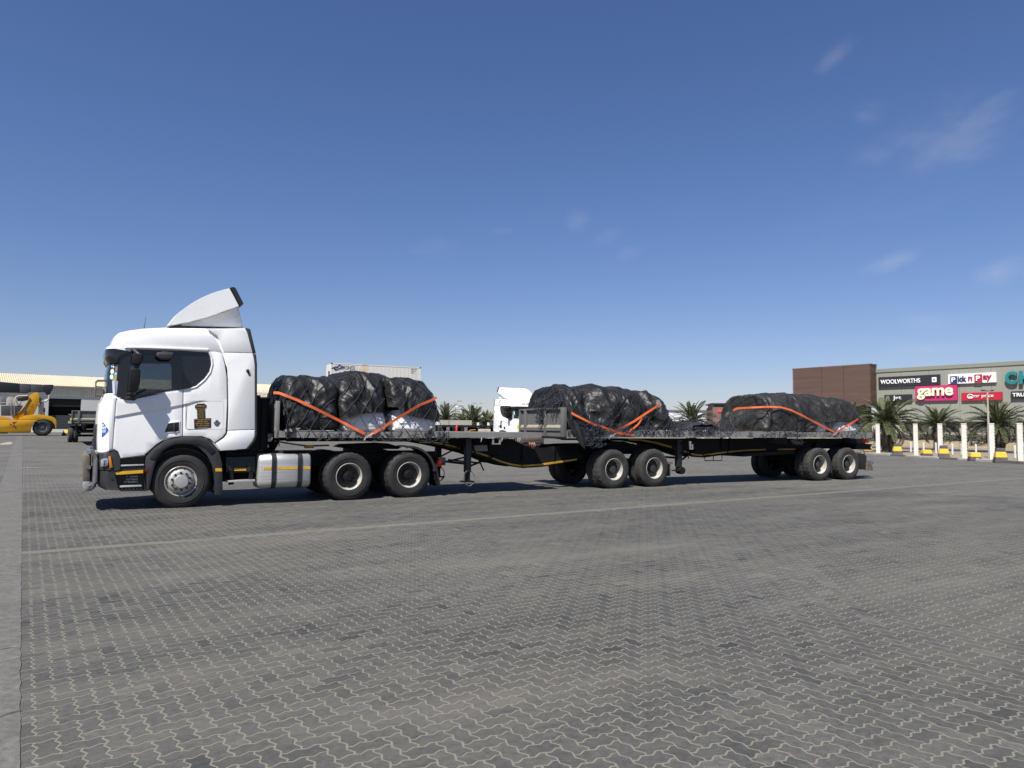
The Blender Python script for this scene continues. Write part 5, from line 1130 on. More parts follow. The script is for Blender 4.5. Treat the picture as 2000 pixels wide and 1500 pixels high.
# ------------------------------------------------------------------ loads: tarpaulins over bulk bags, nets, webbing straps
class Cloth:
    """a tarpaulin thrown over a row of bags: outline heights along the trailer, wrapped over from the near to the far side"""
    def __init__(s, F, prof_px, vtop, zdeck, hem_px, gaps_px, seed, nu=330, nv=230, vn=0.14, vf=2.30, vfar=1.9, expo=3.6, lean=0.0, amp=1.0):
        s.F = F; xs = [q_[0] for q_ in prof_px]; xa, xb = min(xs), max(xs)
        # the outline seen is the far side at the forward end, the near shoulder along the top, the near side at the rear end
        vv_ = lambda x: float(np.interp((x - xa) / (xb - xa), [0, 0.03, 0.14, 0.8, 0.97, 1], [vfar, vfar, 0.55, 0.55, vn + 0.08, vn + 0.03]))
        P = np.array([F.at(x, y, vv_(x)) for x, y in prof_px]); P[:, 0] = np.maximum.accumulate(P[:, 0] + np.arange(len(P)) * 1e-4); P[:, 1] = np.maximum(P[:, 1], zdeck + 0.02)
        d = np.r_[0, np.cumsum(np.hypot(np.diff(P[:, 0]), np.diff(P[:, 1])))]; t = np.linspace(0, d[-1], nu)
        u = np.interp(t, d, P[:, 0]); zt = np.interp(t, d, P[:, 1])
        ker = np.hanning(9); ker /= ker.sum()
        for arr in (u, zt): arr[4:-4] = np.convolve(arr, ker, 'valid')
        H = np.array([F.at(x, y, vn) for x, y in hem_px]); hem = np.interp(u, H[:, 0], H[:, 1])
        hem = hem + 0.055 * pnoise(np.stack([u * 5.0, np.full_like(u, seed), np.zeros_like(u)], -1)) + 0.02 * pnoise(np.stack([u * 17.0, np.full_like(u, seed), np.zeros_like(u)], -1))
        hem = np.minimum(np.maximum(hem, zdeck + 0.012), zt - 0.008)
        gap = np.zeros(nu)
        for gx, gw, ga in gaps_px: gu = F.at(gx, 800, vn)[0]; gap += ga * np.exp(-((u - gu) / gw) ** 2)
        h = zt - zdeck; hm = h.max(); wf = 0.80 + 0.20 * np.clip(h / (0.55 * hm), 0, 1)
        vc = (vn + vf) / 2; a = (vf - vn) / 2 * wf
        th = np.linspace(0, 1, nv)
        grid = np.zeros((nu, nv, 3))
        tt = np.linspace(0, np.pi, 1200); cs, sn = np.cos(tt), np.sin(tt)
        ex = 2 / expo
        for i in range(nu):
            vv = vc - a[i] * np.sign(cs) * np.abs(cs) ** ex; zz = zdeck + (zt[i] - zdeck) * np.abs(sn) ** ex
            vv = vv + np.where(cs > 0, gap[i] * np.clip(cs, 0, 1) * 1.2, 0)
            ok = (zz >= hem[i]) | (cs < 0); vv, zz = vv[ok], zz[ok]
            dl = np.r_[0, np.cumsum(np.hypot(np.diff(vv), np.diff(zz)))]; tq = th * dl[-1]
            grid[i, :, 0] = u[i]; grid[i, :, 1] = np.interp(tq, dl, vv); grid[i, :, 2] = np.interp(tq, dl, zz)
        s.grid = grid; s.smooth_normals()
        p = grid.copy(); o = np.array([seed * 7.13, seed * 3.7, seed * 1.9])
        wob = np.stack([pnoise(p * 1.3 + o), pnoise(p * 1.3 + o + 31), pnoise(p * 1.3 + o + 57)], -1) * 0.55
        pw = p + wob
        side = np.clip(1 - (p[..., 1] - vn) / 0.5, 0, 1)                       # drape folds on the near face
        disp = 0.085 * pnoise(p * np.array([1.7, 1.4, 1.7]) + o)
        cr = lambda q_: 0.62 - np.abs(pnoise(q_)) * 1.9               # broad panels meeting in sharp creases
        disp += 0.085 * (cr(pw * np.array([1.9, 1.7, 0.95]) + o) - 0.2)
        disp += 0.042 * (cr(pw * np.array([3.0, 2.0, 1.5]) + o + 11) - 0.2)
        disp += 0.018 * (cr((pw + 0.2 * wob) * np.array([6.4, 4.6, 4.4]) + o + 23) - 0.2)
        disp += 0.0045 * (cr(pw * 12 + o) - 0.2)
        disp += side * 0.10 * (cr(np.stack([p[..., 0] * 2.6 + 0.9 * p[..., 2], p[..., 1] * 0.5, p[..., 2] * 0.6], -1) + o) - 0.2)
        for sg in (1, -1):                                             # long tension folds pulled towards the lashing points
            ta = p[..., 0] * 0.8 + sg * p[..., 2] * 0.6; tb = -sg * p[..., 0] * 0.6 + p[..., 2] * 0.8
            msk = np.clip(0.5 + 2.2 * pnoise(p * 0.8 + o + 40 * sg), 0, 1)
            disp += 0.045 * msk * (cr(np.stack([ta * 0.55, p[..., 1] * 0.8, tb * 4.2], -1) + 0.25 * wob + o + 70 * sg) - 0.2)
        low = np.clip((p[..., 2] - zdeck) / 0.12, 0.12, 1)
        s.grid = p + s.nrm * (disp * amp * low)[..., None]
        s.grid[..., 2] = np.maximum(s.grid[..., 2], zdeck + 0.008)
        s.smooth_normals(); s.u = u; s.nu, s.nv = nu, nv; s.zdeck = zdeck; s.vn = vn
    def smooth_normals(s):
        du = np.gradient(s.grid, axis=0); dv = np.gradient(s.grid, axis=1); n = np.cross(dv, du)
        n /= np.linalg.norm(n, axis=-1, keepdims=True) + 1e-9; s.nrm = n
        c = s.grid.mean((0, 1)); flip = np.sum(n * (s.grid - c), -1).mean() < 0
        if flip: s.nrm = -n
    def mesh(s, name, m, root_o, deg, label, cat, group):
        nu, nv = s.nu, s.nv; V = s.grid.reshape(-1, 3)
        i, j = np.meshgrid(np.arange(nu - 1), np.arange(nv - 1), indexing='ij'); k = (i * nv + j).ravel()
        Fq = np.stack([k, k + 1, k + nv + 1, k + nv], -1)
        q = MB(); q.v = [tuple(p) for p in V]; q.f = [tuple(map(int, f)) for f in Fq]
        o = q.build(name, m, None, 60, fix=True, loc=tuple(root_o), rot=(0, 0, RAD(deg))); tag(o, label, cat, group); return o
    def near_v(s, uu, zz, out=0.02):
        """how far out the near face stands at (u, z)"""
        half = s.grid[:, :s.nv // 2]; d = (half[..., 0] - uu) ** 2 + (half[..., 2] - zz) ** 2
        m = d < 0.06 ** 2
        if not m.any(): m = d < (math.sqrt(d.min()) + 0.02) ** 2
        return float(half[..., 1][m].min()) - out
    def rope_grid(s, drop=0.16):
        """the surface the net lies on: the cloth, carried on down over the deck edge"""
        g = s.grid[:, ::4] + s.nrm[:, ::4] * 0.014
        ext = []
        for k in np.linspace(1, 0, 9)[:-1]:
            r = g[:, 0].copy(); low = np.stack([r[:, 0], np.full(len(r), -0.022), np.full(len(r), s.zdeck - drop)], -1)
            mid = np.stack([r[:, 0], np.full(len(r), -0.02), np.full(len(r), s.zdeck + 0.01)], -1)
            ext.append(low * (2 * k - 1) + mid * (2 - 2 * k) if k > 0.5 else mid * (2 * k) + r * (1 - 2 * k))
        return np.concatenate([np.stack(ext, 1), g], 1)
def net(cloth, name, m, root_o, deg, label, group, cell=0.24, rad=0.0085, drop=0.16, seed=0, slack=0.02, cover=1.0, tangle=()):
    G = cloth.rope_grid(drop); r = np.random.default_rng(seed)
    L = np.concatenate([np.zeros((G.shape[0], 1)), np.cumsum(np.linalg.norm(np.diff(G, axis=1), axis=2), 1)], 1)
    U = np.r_[0, np.cumsum(np.linalg.norm(np.diff(G[:, G.shape[1] // 2], axis=0), axis=1))]; Umax = U[-1]; Lmax = L.max(1).mean() * cover
    q = MB()
    def pos(u, l):
        i = np.clip(np.interp(u, U, np.arange(len(U))), 0, len(U) - 1.001); i0 = i.astype(int); f = (i - i0)[:, None]
        out = np.zeros((len(u), 3))
        for k in range(len(u)):
            a = [np.interp(l[k], L[i0[k]], G[i0[k], :, c]) for c in range(3)]; b = [np.interp(l[k], L[i0[k] + 1], G[i0[k] + 1, :, c]) for c in range(3)]
            out[k] = np.array(a) * (1 - f[k]) + np.array(b) * f[k]
        return out
    for sgn in (-1, 1):
        for c in np.arange(-Lmax, Umax + Lmax, cell * 1.35):
            l = np.arange(0.0, Lmax, 0.055); ph = r.uniform(0, 6.3)
            u = c + sgn * l * 0.72 + (0 if sgn > 0 else 0) + slack * np.sin(l * 5.2 + ph) + 0.05 * pnoise(np.stack([l * 1.3, np.full_like(l, c), np.full_like(l, seed)], -1))
            ok = (u > 0.01) & (u < Umax - 0.01)
            if ok.sum() < 4: continue
            idx = np.where(ok)[0]; P = pos(u[idx], l[idx]); q.tube(P, rad, 4, cap=False)
    o = q.build(name, m, None, 60, fix=False, loc=tuple(root_o), rot=(0, 0, RAD(deg))); tag(o, label, 'cargo net', group)
    return o
def tangle(root, name, m, boxes, n, seed, rad=0.006, loop=0.07, hang=0.0):
    """slack netting heaped and hanging in loops"""
    r = np.random.default_rng(seed); q = MB(); vol = np.array([(b[1] - b[0]) * max(0.05, b[5] - b[4]) for b in boxes]); vol /= vol.sum()
    for k in range(n):
        b = boxes[r.choice(len(boxes), p=vol)]; c = np.array([r.uniform(b[0], b[1]), r.uniform(b[2], b[3]), r.uniform(b[4], b[5])])
        m_ = r.integers(10, 22); t = np.arange(m_) * 0.45; ph = r.uniform(0, 6.3, 3); am = loop * r.uniform(0.5, 1.4); dr = r.normal(0, 0.018, 3); dr[2] *= 0.4
        P = c + np.stack([am * np.sin(t + ph[0]) + dr[0] * t, 0.35 * am * np.sin(1.3 * t + ph[1]) + dr[1] * t * 0.4, am * 0.8 * np.cos(t * 1.1 + ph[2]) + dr[2] * t], -1)
        P[:, 1] = np.clip(P[:, 1], b[2] - 0.03, b[3] + 0.05); P[:, 2] = np.clip(P[:, 2], b[4] - hang, b[5] + 0.05)
        q.tube(P, rad * r.uniform(0.8, 1.25), 4, cap=False)
    o = q.build(name, m, root, 60, fix=False); return o
def strap(F, cloth, pts, label, group, w=0.058, out=0.02, free=False, vv=None, root=None):
    P = np.array(PX(F, pts, 0.05)); d = np.r_[0, np.cumsum(np.hypot(np.diff(P[:, 0]), np.diff(P[:, 1])))]; n = max(12, int(d[-1] / 0.05)); t = np.linspace(0, d[-1], n)
    u = np.interp(t, d, P[:, 0]); z = np.interp(t, d, P[:, 1])
    v = np.array([cloth.near_v(a, b, out) if b > cloth.zdeck + 0.03 else -0.03 for a, b in zip(u, z)])
    v = np.array([v[max(0, i - 3):i + 4].min() for i in range(n)]); k = np.ones(7) / 7; v = np.convolve(np.pad(v, 3, 'edge'), k, 'valid')
    r_ = np.random.default_rng(int(abs(pts[0][0]) * 7))
    C = np.stack([u, v, z], -1)
    # the outline was measured on the plane v = 0.05; carry it to where the cloth really stands
    for it in range(4):
        for i in range(n):
            w0 = F.w(u[i], 0.05, z[i]) - CAMP; k_ = (((F.o + v[i] * F.v) - CAMP) @ F.v) / (w0 @ F.v); wp = CAMP + w0 * k_ - F.o; C[i] = (wp @ F.u, v[i], wp[2] - F.o[2])
        if it < 3:
            v = np.array([cloth.near_v(a, b, out) if b > cloth.zdeck + 0.03 else -0.03 for a, b in C[:, [0, 2]]])
            v = np.array([v[max(0, i - 3):i + 4].min() for i in range(n)]); v = np.convolve(np.pad(v, 3, 'edge'), k, 'valid')
    T_ = np.gradient(C, axis=0); T_ /= np.linalg.norm(T_, axis=1)[:, None]; up_ = np.cross(T_, np.array([0, 1.0, 0])); up_ /= np.linalg.norm(up_, axis=1)[:, None]
    tw = 0.18 * np.sin(np.linspace(0, 5, n) + r_.uniform(0, 6)); N_ = np.cross(up_, T_)
    side = up_ * np.cos(tw)[:, None] + N_ * np.sin(tw)[:, None]; nor = np.cross(side, T_)
    V = []
    for s1, s2 in ((-1, -1), (1, -1), (1, 1), (-1, 1)): V.append(C + side * s1 * w / 2 + nor * s2 * 0.0025)
    V = np.stack(V, 1).reshape(-1, 3); Fs = [(i * 4 + j, i * 4 + (j + 1) % 4, (i + 1) * 4 + (j + 1) % 4, (i + 1) * 4 + j) for i in range(n - 1) for j in range(4)] + [(3, 2, 1, 0), tuple((n - 1) * 4 + j for j in range(4))]
    q = MB().add(V, Fs); o = q.build('ratchet_strap', ORANGE, None, 30, fix=True, loc=tuple(F.o), rot=(0, 0, RAD(F.deg)))
    return tag(o, label, 'strap', 'orange webbing straps over the loads')
def hold_back(c, u0):
    g = c.grid; k = 0.25; d = g[..., 0] - u0                       # softly pressed against the board in front
    g[..., 0] = u0 + np.where(d > k, d, k * np.exp(np.clip(d / k - 1, -8, 0))); c.smooth_normals()
TARPG = 'black tarpaulins over the loads'; BAGG = 'white bulk bags under the tarpaulins'; NETG = 'cargo nets over the loads'

profA = [(524, 838), (521, 800), (520, 775), (522, 758), (530, 750), (542, 743), (556, 738), (578, 736.5), (600, 735), (630, 735.5), (655, 737), (664, 736), (672, 732), (682, 729.5), (695, 728), (708, 729), (722, 732), (750, 733), (758, 734), (768, 739.5), (790, 739), (810, 740), (830, 743), (840, 748), (848, 756), (852.5, 766), (853.5, 780), (855, 800), (857, 820), (859, 838)]
hemA = [(500, 838), (655, 838), (664, 832), (668, 819), (690, 814), (712, 808), (730, 805.5), (756, 805), (764, 800), (768, 795), (776, 795), (786, 806), (805, 813), (830, 819), (857, 823), (900, 824)]
cA = Cloth(T, profA, 1.1, ZD1 + 0.003, hemA, [(662, 0.085, 0.30), (760, 0.10, 0.34)], 1, nu=430)
hold_back(cA, UA + 0.02)
cA.mesh('tarpaulin', TARP, T.o, TRUCK_ANG, 'shiny black tarpaulin over three bags on the front trailer', 'tarpaulin', TARPG)
net(cA, 'cargo_net', ROPE, T.o, TRUCK_ANG, 'dark diamond mesh net over the load just behind the truck cab', NETG, 0.27, 0.0075, 0.16, 3)
profB = [(1027, 838), (1026, 812), (1029, 794), (1036, 776), (1045, 766), (1056, 761.5), (1072, 759), (1090, 757), (1108, 756.5), (1130, 758), (1144, 758.5), (1154, 756), (1162, 755.5), (1172, 759), (1184, 759.5), (1203, 757.5), (1216, 761), (1232, 766), (1250, 766), (1266, 766.5), (1274, 769.5), (1281, 774.5), (1286, 783), (1289, 789), (1296, 794), (1303, 801), (1309, 810), (1314, 822), (1320, 834), (1330, 842)]
hemB = [(900, 848), (1400, 848)]
cB = Cloth(T2, profB, 1.1, ZE1 + 0.003, hemB, [(1150, 0.16, 0.16)], 5, nu=420, vn=0.10, amp=1.35)
# keep the forward end of this load behind the headboard
hold_back(cB, E0 + 0.05)
cB.mesh('tarpaulin', TARP, T2.o, T2.deg, 'heavily creased black tarpaulin bulging over the grey board marked T', 'tarpaulin', TARPG)
net(cB, 'cargo_net', ROPE, T2.o, T2.deg, 'tangled dark net over the load behind the grey board marked T', NETG, 0.25, 0.0065, 0.14, 4, slack=0.05)
profC = [(1419, 842), (1419, 822), (1421, 811), (1426, 800), (1432, 787), (1440, 780), (1450, 775.5), (1468, 772), (1485, 771.5), (1500, 772), (1518, 771), (1536, 769.6), (1552, 769.8), (1570, 771), (1590, 773), (1605, 776), (1614, 778.5), (1620, 777.5), (1632, 777), (1648, 778), (1660, 780.5), (1669, 785.5), (1674, 793), (1675.5, 802), (1677, 818), (1680, 830), (1684, 842)]
hemC = [(1400, 842), (1588, 842), (1594, 832), (1600, 827), (1614, 825), (1628, 823), (1650, 823), (1665, 824), (1680, 828), (1700, 830)]
cC = Cloth(T2, profC, 1.1, ZE1 + 0.003, hemC, [(1512, 0.14, 0.10), (1622, 0.13, 0.22)], 9, nu=420, vn=0.12, amp=0.9)
cC.mesh('tarpaulin', TARPD, T2.o, T2.deg, 'dull dusty black tarpaulin over the rearmost load above the last wheels', 'tarpaulin', TARPG)
net(cC, 'cargo_net', ROPE, T2.o, T2.deg, 'dark net over the dusty load at the tail of the rear trailer', NETG, 0.30, 0.0055, 0.14, 6, slack=0.03)
# white bags showing under the hems
def bag(F, zd, x0, x1, ztop, label, v0=0.20, v1=1.15, seed=0):
    u0, u1 = F.at(x0, 835, v0)[0], F.at(x1, 835, v0)[0]; nu_, nv_ = 26, 40; V = []; Fq = []
    r = np.random.default_rng(seed)
    # rounded sack: stacked rings
    rings = 22; seg = 64; z0 = zd + 0.004
    for i in range(rings + 1):
        t = i / rings; z = z0 + (ztop - z0) * t; bul = 1 - 0.10 * abs(2 * t - 0.7) ** 2.5 - 0.03 * (t < 0.05)
        for j in range(seg):
            a = 2 * math.pi * j / seg; c, s = math.cos(a), math.sin(a); e = 0.42
            V.append(((u0 + u1) / 2 + (u1 - u0) / 2 * bul * np.sign(c) * abs(c) ** e, (v0 + v1) / 2 + (v1 - v0) / 2 * bul * np.sign(s) * abs(s) ** e, z))
    V = np.array(V); cc = V.mean(0); dirn = V - cc; dirn[:, 2] = 0; dirn /= np.linalg.norm(dirn, axis=1)[:, None] + 1e-6
    V = V + dirn * (0.03 * (ridge(V * np.array([3, 3, 6.5]) + seed * 3.3) - 0.4) + 0.018 * (ridge(V * np.array([6, 6, 11]) + seed) - 0.4) + 0.02 * pnoise(V * 2 + seed))[:, None]
    Fq = [(i * seg + j, i * seg + (j + 1) % seg, (i + 1) * seg + (j + 1) % seg, (i + 1) * seg + j) for i in range(rings) for j in range(seg)] + [tuple(rings * seg + j for j in range(seg)), tuple(reversed(range(seg)))]
    q = MB().add(V, Fq); o = q.build('bulk_bag', BAG, None, 50, loc=tuple(F.o), rot=(0, 0, RAD(F.deg))); return tag(o, label, 'bulk bag', BAGG)
bag(T, ZD1, 668, 757, 2.0, 'white bulk bag showing under the middle of the front tarpaulin', seed=2)
bag(T, ZD1, 767, 857, 2.0, 'white bulk bag under the rear end of the front tarpaulin', seed=3)
bag(T2, ZE1, 1592, 1616, 1.95, 'narrow white bag end under the last tarpaulin, forward of the strap', seed=4)
bag(T2, ZE1, 1636, 1682, 1.95, 'white bag bottom at the very tail of the last load', seed=5)
# straps
strap(T, cA, [(534, 767), (545, 767.5), (580, 781), (620, 800), (660, 820), (700, 841), (716, 849.5), (722, 853)], 'orange strap running down from the front corner of the first load', '')
strap(T, cA, [(853, 776), (842, 782), (820, 791), (795, 806), (760, 827), (735, 843), (722, 850), (718, 853)], 'orange strap rising from the deck edge to the rear of the first load', '')
strap(T2, cB, [(1116, 806), (1120, 809), (1140, 819), (1160, 829), (1171, 832), (1196, 840), (1204, 845.5), (1225, 848), (1237, 851)], 'orange strap sloping down from the grey board across the middle load', '')
strap(T2, cB, [(1287, 789), (1284, 793), (1262, 807), (1240, 822), (1220, 833), (1203, 841), (1197, 846)], 'orange strap climbing to the rear shoulder of the middle load', '')
strap(T2, cB, [(1253, 811), (1252, 820), (1247, 828), (1238, 836), (1232, 840), (1228, 846), (1214, 847.5), (1204, 844)], 'loose orange strap tail looping down the middle load', '', w=0.05, out=0.05)
strap(T2, cC, [(1432, 801), (1440, 797.5), (1466, 796), (1500, 794.5), (1526, 795.5), (1545, 801), (1566, 811), (1585, 821), (1610, 834), (1630, 844)], 'orange strap bending along the top and down the last load', '', out=0.05)
strap(T2, cC, [(1676, 818.5), (1668, 823.5), (1650, 834), (1634, 844.5), (1628, 848)], 'short orange strap at the tail corner of the last load', '')
def ratchet(F, px, py, label):
    u, z = F.at(px, py, -0.05); q = MB().box(u - 0.07, u + 0.07, -0.07, -0.03, z - 0.03, z + 0.03); q.tube([(u - 0.09, -0.06, z - 0.05), (u + 0.10, -0.065, z + 0.06)], 0.012, 6); q.tube([(u - 0.05, -0.05, z - 0.02), (u - 0.10, -0.04, z - 0.10)], 0.012, 6)
    return tag(q.build('strap_ratchet', STEEL, None, 40, loc=tuple(F.o), rot=(0, 0, RAD(F.deg))), label, 'ratchet', 'strap ratchets at the deck edges')
ratchet(T, 720, 852, 'steel ratchet where the two orange straps of the first load meet'); ratchet(T2, 1196, 851, 'steel ratchet under the strap crossing of the middle load'); ratchet(T2, 1630, 848.5, 'steel ratchet where the straps of the last load cross')
# slack net along the rear trailer's edge, hem of loose tarpaulin over the gap, flap hanging by the headboard
def edge_box(F, x0, x1, zlo, zhi, v0=-0.06, v1=0.12): return (F.at(x0, 850)[0], F.at(x1, 850)[0], v0, v1, zlo, zhi)
lz = ZE1
nt1 = tangle(None, 'loose_net', ROPEG, [edge_box(T2, 1140, 1180, lz - 0.10, lz + 0.26, -0.10), edge_box(T2, 1180, 1240, lz - 0.06, lz + 0.14), edge_box(T2, 1240, 1400, lz - 0.08, lz + 0.08, -0.08), edge_box(T2, 1400, 1445, lz - 0.04, lz + 0.05)], 420, 21, 0.0046, 0.065, 0.06)
nt1.location = tuple(T2.o); nt1.rotation_euler = (0, 0, RAD(T2.deg)); tag(nt1, 'grey blue slack netting heaped along the edge of the rear trailer', 'cargo net', NETG)
for name_, bx, n_, sd, lab in (('loose_net', [edge_box(T2, 1150, 1172, lz - 0.42, lz + 0.12, -0.10, 0.0)], 150, 22, 'bunch of net hanging down beside the strap over the rear trailer bogie'),
                               ('loose_net', [edge_box(T2, 1462, 1560, lz - 0.17, lz + 0.02, -0.06, 0.0), edge_box(T2, 1540, 1568, lz - 0.34, lz, -0.06, 0.0)], 55, 23, 'net loops dangling below the deck edge of the last load'),
                               ('loose_net', [edge_box(T2, 1560, 1690, lz - 0.14, lz + 0.0, -0.05, 0.0)], 22, 24, 'thin net loops along the tail edge of the rear trailer')):
    o = tangle(None, name_, ROPEG, bx, n_, sd, 0.0048, 0.06, 0.05); o.location = tuple(T2.o); o.rotation_euler = (0, 0, RAD(T2.deg)); tag(o, lab, 'cargo net', NETG)
o = tangle(None, 'loose_net', ROPE, [(S(826, 850)[0], S(872, 850)[0], -0.05, 0.05, ZD1 - 0.22, ZD1 + 0.03), (S(640, 850)[0], S(826, 850)[0], -0.05, 0.02, ZD1 - 0.17, ZD1 - 0.10)], 46, 25, 0.0075, 0.10, 0.03)
o.location = tuple(T.o); o.rotation_euler = (0, 0, RAD(TRUCK_ANG)); tag(o, 'dark net ends curling over the deck edge of the front trailer', 'cargo net', NETG)
nvh = pv(1064)
o = tangle(None, 'loose_net', ROPE, [(E0 - 0.12, E0 + 0.12, pv(1095), pv(1052), ztb - 0.03, ztb + 0.22), (E0 - 0.10, E0 - 0.06, pv(1068), pv(1056), ztb - 0.42, ztb)], 150, 26, 0.0085, 0.06, 0.0)
o.location = tuple(T2.o); o.rotation_euler = (0, 0, RAD(T2.deg)); tag(o, 'knot of dark netting heaped on top of the grey board marked T', 'cargo net', NETG)
# thin lacing that stretches back from the middle load to the next one
q = MB()
for k in range(26):
    a0 = np.array([T2.at(1290 + rng.uniform(-6, 10), 795 + rng.uniform(0, 30), 0.6)[0], rng.uniform(0.3, 1.8), lz + rng.uniform(0.05, 0.62)]); b0 = np.array([T2.at(1370 + rng.uniform(0, 58), 842, 0.6)[0], rng.uniform(0.2, 2.0), lz + rng.uniform(0.02, 0.35)]); t = np.linspace(0, 1, 14)[:, None]
    P = a0 * (1 - t) + b0 * t; P[:, 2] -= 0.12 * np.sin(np.pi * t[:, 0]) * rng.uniform(0, 1.2); q.tube(P, 0.007, 4, cap=False)
for k in range(60):
    c0 = np.array([T2.at(rng.uniform(1375, 1422), 842, 0.6)[0], rng.uniform(0.3, 1.9), lz + 0.02]); t = np.linspace(0, 1, 12)[:, None]; d_ = np.array([rng.uniform(0.1, 0.5), rng.uniform(-0.2, 0.2), rng.uniform(0.15, 0.55)])
    q.tube(c0 + d_ * t + 0.05 * np.sin(7 * t + rng.uniform(0, 6, 3)), 0.007, 4, cap=False)
o = q.build('net_lacing', ROPE, None, 60, fix=False, loc=tuple(T2.o), rot=(0, 0, RAD(T2.deg))); tag(o, 'slack net lines stretched between the middle and the last load', 'cargo net', NETG)
# folded sheet lying on the deck between the two loads
def sheet(F, pts, label, m, seed, name='folded_tarpaulin'):
    nU, nV = 60, 26; V = []
    L_ = np.array([F.at(x, y, vv) for x, y, vv in pts]); vs = [p[2] for p in pts]
    us = np.linspace(0, 1, nU)
    for i in range(nU):
        f = us[i] * (len(pts) - 1); k = min(int(f), len(pts) - 2); w = f - k
        u, z = L_[k] * (1 - w) + L_[k + 1] * w
        for j in range(nV):
            t = j / (nV - 1); V.append((u, 0.25 + 1.9 * t, max(ZE1 + 0.01, ZE1 + (z - ZE1) * math.sin(math.pi * (0.25 + 0.5 * t)) ** 1.0)))
    V = np.array(V); V[:, 2] += 0.03 * (ridge(V * np.array([3, 1.5, 1]) + seed) - 0.3) * np.clip((V[:, 2] - ZE1) / 0.1, 0, 1)
    Fq = [(i * nV + j, (i + 1) * nV + j, (i + 1) * nV + j + 1, i * nV + j + 1) for i in range(nU - 1) for j in range(nV - 1)]
    o = MB().add(V, Fq).build(name, m, None, 50, loc=tuple(F.o), rot=(0, 0, RAD(F.deg))); return tag(o, label, 'tarpaulin', TARPG)
sheet(T2, [(1312, 838, 1.1), (1318, 826, 1.1), (1330, 824, 1.1), (1350, 824, 1.1), (1362, 830, 1.1), (1374, 840, 1.1)], 'flat folded dark sheet on the deck between middle and last load', TARPD, 3.3)
# loose tarpaulin corner hanging down beside the grey board
def flap(F, rows, m, label, seed):
    """rows: measured left and right edges going down, each with its distance out"""
    nR = 50; nC = 26; V = []
    R_ = [(np.array([F.at(a, y1, v), ]), np.array([F.at(b, y2, v)]), v) for a, y1, b, y2, v in rows]
    for i in range(nR):
        f = i / (nR - 1) * (len(rows) - 1); k = min(int(f), len(rows) - 2); w = f - k
        A = R_[k][0][0] * (1 - w) + R_[k + 1][0][0] * w; B = R_[k][1][0] * (1 - w) + R_[k + 1][1][0] * w; v = R_[k][2] * (1 - w) + R_[k + 1][2] * w
        for j in range(nC):
            t = j / (nC - 1); P = A * (1 - t) + B * t; V.append((P[0], v, P[1]))
    V = np.array(V); V[:, 1] -= 0.05 * (ridge(np.stack([V[:, 0] * 5 + V[:, 2] * 1.5, V[:, 2] * 0.8, V[:, 1]], -1) + seed) - 0.3)
    Fq = [(i * nC + j, i * nC + j + 1, (i + 1) * nC + j + 1, (i + 1) * nC + j) for i in range(nR - 1) for j in range(nC - 1)]
    o = MB().add(V, Fq).build('tarpaulin_corner', m, None, 50, loc=tuple(F.o), rot=(0, 0, RAD(F.deg)))
    sm = o.modifiers.new('thickness', 'SOLIDIFY'); sm.thickness = 0.006
    return tag(o, label, 'tarpaulin', TARPG)
flap(T2, [(1106, 799, 1150, 812, 0.06), (1106, 814, 1152, 832, 0.02), (1109, 829, 1149, 850, -0.04), (1117, 843, 1146, 864, -0.07), (1126, 858, 1143, 873, -0.06), (1137, 873, 1141, 877.5, -0.05)], TARP, 'loose black tarpaulin corner hanging beside the grey board marked T', 2.2)
flap(T, [(556, 838, 590, 835, 0.03), (556, 844, 578, 842, -0.02), (557.5, 851, 562, 849, -0.025)], TARP, 'scrap of black sheet folded over the front corner of the first deck', 5.1)

# ------------------------------------------------------------------ shopping centre on the right
M_ANG = -53.0
MF = Frame(column(1712, 115.0), M_ANG)
def MX(px, py, v=0.0): return MF.at(px, py, v)
CLAD = mat('green_grey_cladding', (0.248, 0.253, 0.216), 0.6, var=0.04, scale=0.15, dirt=(0.21, 0.215, 0.18), dirt_amt=0.3, dirt_scale=0.08)
CLADD = mat('clad_capping', (0.20, 0.21, 0.165), 0.6, var=0.04)
PLINTH = mat('plinth_wall', (0.33, 0.30, 0.25), 0.85, var=0.08, scale=0.3, dirt=(0.25, 0.22, 0.18), dirt_amt=0.4, dirt_scale=0.3)
BROWN = mat('brown_slat', (0.135, 0.083, 0.066), 0.65, var=0.22, scale=0.35, stretch=(0.25, 1, 6))
mall = tag(empty('shopping_centre', MF.o, M_ANG), 'large grey green shopping centre hall carrying shop signs, behind the palms', 'building')
zt = MX(1712, 728)[1]; zb = MX(1860, 823)[1]
Um = MX(2000, 800)[0] + 40
pans = [MX(x, 800)[0] for x in (1712, 1762, 1816, 1875, 1938)]; step = pans[-1] - pans[-2]
while pans[-1] < Um: pans.append(pans[-1] + step)
for a, b in zip(pans[:-1], pans[1:]):
    q = MB().box(a + 0.02, b - 0.02, 0.0, 0.25, zb, zt)
    for k in range(1, 6):
        x = a + (b - a) * k / 6; q.box(x - 0.03, x + 0.03, -0.025, 0.0, zb + 0.01, zt - 0.01)
    q.build('wall_panel', CLAD, mall, None)
MB().box(pans[0] - 0.05, pans[-1], -0.12, 30, zt, zt + 0.55).build('roof_edge', CLADD, mall, None)
MB().box(pans[0], pans[-1], 0.1, 30, zb - 0.02, zt - 0.02).build('inner_hall', DKGREY, mall, None)
MB().box(pans[0], pans[-1], -0.10, 0.08, zb - 0.15, zb).build('base_trim', DKGREY, mall, None)
MB().box(pans[0], pans[-1], 0.9, 1.2, -0.1, zb - 0.16).build('plinth_wall', PLINTH, mall, None)
for px in (1754, 1820, 1880, 1985): x = MX(px, 830)[0]; MB().box(x - 0.5, x + 0.5, 0.2, 0.89, -0.1, zb - 0.16).build('column', CONCL, mall, None)
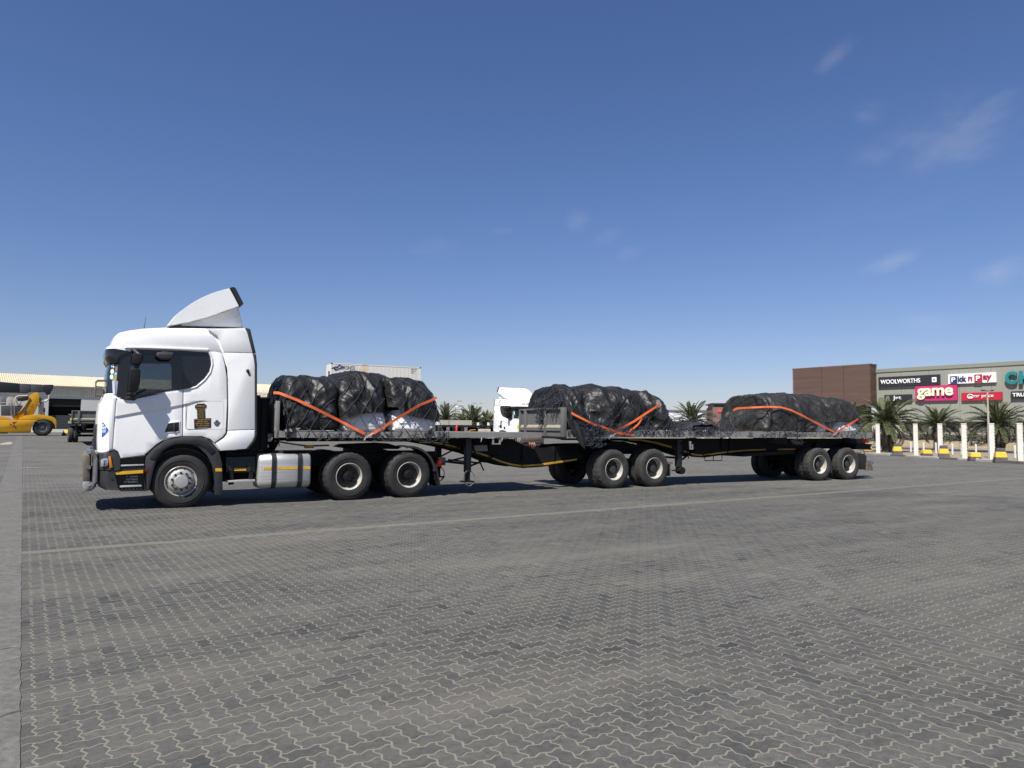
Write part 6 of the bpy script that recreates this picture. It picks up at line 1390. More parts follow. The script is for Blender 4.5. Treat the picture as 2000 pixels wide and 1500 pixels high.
xg = MX(1975, 840)[0]; g = MB()
for k in range(4): g.box(xg + 0.9 * k, xg + 0.9 * k + 0.75, 0.86, 0.89, zb - 3.0, zb - 1.4)
g.build('louvre_doors', CONCL, mall, None)
# brown slatted block standing forward of the hall
PB = -2.0
b0 = MX(1548, 760, PB)[0]; b1 = MX(1700, 760, PB)[0]; ztp = MX(1700, 711.5, PB)[1]; zbt = MX(1650, 794, PB)[1]
blk = tag(empty('slatted_block', MF.o, M_ANG), 'windowless dark brown block clad in horizontal slats beside the shop signs', 'building')
MB().box(b0 + 0.1, b1 - 0.1, PB + 0.12, 0.2, zbt + 0.05, ztp - 0.05).build('core', DKGREY, blk, None)
ns = 46; hs = (ztp - zbt) / ns; r_ = np.random.default_rng(5)
seams = [b0, b0 + (b1 - b0) * 0.40, b0 + (b1 - b0) * 0.68, b1]
for a, b in zip(seams[:-1], seams[1:]):
    q = MB()
    for k in range(ns):
        d = r_.uniform(0, 0.05); q.box(a + 0.03, b - 0.03, PB - d, PB + 0.11, zbt + k * hs + 0.03, zbt + (k + 1) * hs - 0.015)
    tag(q.build('slats', BROWN, blk, None), kind='stuff')
q = MB()
for k in range(ns): q.box(b1 - 0.09, b1 + r_.uniform(0, 0.05), PB + 0.05, 0.2, zbt + k * hs + 0.03, zbt + (k + 1) * hs - 0.015)
tag(q.build('slats', BROWN, blk, None), kind='stuff')
MB().box(b0, b1 + 0.06, PB - 0.06, 0.26, ztp, ztp + 0.12).build('coping', BROWN, blk, None)
MB().box(b0 + 0.5, b1 - 1.0, PB + 0.8, 0.2, -0.1, zbt).build('undercroft', mat('brown_wall', (0.10, 0.065, 0.05), 0.8), blk, None)
# signs
SBLK = mat('sign_black', (0.018, 0.02, 0.024), 0.5); SWHT = mat('sign_white', (0.78, 0.79, 0.79), 0.5, var=0.03); SMAG = mat('sign_magenta', (0.42, 0.022, 0.115), 0.5, var=0.05)
SRED = mat('sign_red', (0.40, 0.012, 0.028), 0.5, var=0.04); SCRM = mat('sign_cream', (0.74, 0.70, 0.52), 0.5, var=0.03); SNVY = mat('sign_navy', (0.018, 0.028, 0.12), 0.5); SCRI = mat('sign_crimson', (0.33, 0.018, 0.05), 0.5); STEA = mat('sign_teal', (0.015, 0.17, 0.19), 0.45, var=0.04); SEDGE = mat('sign_edge', (0.30, 0.18, 0.24), 0.5)
def sign(name, label, m, x0, x1, ytl, ybl, depth=0.35, cat='shop sign'):
    u0, z1 = MX(x0, ytl, -depth); _, z0 = MX(x0, ybl, -depth); u1 = MX(x1, ytl, -depth)[0]
    root = tag(empty('shop_sign', MF.w(u0, 0, z0), M_ANG), label, cat, 'shop signs on the shopping centre wall')
    MB().box(0, u1 - u0, -depth, -0.03, 0, z1 - z0).build('board', m, root, None) if m else None
    return root, u1 - u0, z1 - z0, depth
def sign_text(root, txt, x, z, h, w, m, depth, ext=0.05, off=0.0, out=0.06):
    o = text_mesh('lettering', txt, 1.0, m, root, (x, -depth - out, z), TXT_SIDE, ext, off, 'CENTER')
    xs = [v.co.x for v in o.data.vertices]; ys = [v.co.y for v in o.data.vertices]; sx = w / (max(xs) - min(xs)); sy = h / (max(ys) - min(ys)); cx_ = (max(xs) + min(xs)) / 2; cy_ = (max(ys) + min(ys)) / 2
    for v in o.data.vertices: v.co = ((v.co.x - cx_) * sx, (v.co.y - cy_) * sy, v.co.z)
    return o
r1, W, H, D = sign('s', 'black WOOLWORTHS shop sign with a small white square', SBLK, 1715.5, 1835, 737, 756)
sign_text(r1, 'WOOLWORTHS', W * 0.37, H * 0.50, H * 0.44, W * 0.66, SWHT, D, off=0.012)
MB().box(W * 0.885, W * 0.955, -D - 0.08, -D - 0.002, H * 0.27, H * 0.74).build('white_square', SWHT, r1, None)
sign_text(r1, 'W', W * 0.92, H * 0.50, H * 0.2, W * 0.04, SBLK, D, out=0.10, off=0.02, ext=0.01)
r2, W, H, D = sign('s', 'white Pick n Pay shop sign with blue and red letters', SWHT, 1851.5, 1945, 731.5, 750)
MB().box(W * 0.05, W * 0.20, -D - 0.10, -D - 0.002, H * 0.02, H * 0.80).build('blue_square', SNVY, r2, None)
MB().box(W * 0.565, W * 0.725, -D - 0.10, -D - 0.002, H * 0.02, H * 0.86).build('red_square', SCRI, r2, None)
q = sign_text(r2, 'P', W * 0.125, H * 0.42, H * 0.50, W * 0.085, SWHT, D, out=0.14, off=0.02); q = sign_text(r2, 'P', W * 0.645, H * 0.46, H * 0.52, W * 0.085, SWHT, D, out=0.14, off=0.02)
sign_text(r2, 'ick', W * 0.305, H * 0.50, H * 0.62, W * 0.18, SNVY, D, off=0.03); sign_text(r2, 'n', W * 0.475, H * 0.47, H * 0.42, W * 0.085, SCRI, D, off=0.03); sign_text(r2, 'ay', W * 0.83, H * 0.45, H * 0.60, W * 0.18, SCRI, D, off=0.03)
r3, W, H, D = sign('s', 'black Jet shop sign half behind a palm crown', SBLK, 1727, 1780, 771.5, 785)
sign_text(r3, 'Jet', W * 0.485, H * 0.50, H * 0.68, W * 0.30, SWHT, D, off=0.0)
r4, W, H, D = sign('s', 'big magenta sign reading game in fat cream letters', SMAG, 1787, 1869, 754.5, 783.5)
sign_text(r4, 'game', W * 0.49, H * 0.47, H * 0.76, W * 0.86, SCRM, D, 0.12, 0.03, 0.16)
r5, W, H, D = sign('s', 'red mr price shop sign with white letters', SRED, 1877.5, 1956.5, 767.5, 782.5)
sign_text(r5, 'mr price', W * 0.555, H * 0.50, H * 0.55, W * 0.50, SWHT, D, off=0.0)
q = MB(); q.tube([(W * 0.225 + H * 0.30 * math.cos(t), -D - 0.06, H * 0.52 + H * 0.27 * math.sin(t)) for t in np.linspace(0.2, 6.0, 24)], 0.06, 6); q.tube([(W * 0.16, -D - 0.06, H * 0.42), (W * 0.22, -D - 0.06, H * 0.30), (W * 0.29, -D - 0.06, H * 0.30)], 0.07, 6); q.tube([(W * 0.19, -D - 0.06, H * 0.58), (W * 0.25, -D - 0.06, H * 0.48), (W * 0.28, -D - 0.06, H * 0.34)], 0.05, 6); q.build('ring_logo', SWHT, r5, 60)
r6, W, H, D = sign('s', 'black TRUWORTHS sign cut by the right picture edge', SBLK, 1974, 2062, 764.5, 779)
sign_text(r6, 'TRUWORTHS', W * 0.50, H * 0.53, H * 0.50, W * 0.92, SWHT, D, off=0.02)
u0, z1 = MX(1962.5, 726, -0.3); _, z0 = MX(1962.5, 751, -0.3)
r7 = tag(empty('shop_sign', MF.w(u0, 0, z0), M_ANG), 'free standing teal letters starting with a big C, under the roof edge', 'shop sign', 'shop signs on the shopping centre wall')
sp_ = MX(1990.5, 740, -0.3)[0] - u0
for k, ch in enumerate('CHECKERS'):
    o = sign_text(r7, ch, sp_ * (k + 0.45), (z1 - z0) / 2, z1 - z0, sp_ * 0.86, STEA, 0.3, 0.15, 0.055, 0.05); o.name = 'letter'
    o.data.materials.append(SWHT)
# far dark roofed building and a pale shed beyond the trailers
bf = Frame(column(1395, 150.0), -8.0)
bl = tag(empty('brick_building', bf.o, bf.deg), 'small far brown building with a black roof and a round red sign', 'building')
u0, zt0 = bf.at(1392, 795); u1, _ = bf.at(1455, 795); MB().box(u0, u1, 0, 10, -0.1, zt0).build('wall', mat('brown_brick', (0.17, 0.10, 0.085), 0.8, var=0.12, scale=1), bl, None)
_, zr = bf.at(1395, 789.5); MB().box(u0 + 0.3, u1, 0.3, 10, zt0, zr).build('parapet', DKGREY, bl, None); MB().box(u0 - 0.3, u0 + 2.8, -0.4, 10, zr, zr + 0.25).build('roof', DKGREY, bl, None)
cu, cz_ = bf.at(1405, 802.5); MB().lathe([(0.001, -0.2), (0.32, -0.2), (0.32, 0)], cu, cz_, 20).build('round_sign', mat('red_sign', (0.75, 0.06, 0.03), 0.5), bl, 40)
sh = Frame(column(1350, 190.0), -4.0)
shd = tag(empty('pale_shed', sh.o, sh.deg), 'long low pale shed far behind the middle palm', 'building')
u0, z_ = sh.at(1300, 800); u1, z2_ = sh.at(1396, 803.5); MB().box(u0, u1, 0, 12, -0.1, z2_).build('wall', mat('shed_white', (0.62, 0.63, 0.64), 0.6, var=0.05), shd, None); MB().box(u0, u1 + 0.3, -0.3, 12, z2_, z2_ + 0.35).build('roof', MIDGREY, shd, None)
sh2 = Frame(column(880, 170.0), 3.0)
shd2 = tag(empty('pale_shed', sh2.o, sh2.deg), 'white far shed between the two left palms', 'building')
u0, z_ = sh2.at(850, 818); u1, z2_ = sh2.at(905, 818); MB().box(u0, u1, 0, 12, -0.1, z2_).build('wall', MATS['shed_white'], shd2, None); MB().box(u0 - 0.2, u1 + 0.2, -0.3, 12, z2_, z2_ + 0.3).build('roof', CONCL, shd2, None)

# ------------------------------------------------------------------ row of white posts, barrier blocks, fence, bank
def post_spot(px, py): return ground(px, py)
def make_post(h):
    root = empty('concrete_post', (0, 0, 0)); a = 0.122
    MB().box(-a, a, -a, a, -0.1, h).build('shaft', POSTM, root, None, 0.02)
    q = MB()
    for z in np.arange(0.05, h - 0.06, 0.17): q.box(a - 0.002, a + 0.020, -0.06, 0.06, z, z + 0.10)
    q.build('ladder_face', POSTM, root, None)
    MB().box(-a - 0.015, a + 0.015, -a - 0.015, a + 0.015, h, h + 0.05).build('cap', POSTM, root, None, 0.015)
    return root
pt0 = make_post(2.0)
posts = [(1715, 888, 'first white concrete post, just behind the tail of the rear trailer'), (1789, 891.5, 'white post between two barrier blocks, under the game sign'), (1837, 894.5, 'white post touching a tall barrier block, left of the third palm'),
         (1884, 897.3, 'white post with a ladder face standing alone, under the mr price sign'), (1938, 901.3, 'white post in front of the thin pale lamp pole'), (1993, 905.5, 'white post at the right picture edge')]
for i, (px, py, lab) in enumerate(posts):
    o = pt0 if i == 0 else copy_tree(pt0); g_ = ground(px, py); o.location = (g_[0], g_[1], 0); o.rotation_euler = (0, 0, RAD(-28 + rng.normal(0, 3))); tag(o, lab, 'post', 'white concrete posts along the yard edge')
k = 0
for px, D, lab in ((1373.5, 62, 'white post seen over the bare deck between the rear loads'), (1420.5, 60, 'white post beside the front end of the last load'), (934.5, 72, 'left of two white posts behind the far flatbed'), (954.5, 71, 'white post just left of the far white truck')):
    o = copy_tree(pt0); c_ = column(px, D); o.location = tuple(c_); o.rotation_euler = (0, 0, RAD(-25)); tag(o, lab, 'post', 'white concrete posts along the yard edge')
def make_block(tall):
    root = empty('barrier_block', (0, 0, 0)); w = 0.40; h1, h2, h3 = (0.27, 0.57, 0.76) if tall else (0.22, 0.46, 0.46)
    def fr(z0, z1, a0, a1, nm, m, y=0.36):
        V = [(-a0, -y * a0 / w, z0), (a0, -y * a0 / w, z0), (a0, y * a0 / w, z0), (-a0, y * a0 / w, z0), (-a1, -y * a1 / w, z1), (a1, -y * a1 / w, z1), (a1, y * a1 / w, z1), (-a1, y * a1 / w, z1)]
        MB().add(V, [(3, 2, 1, 0), (4, 5, 6, 7), (0, 1, 5, 4), (1, 2, 6, 5), (2, 3, 7, 6), (3, 0, 4, 7)]).build(nm, m, root, None, 0.03)
    wb = 0.31
    fr(0, h1, wb, wb * 0.86, 'black_base', BLKPAINT); fr(h1, h2, wb * 0.855, wb * 0.70, 'yellow_band', YELPAINT)
    if tall: fr(h2, h3, wb * 0.69, wb * 0.58, 'black_top', BLKPAINT)
    return root
bt, bs = make_block(True), make_block(False)
blocks = [(1757.5, 889.5, 1, 'tall black and yellow barrier block right of the first white post'), (1815.5, 893.5, 0, 'low barrier block between the second and third white posts'), (1849.5, 895.5, 1, 'tall barrier block touching the third white post'),
          (1911, 901, 0, 'low barrier block with a white scuff, left of the lamp pole'), (1962, 904.5, 1, 'tallest looking barrier block, nearest the right picture edge'), (1700, 886.8, 0, 'barrier block half hidden behind the tail of the rear trailer')]
used = {0: False, 1: False}
for px, py, tl, lab in blocks:
    src = bt if tl else bs; o = src if not used[tl] else copy_tree(src); used[tl] = True
    g_ = ground(px, py); o.location = (g_[0], g_[1] + 0.3, 0); o.rotation_euler = (0, 0, RAD(rng.uniform(-14, 14) - 20)); tag(o, lab, 'barrier', 'black and yellow barrier blocks by the yard edge')
g_ = ground(1911, 899.5); MB().prism([(-0.13, 0.16), (-0.02, 0.2), (0.04, 0.12), (-0.02, 0.03), (-0.05, 0.09)], -0.52, -0.49).build('scuff_mark', CONCL, [o for o in bpy.data.objects if o.get('label', '').startswith('low barrier block with a white')][0], None)
o = copy_tree(bs); c_ = column(133.5, 78); o.location = (c_[0], c_[1], 0.26); o.scale = (1.5, 1.5, 1.3); tag(o, 'yellow topped barrier block far left by the warehouse door', 'barrier', 'black and yellow barrier blocks by the yard edge')
# kerb pieces under the posts
for i in range(26):
    p = POST_A + pd * (-14 + 1.55 * i) - pn * 0.30; tone = CONCL if i % 3 else CONC
    o = MB().box(-0.74, 0.74, -0.14, 0.14, -0.05, 0.13 + rng.uniform(-0.03, 0.02)).build('kerb_stone', tone, None, None, 0.02, loc=(p[0], p[1], 0), rot=(0, 0, math.atan2(pd[1], pd[0]) + rng.normal(0, 0.02))); o['kind'] = 'structure'
# wire fence with dark posts, behind the white posts
fa, fb = column(1990, 57), column(1700, 78)
fd = fb - fa; Lf = np.linalg.norm(fd); fd /= Lf; fdeg = math.degrees(math.atan2(fd[1], fd[0]))
fence = tag(empty('wire_fence', fa - fd * 12, fdeg), 'wire fence on thin dark posts in front of the sandy bank', 'fence')
for i in range(18):
    x = 3.6 * i; o = MB().box(x - 0.035, x + 0.035, -0.035, 0.035, -0.1, 1.9).build('fence_post', DKGREY, fence, None)
q = MB()
for z in np.arange(0.12, 1.9, 0.16): q.tube([(0, 0, z), (66, 0, z)], 0.008, 3, cap=False)
for x in np.arange(0, 66, 0.32): q.tube([(x, 0, 0.1), (x, 0, 1.85)], 0.005, 3, cap=False)
tag(q.build('fence_wire', MIDGREY, fence, None, fix=False), kind='stuff')
# sandy bank, beyond the fence
def bank(name, a, b, w, hgt, m, seed, amp=0.25):
    a, b = np.array(a[:2]), np.array(b[:2]); d = b - a; L_ = np.linalg.norm(d); d /= L_; n = np.array([-d[1], d[0]]); nu_, nv_ = 160, 16; V = []
    for i in range(nu_):
        for j in range(nv_):
            t = j / (nv_ - 1); p = a + d * L_ * i / (nu_ - 1) + n * (t - 0.5) * w; V.append((p[0], p[1], hgt * math.sin(math.pi * t) ** 0.8 - 0.05))
    V = np.array(V); V[:, 2] += amp * pnoise(V * 0.35 + seed) * np.clip(V[:, 2] / hgt, 0, 1) + 0.12 * amp * pnoise(V * 1.7 + seed)
    Fq = [(i * nv_ + j, (i + 1) * nv_ + j, (i + 1) * nv_ + j + 1, i * nv_ + j + 1) for i in range(nu_ - 1) for j in range(nv_ - 1)]
    return tag(MB().add(V, Fq).build(name, m, None, 60), kind='structure')
DRYG = mat('dry_grass_bank', (0.30, 0.235, 0.135), 0.95, var=0.3, scale=1.5, bump=0.6, bscale=9, bdist=0.1)
bank('sandy_bank', column(2060, 66), column(1640, 92), 10, 0.55, DRYG, 3.0, 0.3)
bank('sandy_bank', column(2080, 84), column(1560, 108), 14, 0.75, mat('pale_bank', (0.33, 0.28, 0.21), 0.95, var=0.2, scale=0.6, bump=0.5, bscale=5, bdist=0.1), 9.0, 0.3)
road_a, road_b = column(2080, 52), column(1650, 72)
d_ = (road_b - road_a)[:2]; L_ = np.linalg.norm(d_); d_ /= L_
strip('road', road_a[:2] + d_ * L_ / 2, d_, 2.6, -L_ / 2 - 20, L_ / 2 + 30, mat('asphalt', (0.055, 0.055, 0.057), 0.9, var=0.15, scale=1), z0=-0.04, z1=-0.004, cuts=20, wob=0.02)
for px, D_, lab in ((1748, 55, 'thin white stake beside the first white post'), (1778, 53.5, 'thin white stake just left of the second white post'), (1803, 52, 'thin white stake between second and third white posts'), (1827, 51, 'thin white stake close left of the third white post'),
                    (1859, 49, 'thin white stake right of the tall block at the third post'), (1877, 48, 'thin white stake close left of the fourth post'), (1905, 47, 'thin white stake behind the scuffed low block'), (1981, 43.5, 'thin white stake near the right picture edge')):
    o = MB().prism([(-0.05, 0), (0.05, 0), (0.05, 0.72), (0, 0.78), (-0.05, 0.72)], -0.03, 0.03).build('marker_stake', POSTM, None, None, loc=tuple(column(px, D_))); tag(o, lab, 'stake', 'short white stakes along the far road')
# low scrub
LEAFD = mat('scrub_leaf', (0.035, 0.040, 0.02), 0.75, var=0.4, scale=2)
LEAFP = mat('palm_leaf', (0.056, 0.068, 0.025), 0.6, var=0.35, scale=0.8, spec=0.4)
LEAFY = mat('palm_leaf_young', (0.072, 0.078, 0.027), 0.6, var=0.3, scale=0.8)
LEAFB = mat('palm_leaf_dry', (0.095, 0.076, 0.048), 0.8, var=0.3, scale=0.8)
BARK = mat('palm_bark', (0.085, 0.065, 0.048), 0.9, var=0.35, scale=6, bump=0.8, bscale=12, bdist=0.05)
def leaf_cloud(n, rx, ry, rz, size, seed):
    r = np.random.default_rng(seed); d = r.normal(size=(n, 3)); d /= np.linalg.norm(d, axis=1)[:, None]; rad = r.uniform(0.35, 1.0, n) ** 0.6
    lump = 1 + 0.35 * pnoise(d * 2.2 + seed)
    C = d * rad[:, None] * lump[:, None] * np.array([rx, ry, rz]); C[:, 2] = np.abs(C[:, 2]) + 0.02
    a = r.normal(size=(n, 3)); a /= np.linalg.norm(a, axis=1)[:, None]; b = np.cross(a, r.normal(size=(n, 3))); b /= np.linalg.norm(b, axis=1)[:, None]; s = size * r.uniform(0.6, 1.4, n)[:, None]
    V = np.stack([C - a * s, C + b * s * 0.45, C + a * s, C - b * s * 0.45], 1).reshape(-1, 3); q = MB(); q.v = [tuple(p) for p in V]; q.f = [(4 * i, 4 * i + 1, 4 * i + 2, 4 * i + 3) for i in range(n)]; return q
for i, (px, D_, rx, rz, lab) in enumerate(((1760, 90, 3.2, 1.3, 'low dark bush on the bank left of the second palm'), (1795, 88, 4.2, 1.2, 'wide low bush on the bank behind the second white post'), (1826, 86, 4.4, 1.3, 'low dark bush at the foot of the second palm'), (1862, 84, 4.6, 1.1, 'long flat bush between the third and fourth white posts'),
                                       (1905, 80, 3.6, 0.9, 'flat bush on the bank left of the third palm'), (1958, 70, 4.2, 2.4, 'big grey brown bush beside the third palm trunk'), (1690, 84, 3.5, 1.7, 'dry bush behind the tail of the last load'), (1985, 72, 3.2, 2.2, 'dark bush behind the right hand edge post'))):
    sh_ = empty('bush', column(px, D_)); tag(sh_, lab, 'bush', 'bushes on the sandy bank'); leaf_cloud(1500, rx, 1.6, rz, 0.16, 40 + i).build('foliage', LEAFD if i not in (5, 6, 7) else mat('dry_scrub', (0.11, 0.10, 0.07), 0.85, var=0.35, scale=2), sh_, None, fix=False)
    q = MB()
    for k in range(5): a = rng.uniform(0, 6.28); q.tube([(0, 0, 0), (rx * 0.4 * math.cos(a), 0.6 * math.sin(a), rz * 0.5)], 0.03, 4)
    q.build('stems', BARK, sh_, None)

# ------------------------------------------------------------------ palms
def frond_mesh(length, droop, seed, m, leaf=0.42, nl=34):
    r = np.random.default_rng(seed); t = np.linspace(0, 1, 18); ang0 = 0.0
    x = np.zeros(18); z = np.zeros(18); a = 0.35 * droop
    for i in range(1, 18): a = 0.30 - droop * (t[i] ** 1.3) * 1.5; x[i] = x[i - 1] + math.cos(a) * length / 17; z[i] = z[i - 1] + math.sin(a) * length / 17
    P = np.stack([x, np.zeros(18), z], -1); q = MB(); q.tube(P, np.linspace(0.035, 0.006, 18), 4)
    V = []; F = []
    for k in range(nl):
        f = 0.14 + 0.86 * k / (nl - 1); i = min(int(f * 17), 16); w = f * 17 - i; p = P[i] * (1 - w) + P[i + 1] * w; tg = P[i + 1] - P[i]; tg /= np.linalg.norm(tg)
        L_ = leaf * math.sin(math.pi * (0.12 + 0.80 * f)) ** 0.7 * r.uniform(0.8, 1.1)
        for sgn in (-1, 1):
            up_ = np.array([-tg[2], 0, tg[0]]); d = tg * 0.75 + np.array([0, sgn * 0.75, 0]) + up_ * r.uniform(0.05, 0.5); d /= np.linalg.norm(d); tip = p + d * L_ - np.array([0, 0, 0.10 * L_])
            wv = np.cross(d, up_); wv /= np.linalg.norm(wv) + 1e-6; wd = 0.032
            n = len(V); V += [p - wv * wd * 0.5, p + d * L_ * 0.5 + wv * wd, tip, p + d * L_ * 0.5 - wv * wd]; F.append((n, n + 1, n + 2, n + 3))
    q.add(V, F); me = bpy.data.meshes.new('frond'); me.from_pydata(q.v, [], q.f); me.materials.append(m); me.shade_flat(); return me
FRONDS = [frond_mesh(2.6, d, s, LEAFP) for d, s in ((0.55, 1), (0.85, 2), (1.05, 3))]
FYOUNG = [frond_mesh(2.2, d, s, LEAFY, 0.36) for d, s in ((0.25, 4), (0.45, 5))]
FDRY = [frond_mesh(2.1, d, s, LEAFB, 0.34) for d, s in ((1.3, 6), (1.5, 7))]
def palm(c, trunk_h, scale, label, seed, nf=46, dry=10, upright=0.0):
    root = tag(empty('palm_tree', c), label, 'palm tree', 'date palms around the yard'); r = np.random.default_rng(seed)
    q = MB(); n = 15; zs = np.linspace(-0.1, trunk_h, 26); rad = [0.36 * scale * (1.15 - 0.15 * k / 25 + (0.35 if k > 20 else 0) * (k - 20) / 5) * (1 + 0.10 * (k % 2)) for k in range(26)]
    q.tube([(0.04 * math.sin(z * 2), 0, z) for z in zs], rad, n); q.build('trunk', BARK, root, 50)
    for k in range(nf + dry):
        if k < nf:
            f = k / nf; el = RAD(82 - 78 * f ** 0.9 + upright * 12) + r.normal(0, 0.09); me = r.choice(len(FYOUNG)) if f < 0.18 else None
            mesh = FYOUNG[me] if me is not None else FRONDS[min(2, int(3 * f + r.uniform(-0.3, 0.3)))]
        else: el = RAD(r.uniform(-48, -12)); mesh = FDRY[r.integers(2)]
        az = k * 2.39996 + r.normal(0, 0.15); s = scale * r.uniform(0.85, 1.12)
        o = bpy.data.objects.new('frond', mesh); COL.objects.link(o); o.parent = root; o.location = (0.12 * math.cos(az), 0.12 * math.sin(az), trunk_h)
        o.rotation_euler = (r.normal(0, 0.25), -el + 0.25, az); o.scale = (s, s, s)
    return root
palm(column(1733, 55), 2.15, 1.02, 'broad palm left, standing behind the first white post by the brown block', 11, 50, 14)
palm(column(1831, 60), 2.0, 0.84, 'smaller middle palm under the game sign, behind the third white post', 12, 44, 8)
palm(column(1949, 56), 2.0, 0.98, 'round full palm under the mr price sign, by the lamp pole', 13, 52, 6)
palm(column(1352, 74), 2.3, 0.98, 'palm rising between the middle and the last load', 14, 46, 12, 0.4)
palm(column(870, 95), 2.5, 1.0, 'upright palm touching the tail of the first load', 15, 34, 4, 0.9)
palm(column(925, 96), 2.1, 1.1, 'dense palm in the middle, left of the far white truck', 16, 48, 10, 0.3)
palm(column(951, 99), 1.8, 0.95, 'shaggy brownish palm half behind the far white truck', 17, 40, 22, -0.1)
palm(column(903, 112), 2.0, 0.95, 'small palm between the two left palms', 18, 34, 6)
palm(column(1663, 66), 2.6, 0.8, 'palm peeping over the top of the last load', 19, 36, 4)

# ------------------------------------------------------------------ lamps and lamp pole
def lamp(px, D, ytop, label, arms, seed=0, h2=None):
    c = column(px, D); z = EYE + (hor(px) - ytop) / FPX * D; root = tag(empty('street_lamp', c), label, 'street lamp', 'lamps beyond the yard')
    MB().tube([(0, 0, -0.1), (0, 0, z)], [0.07, 0.04], 8).build('pole', STEEL, root, 60)
    for a in arms: q = MB().tube([(0, 0, z), (a * 0.5, 0, z + 0.12)], 0.04, 6); q.build('arm', STEEL, root, 60); MB().prism([(a * 0.4, z + 0.08), (a * 0.4, z + 0.2), (a * 1.2, z + 0.22), (a * 1.3, z + 0.13)], -0.12, 0.12).build('lamp_head', MIDGREY, root)
lamp(888, 130, 785, 'tall thin lamp left of centre above the palms', (1,)); lamp(932, 160, 789, 'double headed lamp far off beside the white truck roof', (-1, 1)); lamp(889, 110, 795, 'lower lamp with one arm beside the left palm', (1,))
c = column(1931, 44); zt_ = EYE + (hor(1931) - 764) / FPX * 44
lp = tag(empty('lamp_pole', c), 'thin pale pole in front of the mr price sign', 'pole'); MB().tube([(0, 0, -0.1), (0, 0, zt_)], [0.085, 0.045], 10).build('shaft', CONCL, lp, 60); MB().box(-0.35, 0.35, -0.06, 0.06, zt_, zt_ + 0.05).build('cross_arm', MIDGREY, lp, None)
q = MB(); q.lathe([(0.001, zt_ + 0.05), (0.16, zt_ + 0.07), (0.05, zt_ + 0.16), (0.001, zt_ + 0.16)], -0.3, 0, 12, axis='z'); q.build('lamp_head', MIDGREY, lp, 40); q = MB(); q.lathe([(0.001, zt_ + 0.05), (0.16, zt_ + 0.07), (0.05, zt_ + 0.16), (0.001, zt_ + 0.16)], 0.32, 0, 12, axis='z'); q.build('lamp_head', MIDGREY, lp, 40)

# ------------------------------------------------------------------ refrigerated containers stacked behind the first load
CF = Frame(column(644, 84.0), 28.0)
CWH = mat('container_white', (0.66, 0.65, 0.60), 0.5, var=0.05, scale=0.8, dirt=(0.50, 0.45, 0.36), dirt_amt=0.5, dirt_scale=0.8, stretch=(1, 1, 0.3)); CRUST = mat('container_rust', (0.42, 0.27, 0.17), 0.8, var=0.3, scale=2)
uR, zT = CF.at(822, 719.5)[0], CF.at(644, 708.5)[1]
def container(zb, label, full):
    root = tag(empty('shipping_container', CF.w(0, 0, zb), CF.deg), label, 'container', 'white refrigerated containers in a stack'); Lc, Hc, Wc = uR, 2.9, 2.44
    MB().box(0.1, Lc - 0.1, 0.05, Wc - 0.05, 0.1, Hc - 0.08).build('body', CWH, root, None)
    n = 22
    for k in range(n):
        x0, x1 = 0.12 + (Lc - 0.24) * k / n, 0.12 + (Lc - 0.24) * (k + 1) / n
        if full: MB().box(x0 + 0.015, x1 - 0.015, 0.02, 0.05, 0.15, Hc - 0.12).build('side_panel', CWH, root, None)
    MB().box(0.0, Lc, 0, 0.12, Hc - 0.12, Hc).build('top_rail', CWH, root, None); MB().box(0.0, Lc, 0, 0.12, 0, 0.14).build('bottom_rail', CWH, root, None)
    for x in (0, Lc - 0.14):
        MB().box(x, x + 0.14, 0, 0.14, 0, Hc).build('corner_post', CWH, root, None); MB().box(x - 0.01, x + 0.16, -0.012, 0.16, Hc - 0.13, Hc + 0.015).build('corner_casting', DKGREY, root, None)
    MB().box(-0.02, 0.08, 0.15, Wc - 0.15, 0.1, Hc - 0.1).build('end_wall', CWH, root, None)
    MB().box(-0.10, -0.02, 0.5, 1.0, Hc - 1.55, Hc - 0.95).build('vent_grille', DKGREY, root, None)
    return root
top = container(zT - 2.9, 'weathered white CRONOS refrigerated container on top of its stack', True)
container(zT - 5.82, 'white container second from the top, under the CRONOS one', False); container(zT - 8.74, 'white container at the bottom of the stack', False)
u0, z0_ = CF.at(666, 718); u1, _ = CF.at(693, 718)
o = text_mesh('lettering', 'CRONOS', 0.62, SNVY, top, ((u0 + u1) / 2, 0.004, z0_ - (zT - 2.9)), TXT_SIDE, 0.008, 0.0, 'CENTER'); xs = [v.co.x for v in o.data.vertices]; k_ = (u1 - u0) / (max(xs) - min(xs)); o.scale = (k_, 1, 1)
u0, z0_ = CF.at(657, 720); zz_ = z0_ - (zT - 2.9); q = MB()
q.tube([(u0 - 0.6 + 1.2 * t, 0.005, zz_ + 0.12 * math.sin(9 * t)) for t in np.linspace(0, 1, 20)], 0.05, 5); q.tube([(u0 - 0.1 + 0.28 * math.cos(t) * (1 - t / 9), 0.005, zz_ + 0.28 * math.sin(t) * (1 - t / 9)) for t in np.linspace(0, 6.5, 22)], 0.055, 5); q.tube([(u0 + 0.35 + 0.2 * math.cos(t), 0.005, zz_ + 0.25 + 0.2 * math.sin(t)) for t in np.linspace(-1, 4, 14)], 0.055, 5); q.tube([(u0 + 0.3, 0.005, zz_), (u0 + 0.7, 0.005, zz_ + 0.25), (u0 + 0.85, 0.005, zz_ + 0.15)], 0.05, 5); q.build('dragon_emblem', SNVY, top, 60)
u0, za = CF.at(702, 714); u1, zb_ = CF.at(718, 727); MB().box(u0, u1, 0.004, 0.02, zb_ - (zT - 2.9), za - (zT - 2.9)).build('repair_patch', mat('patch_cream', (0.68, 0.58, 0.44), 0.6, var=0.12, scale=3, dirt=(0.40, 0.24, 0.14), dirt_amt=0.6, dirt_scale=1.2), top, None)
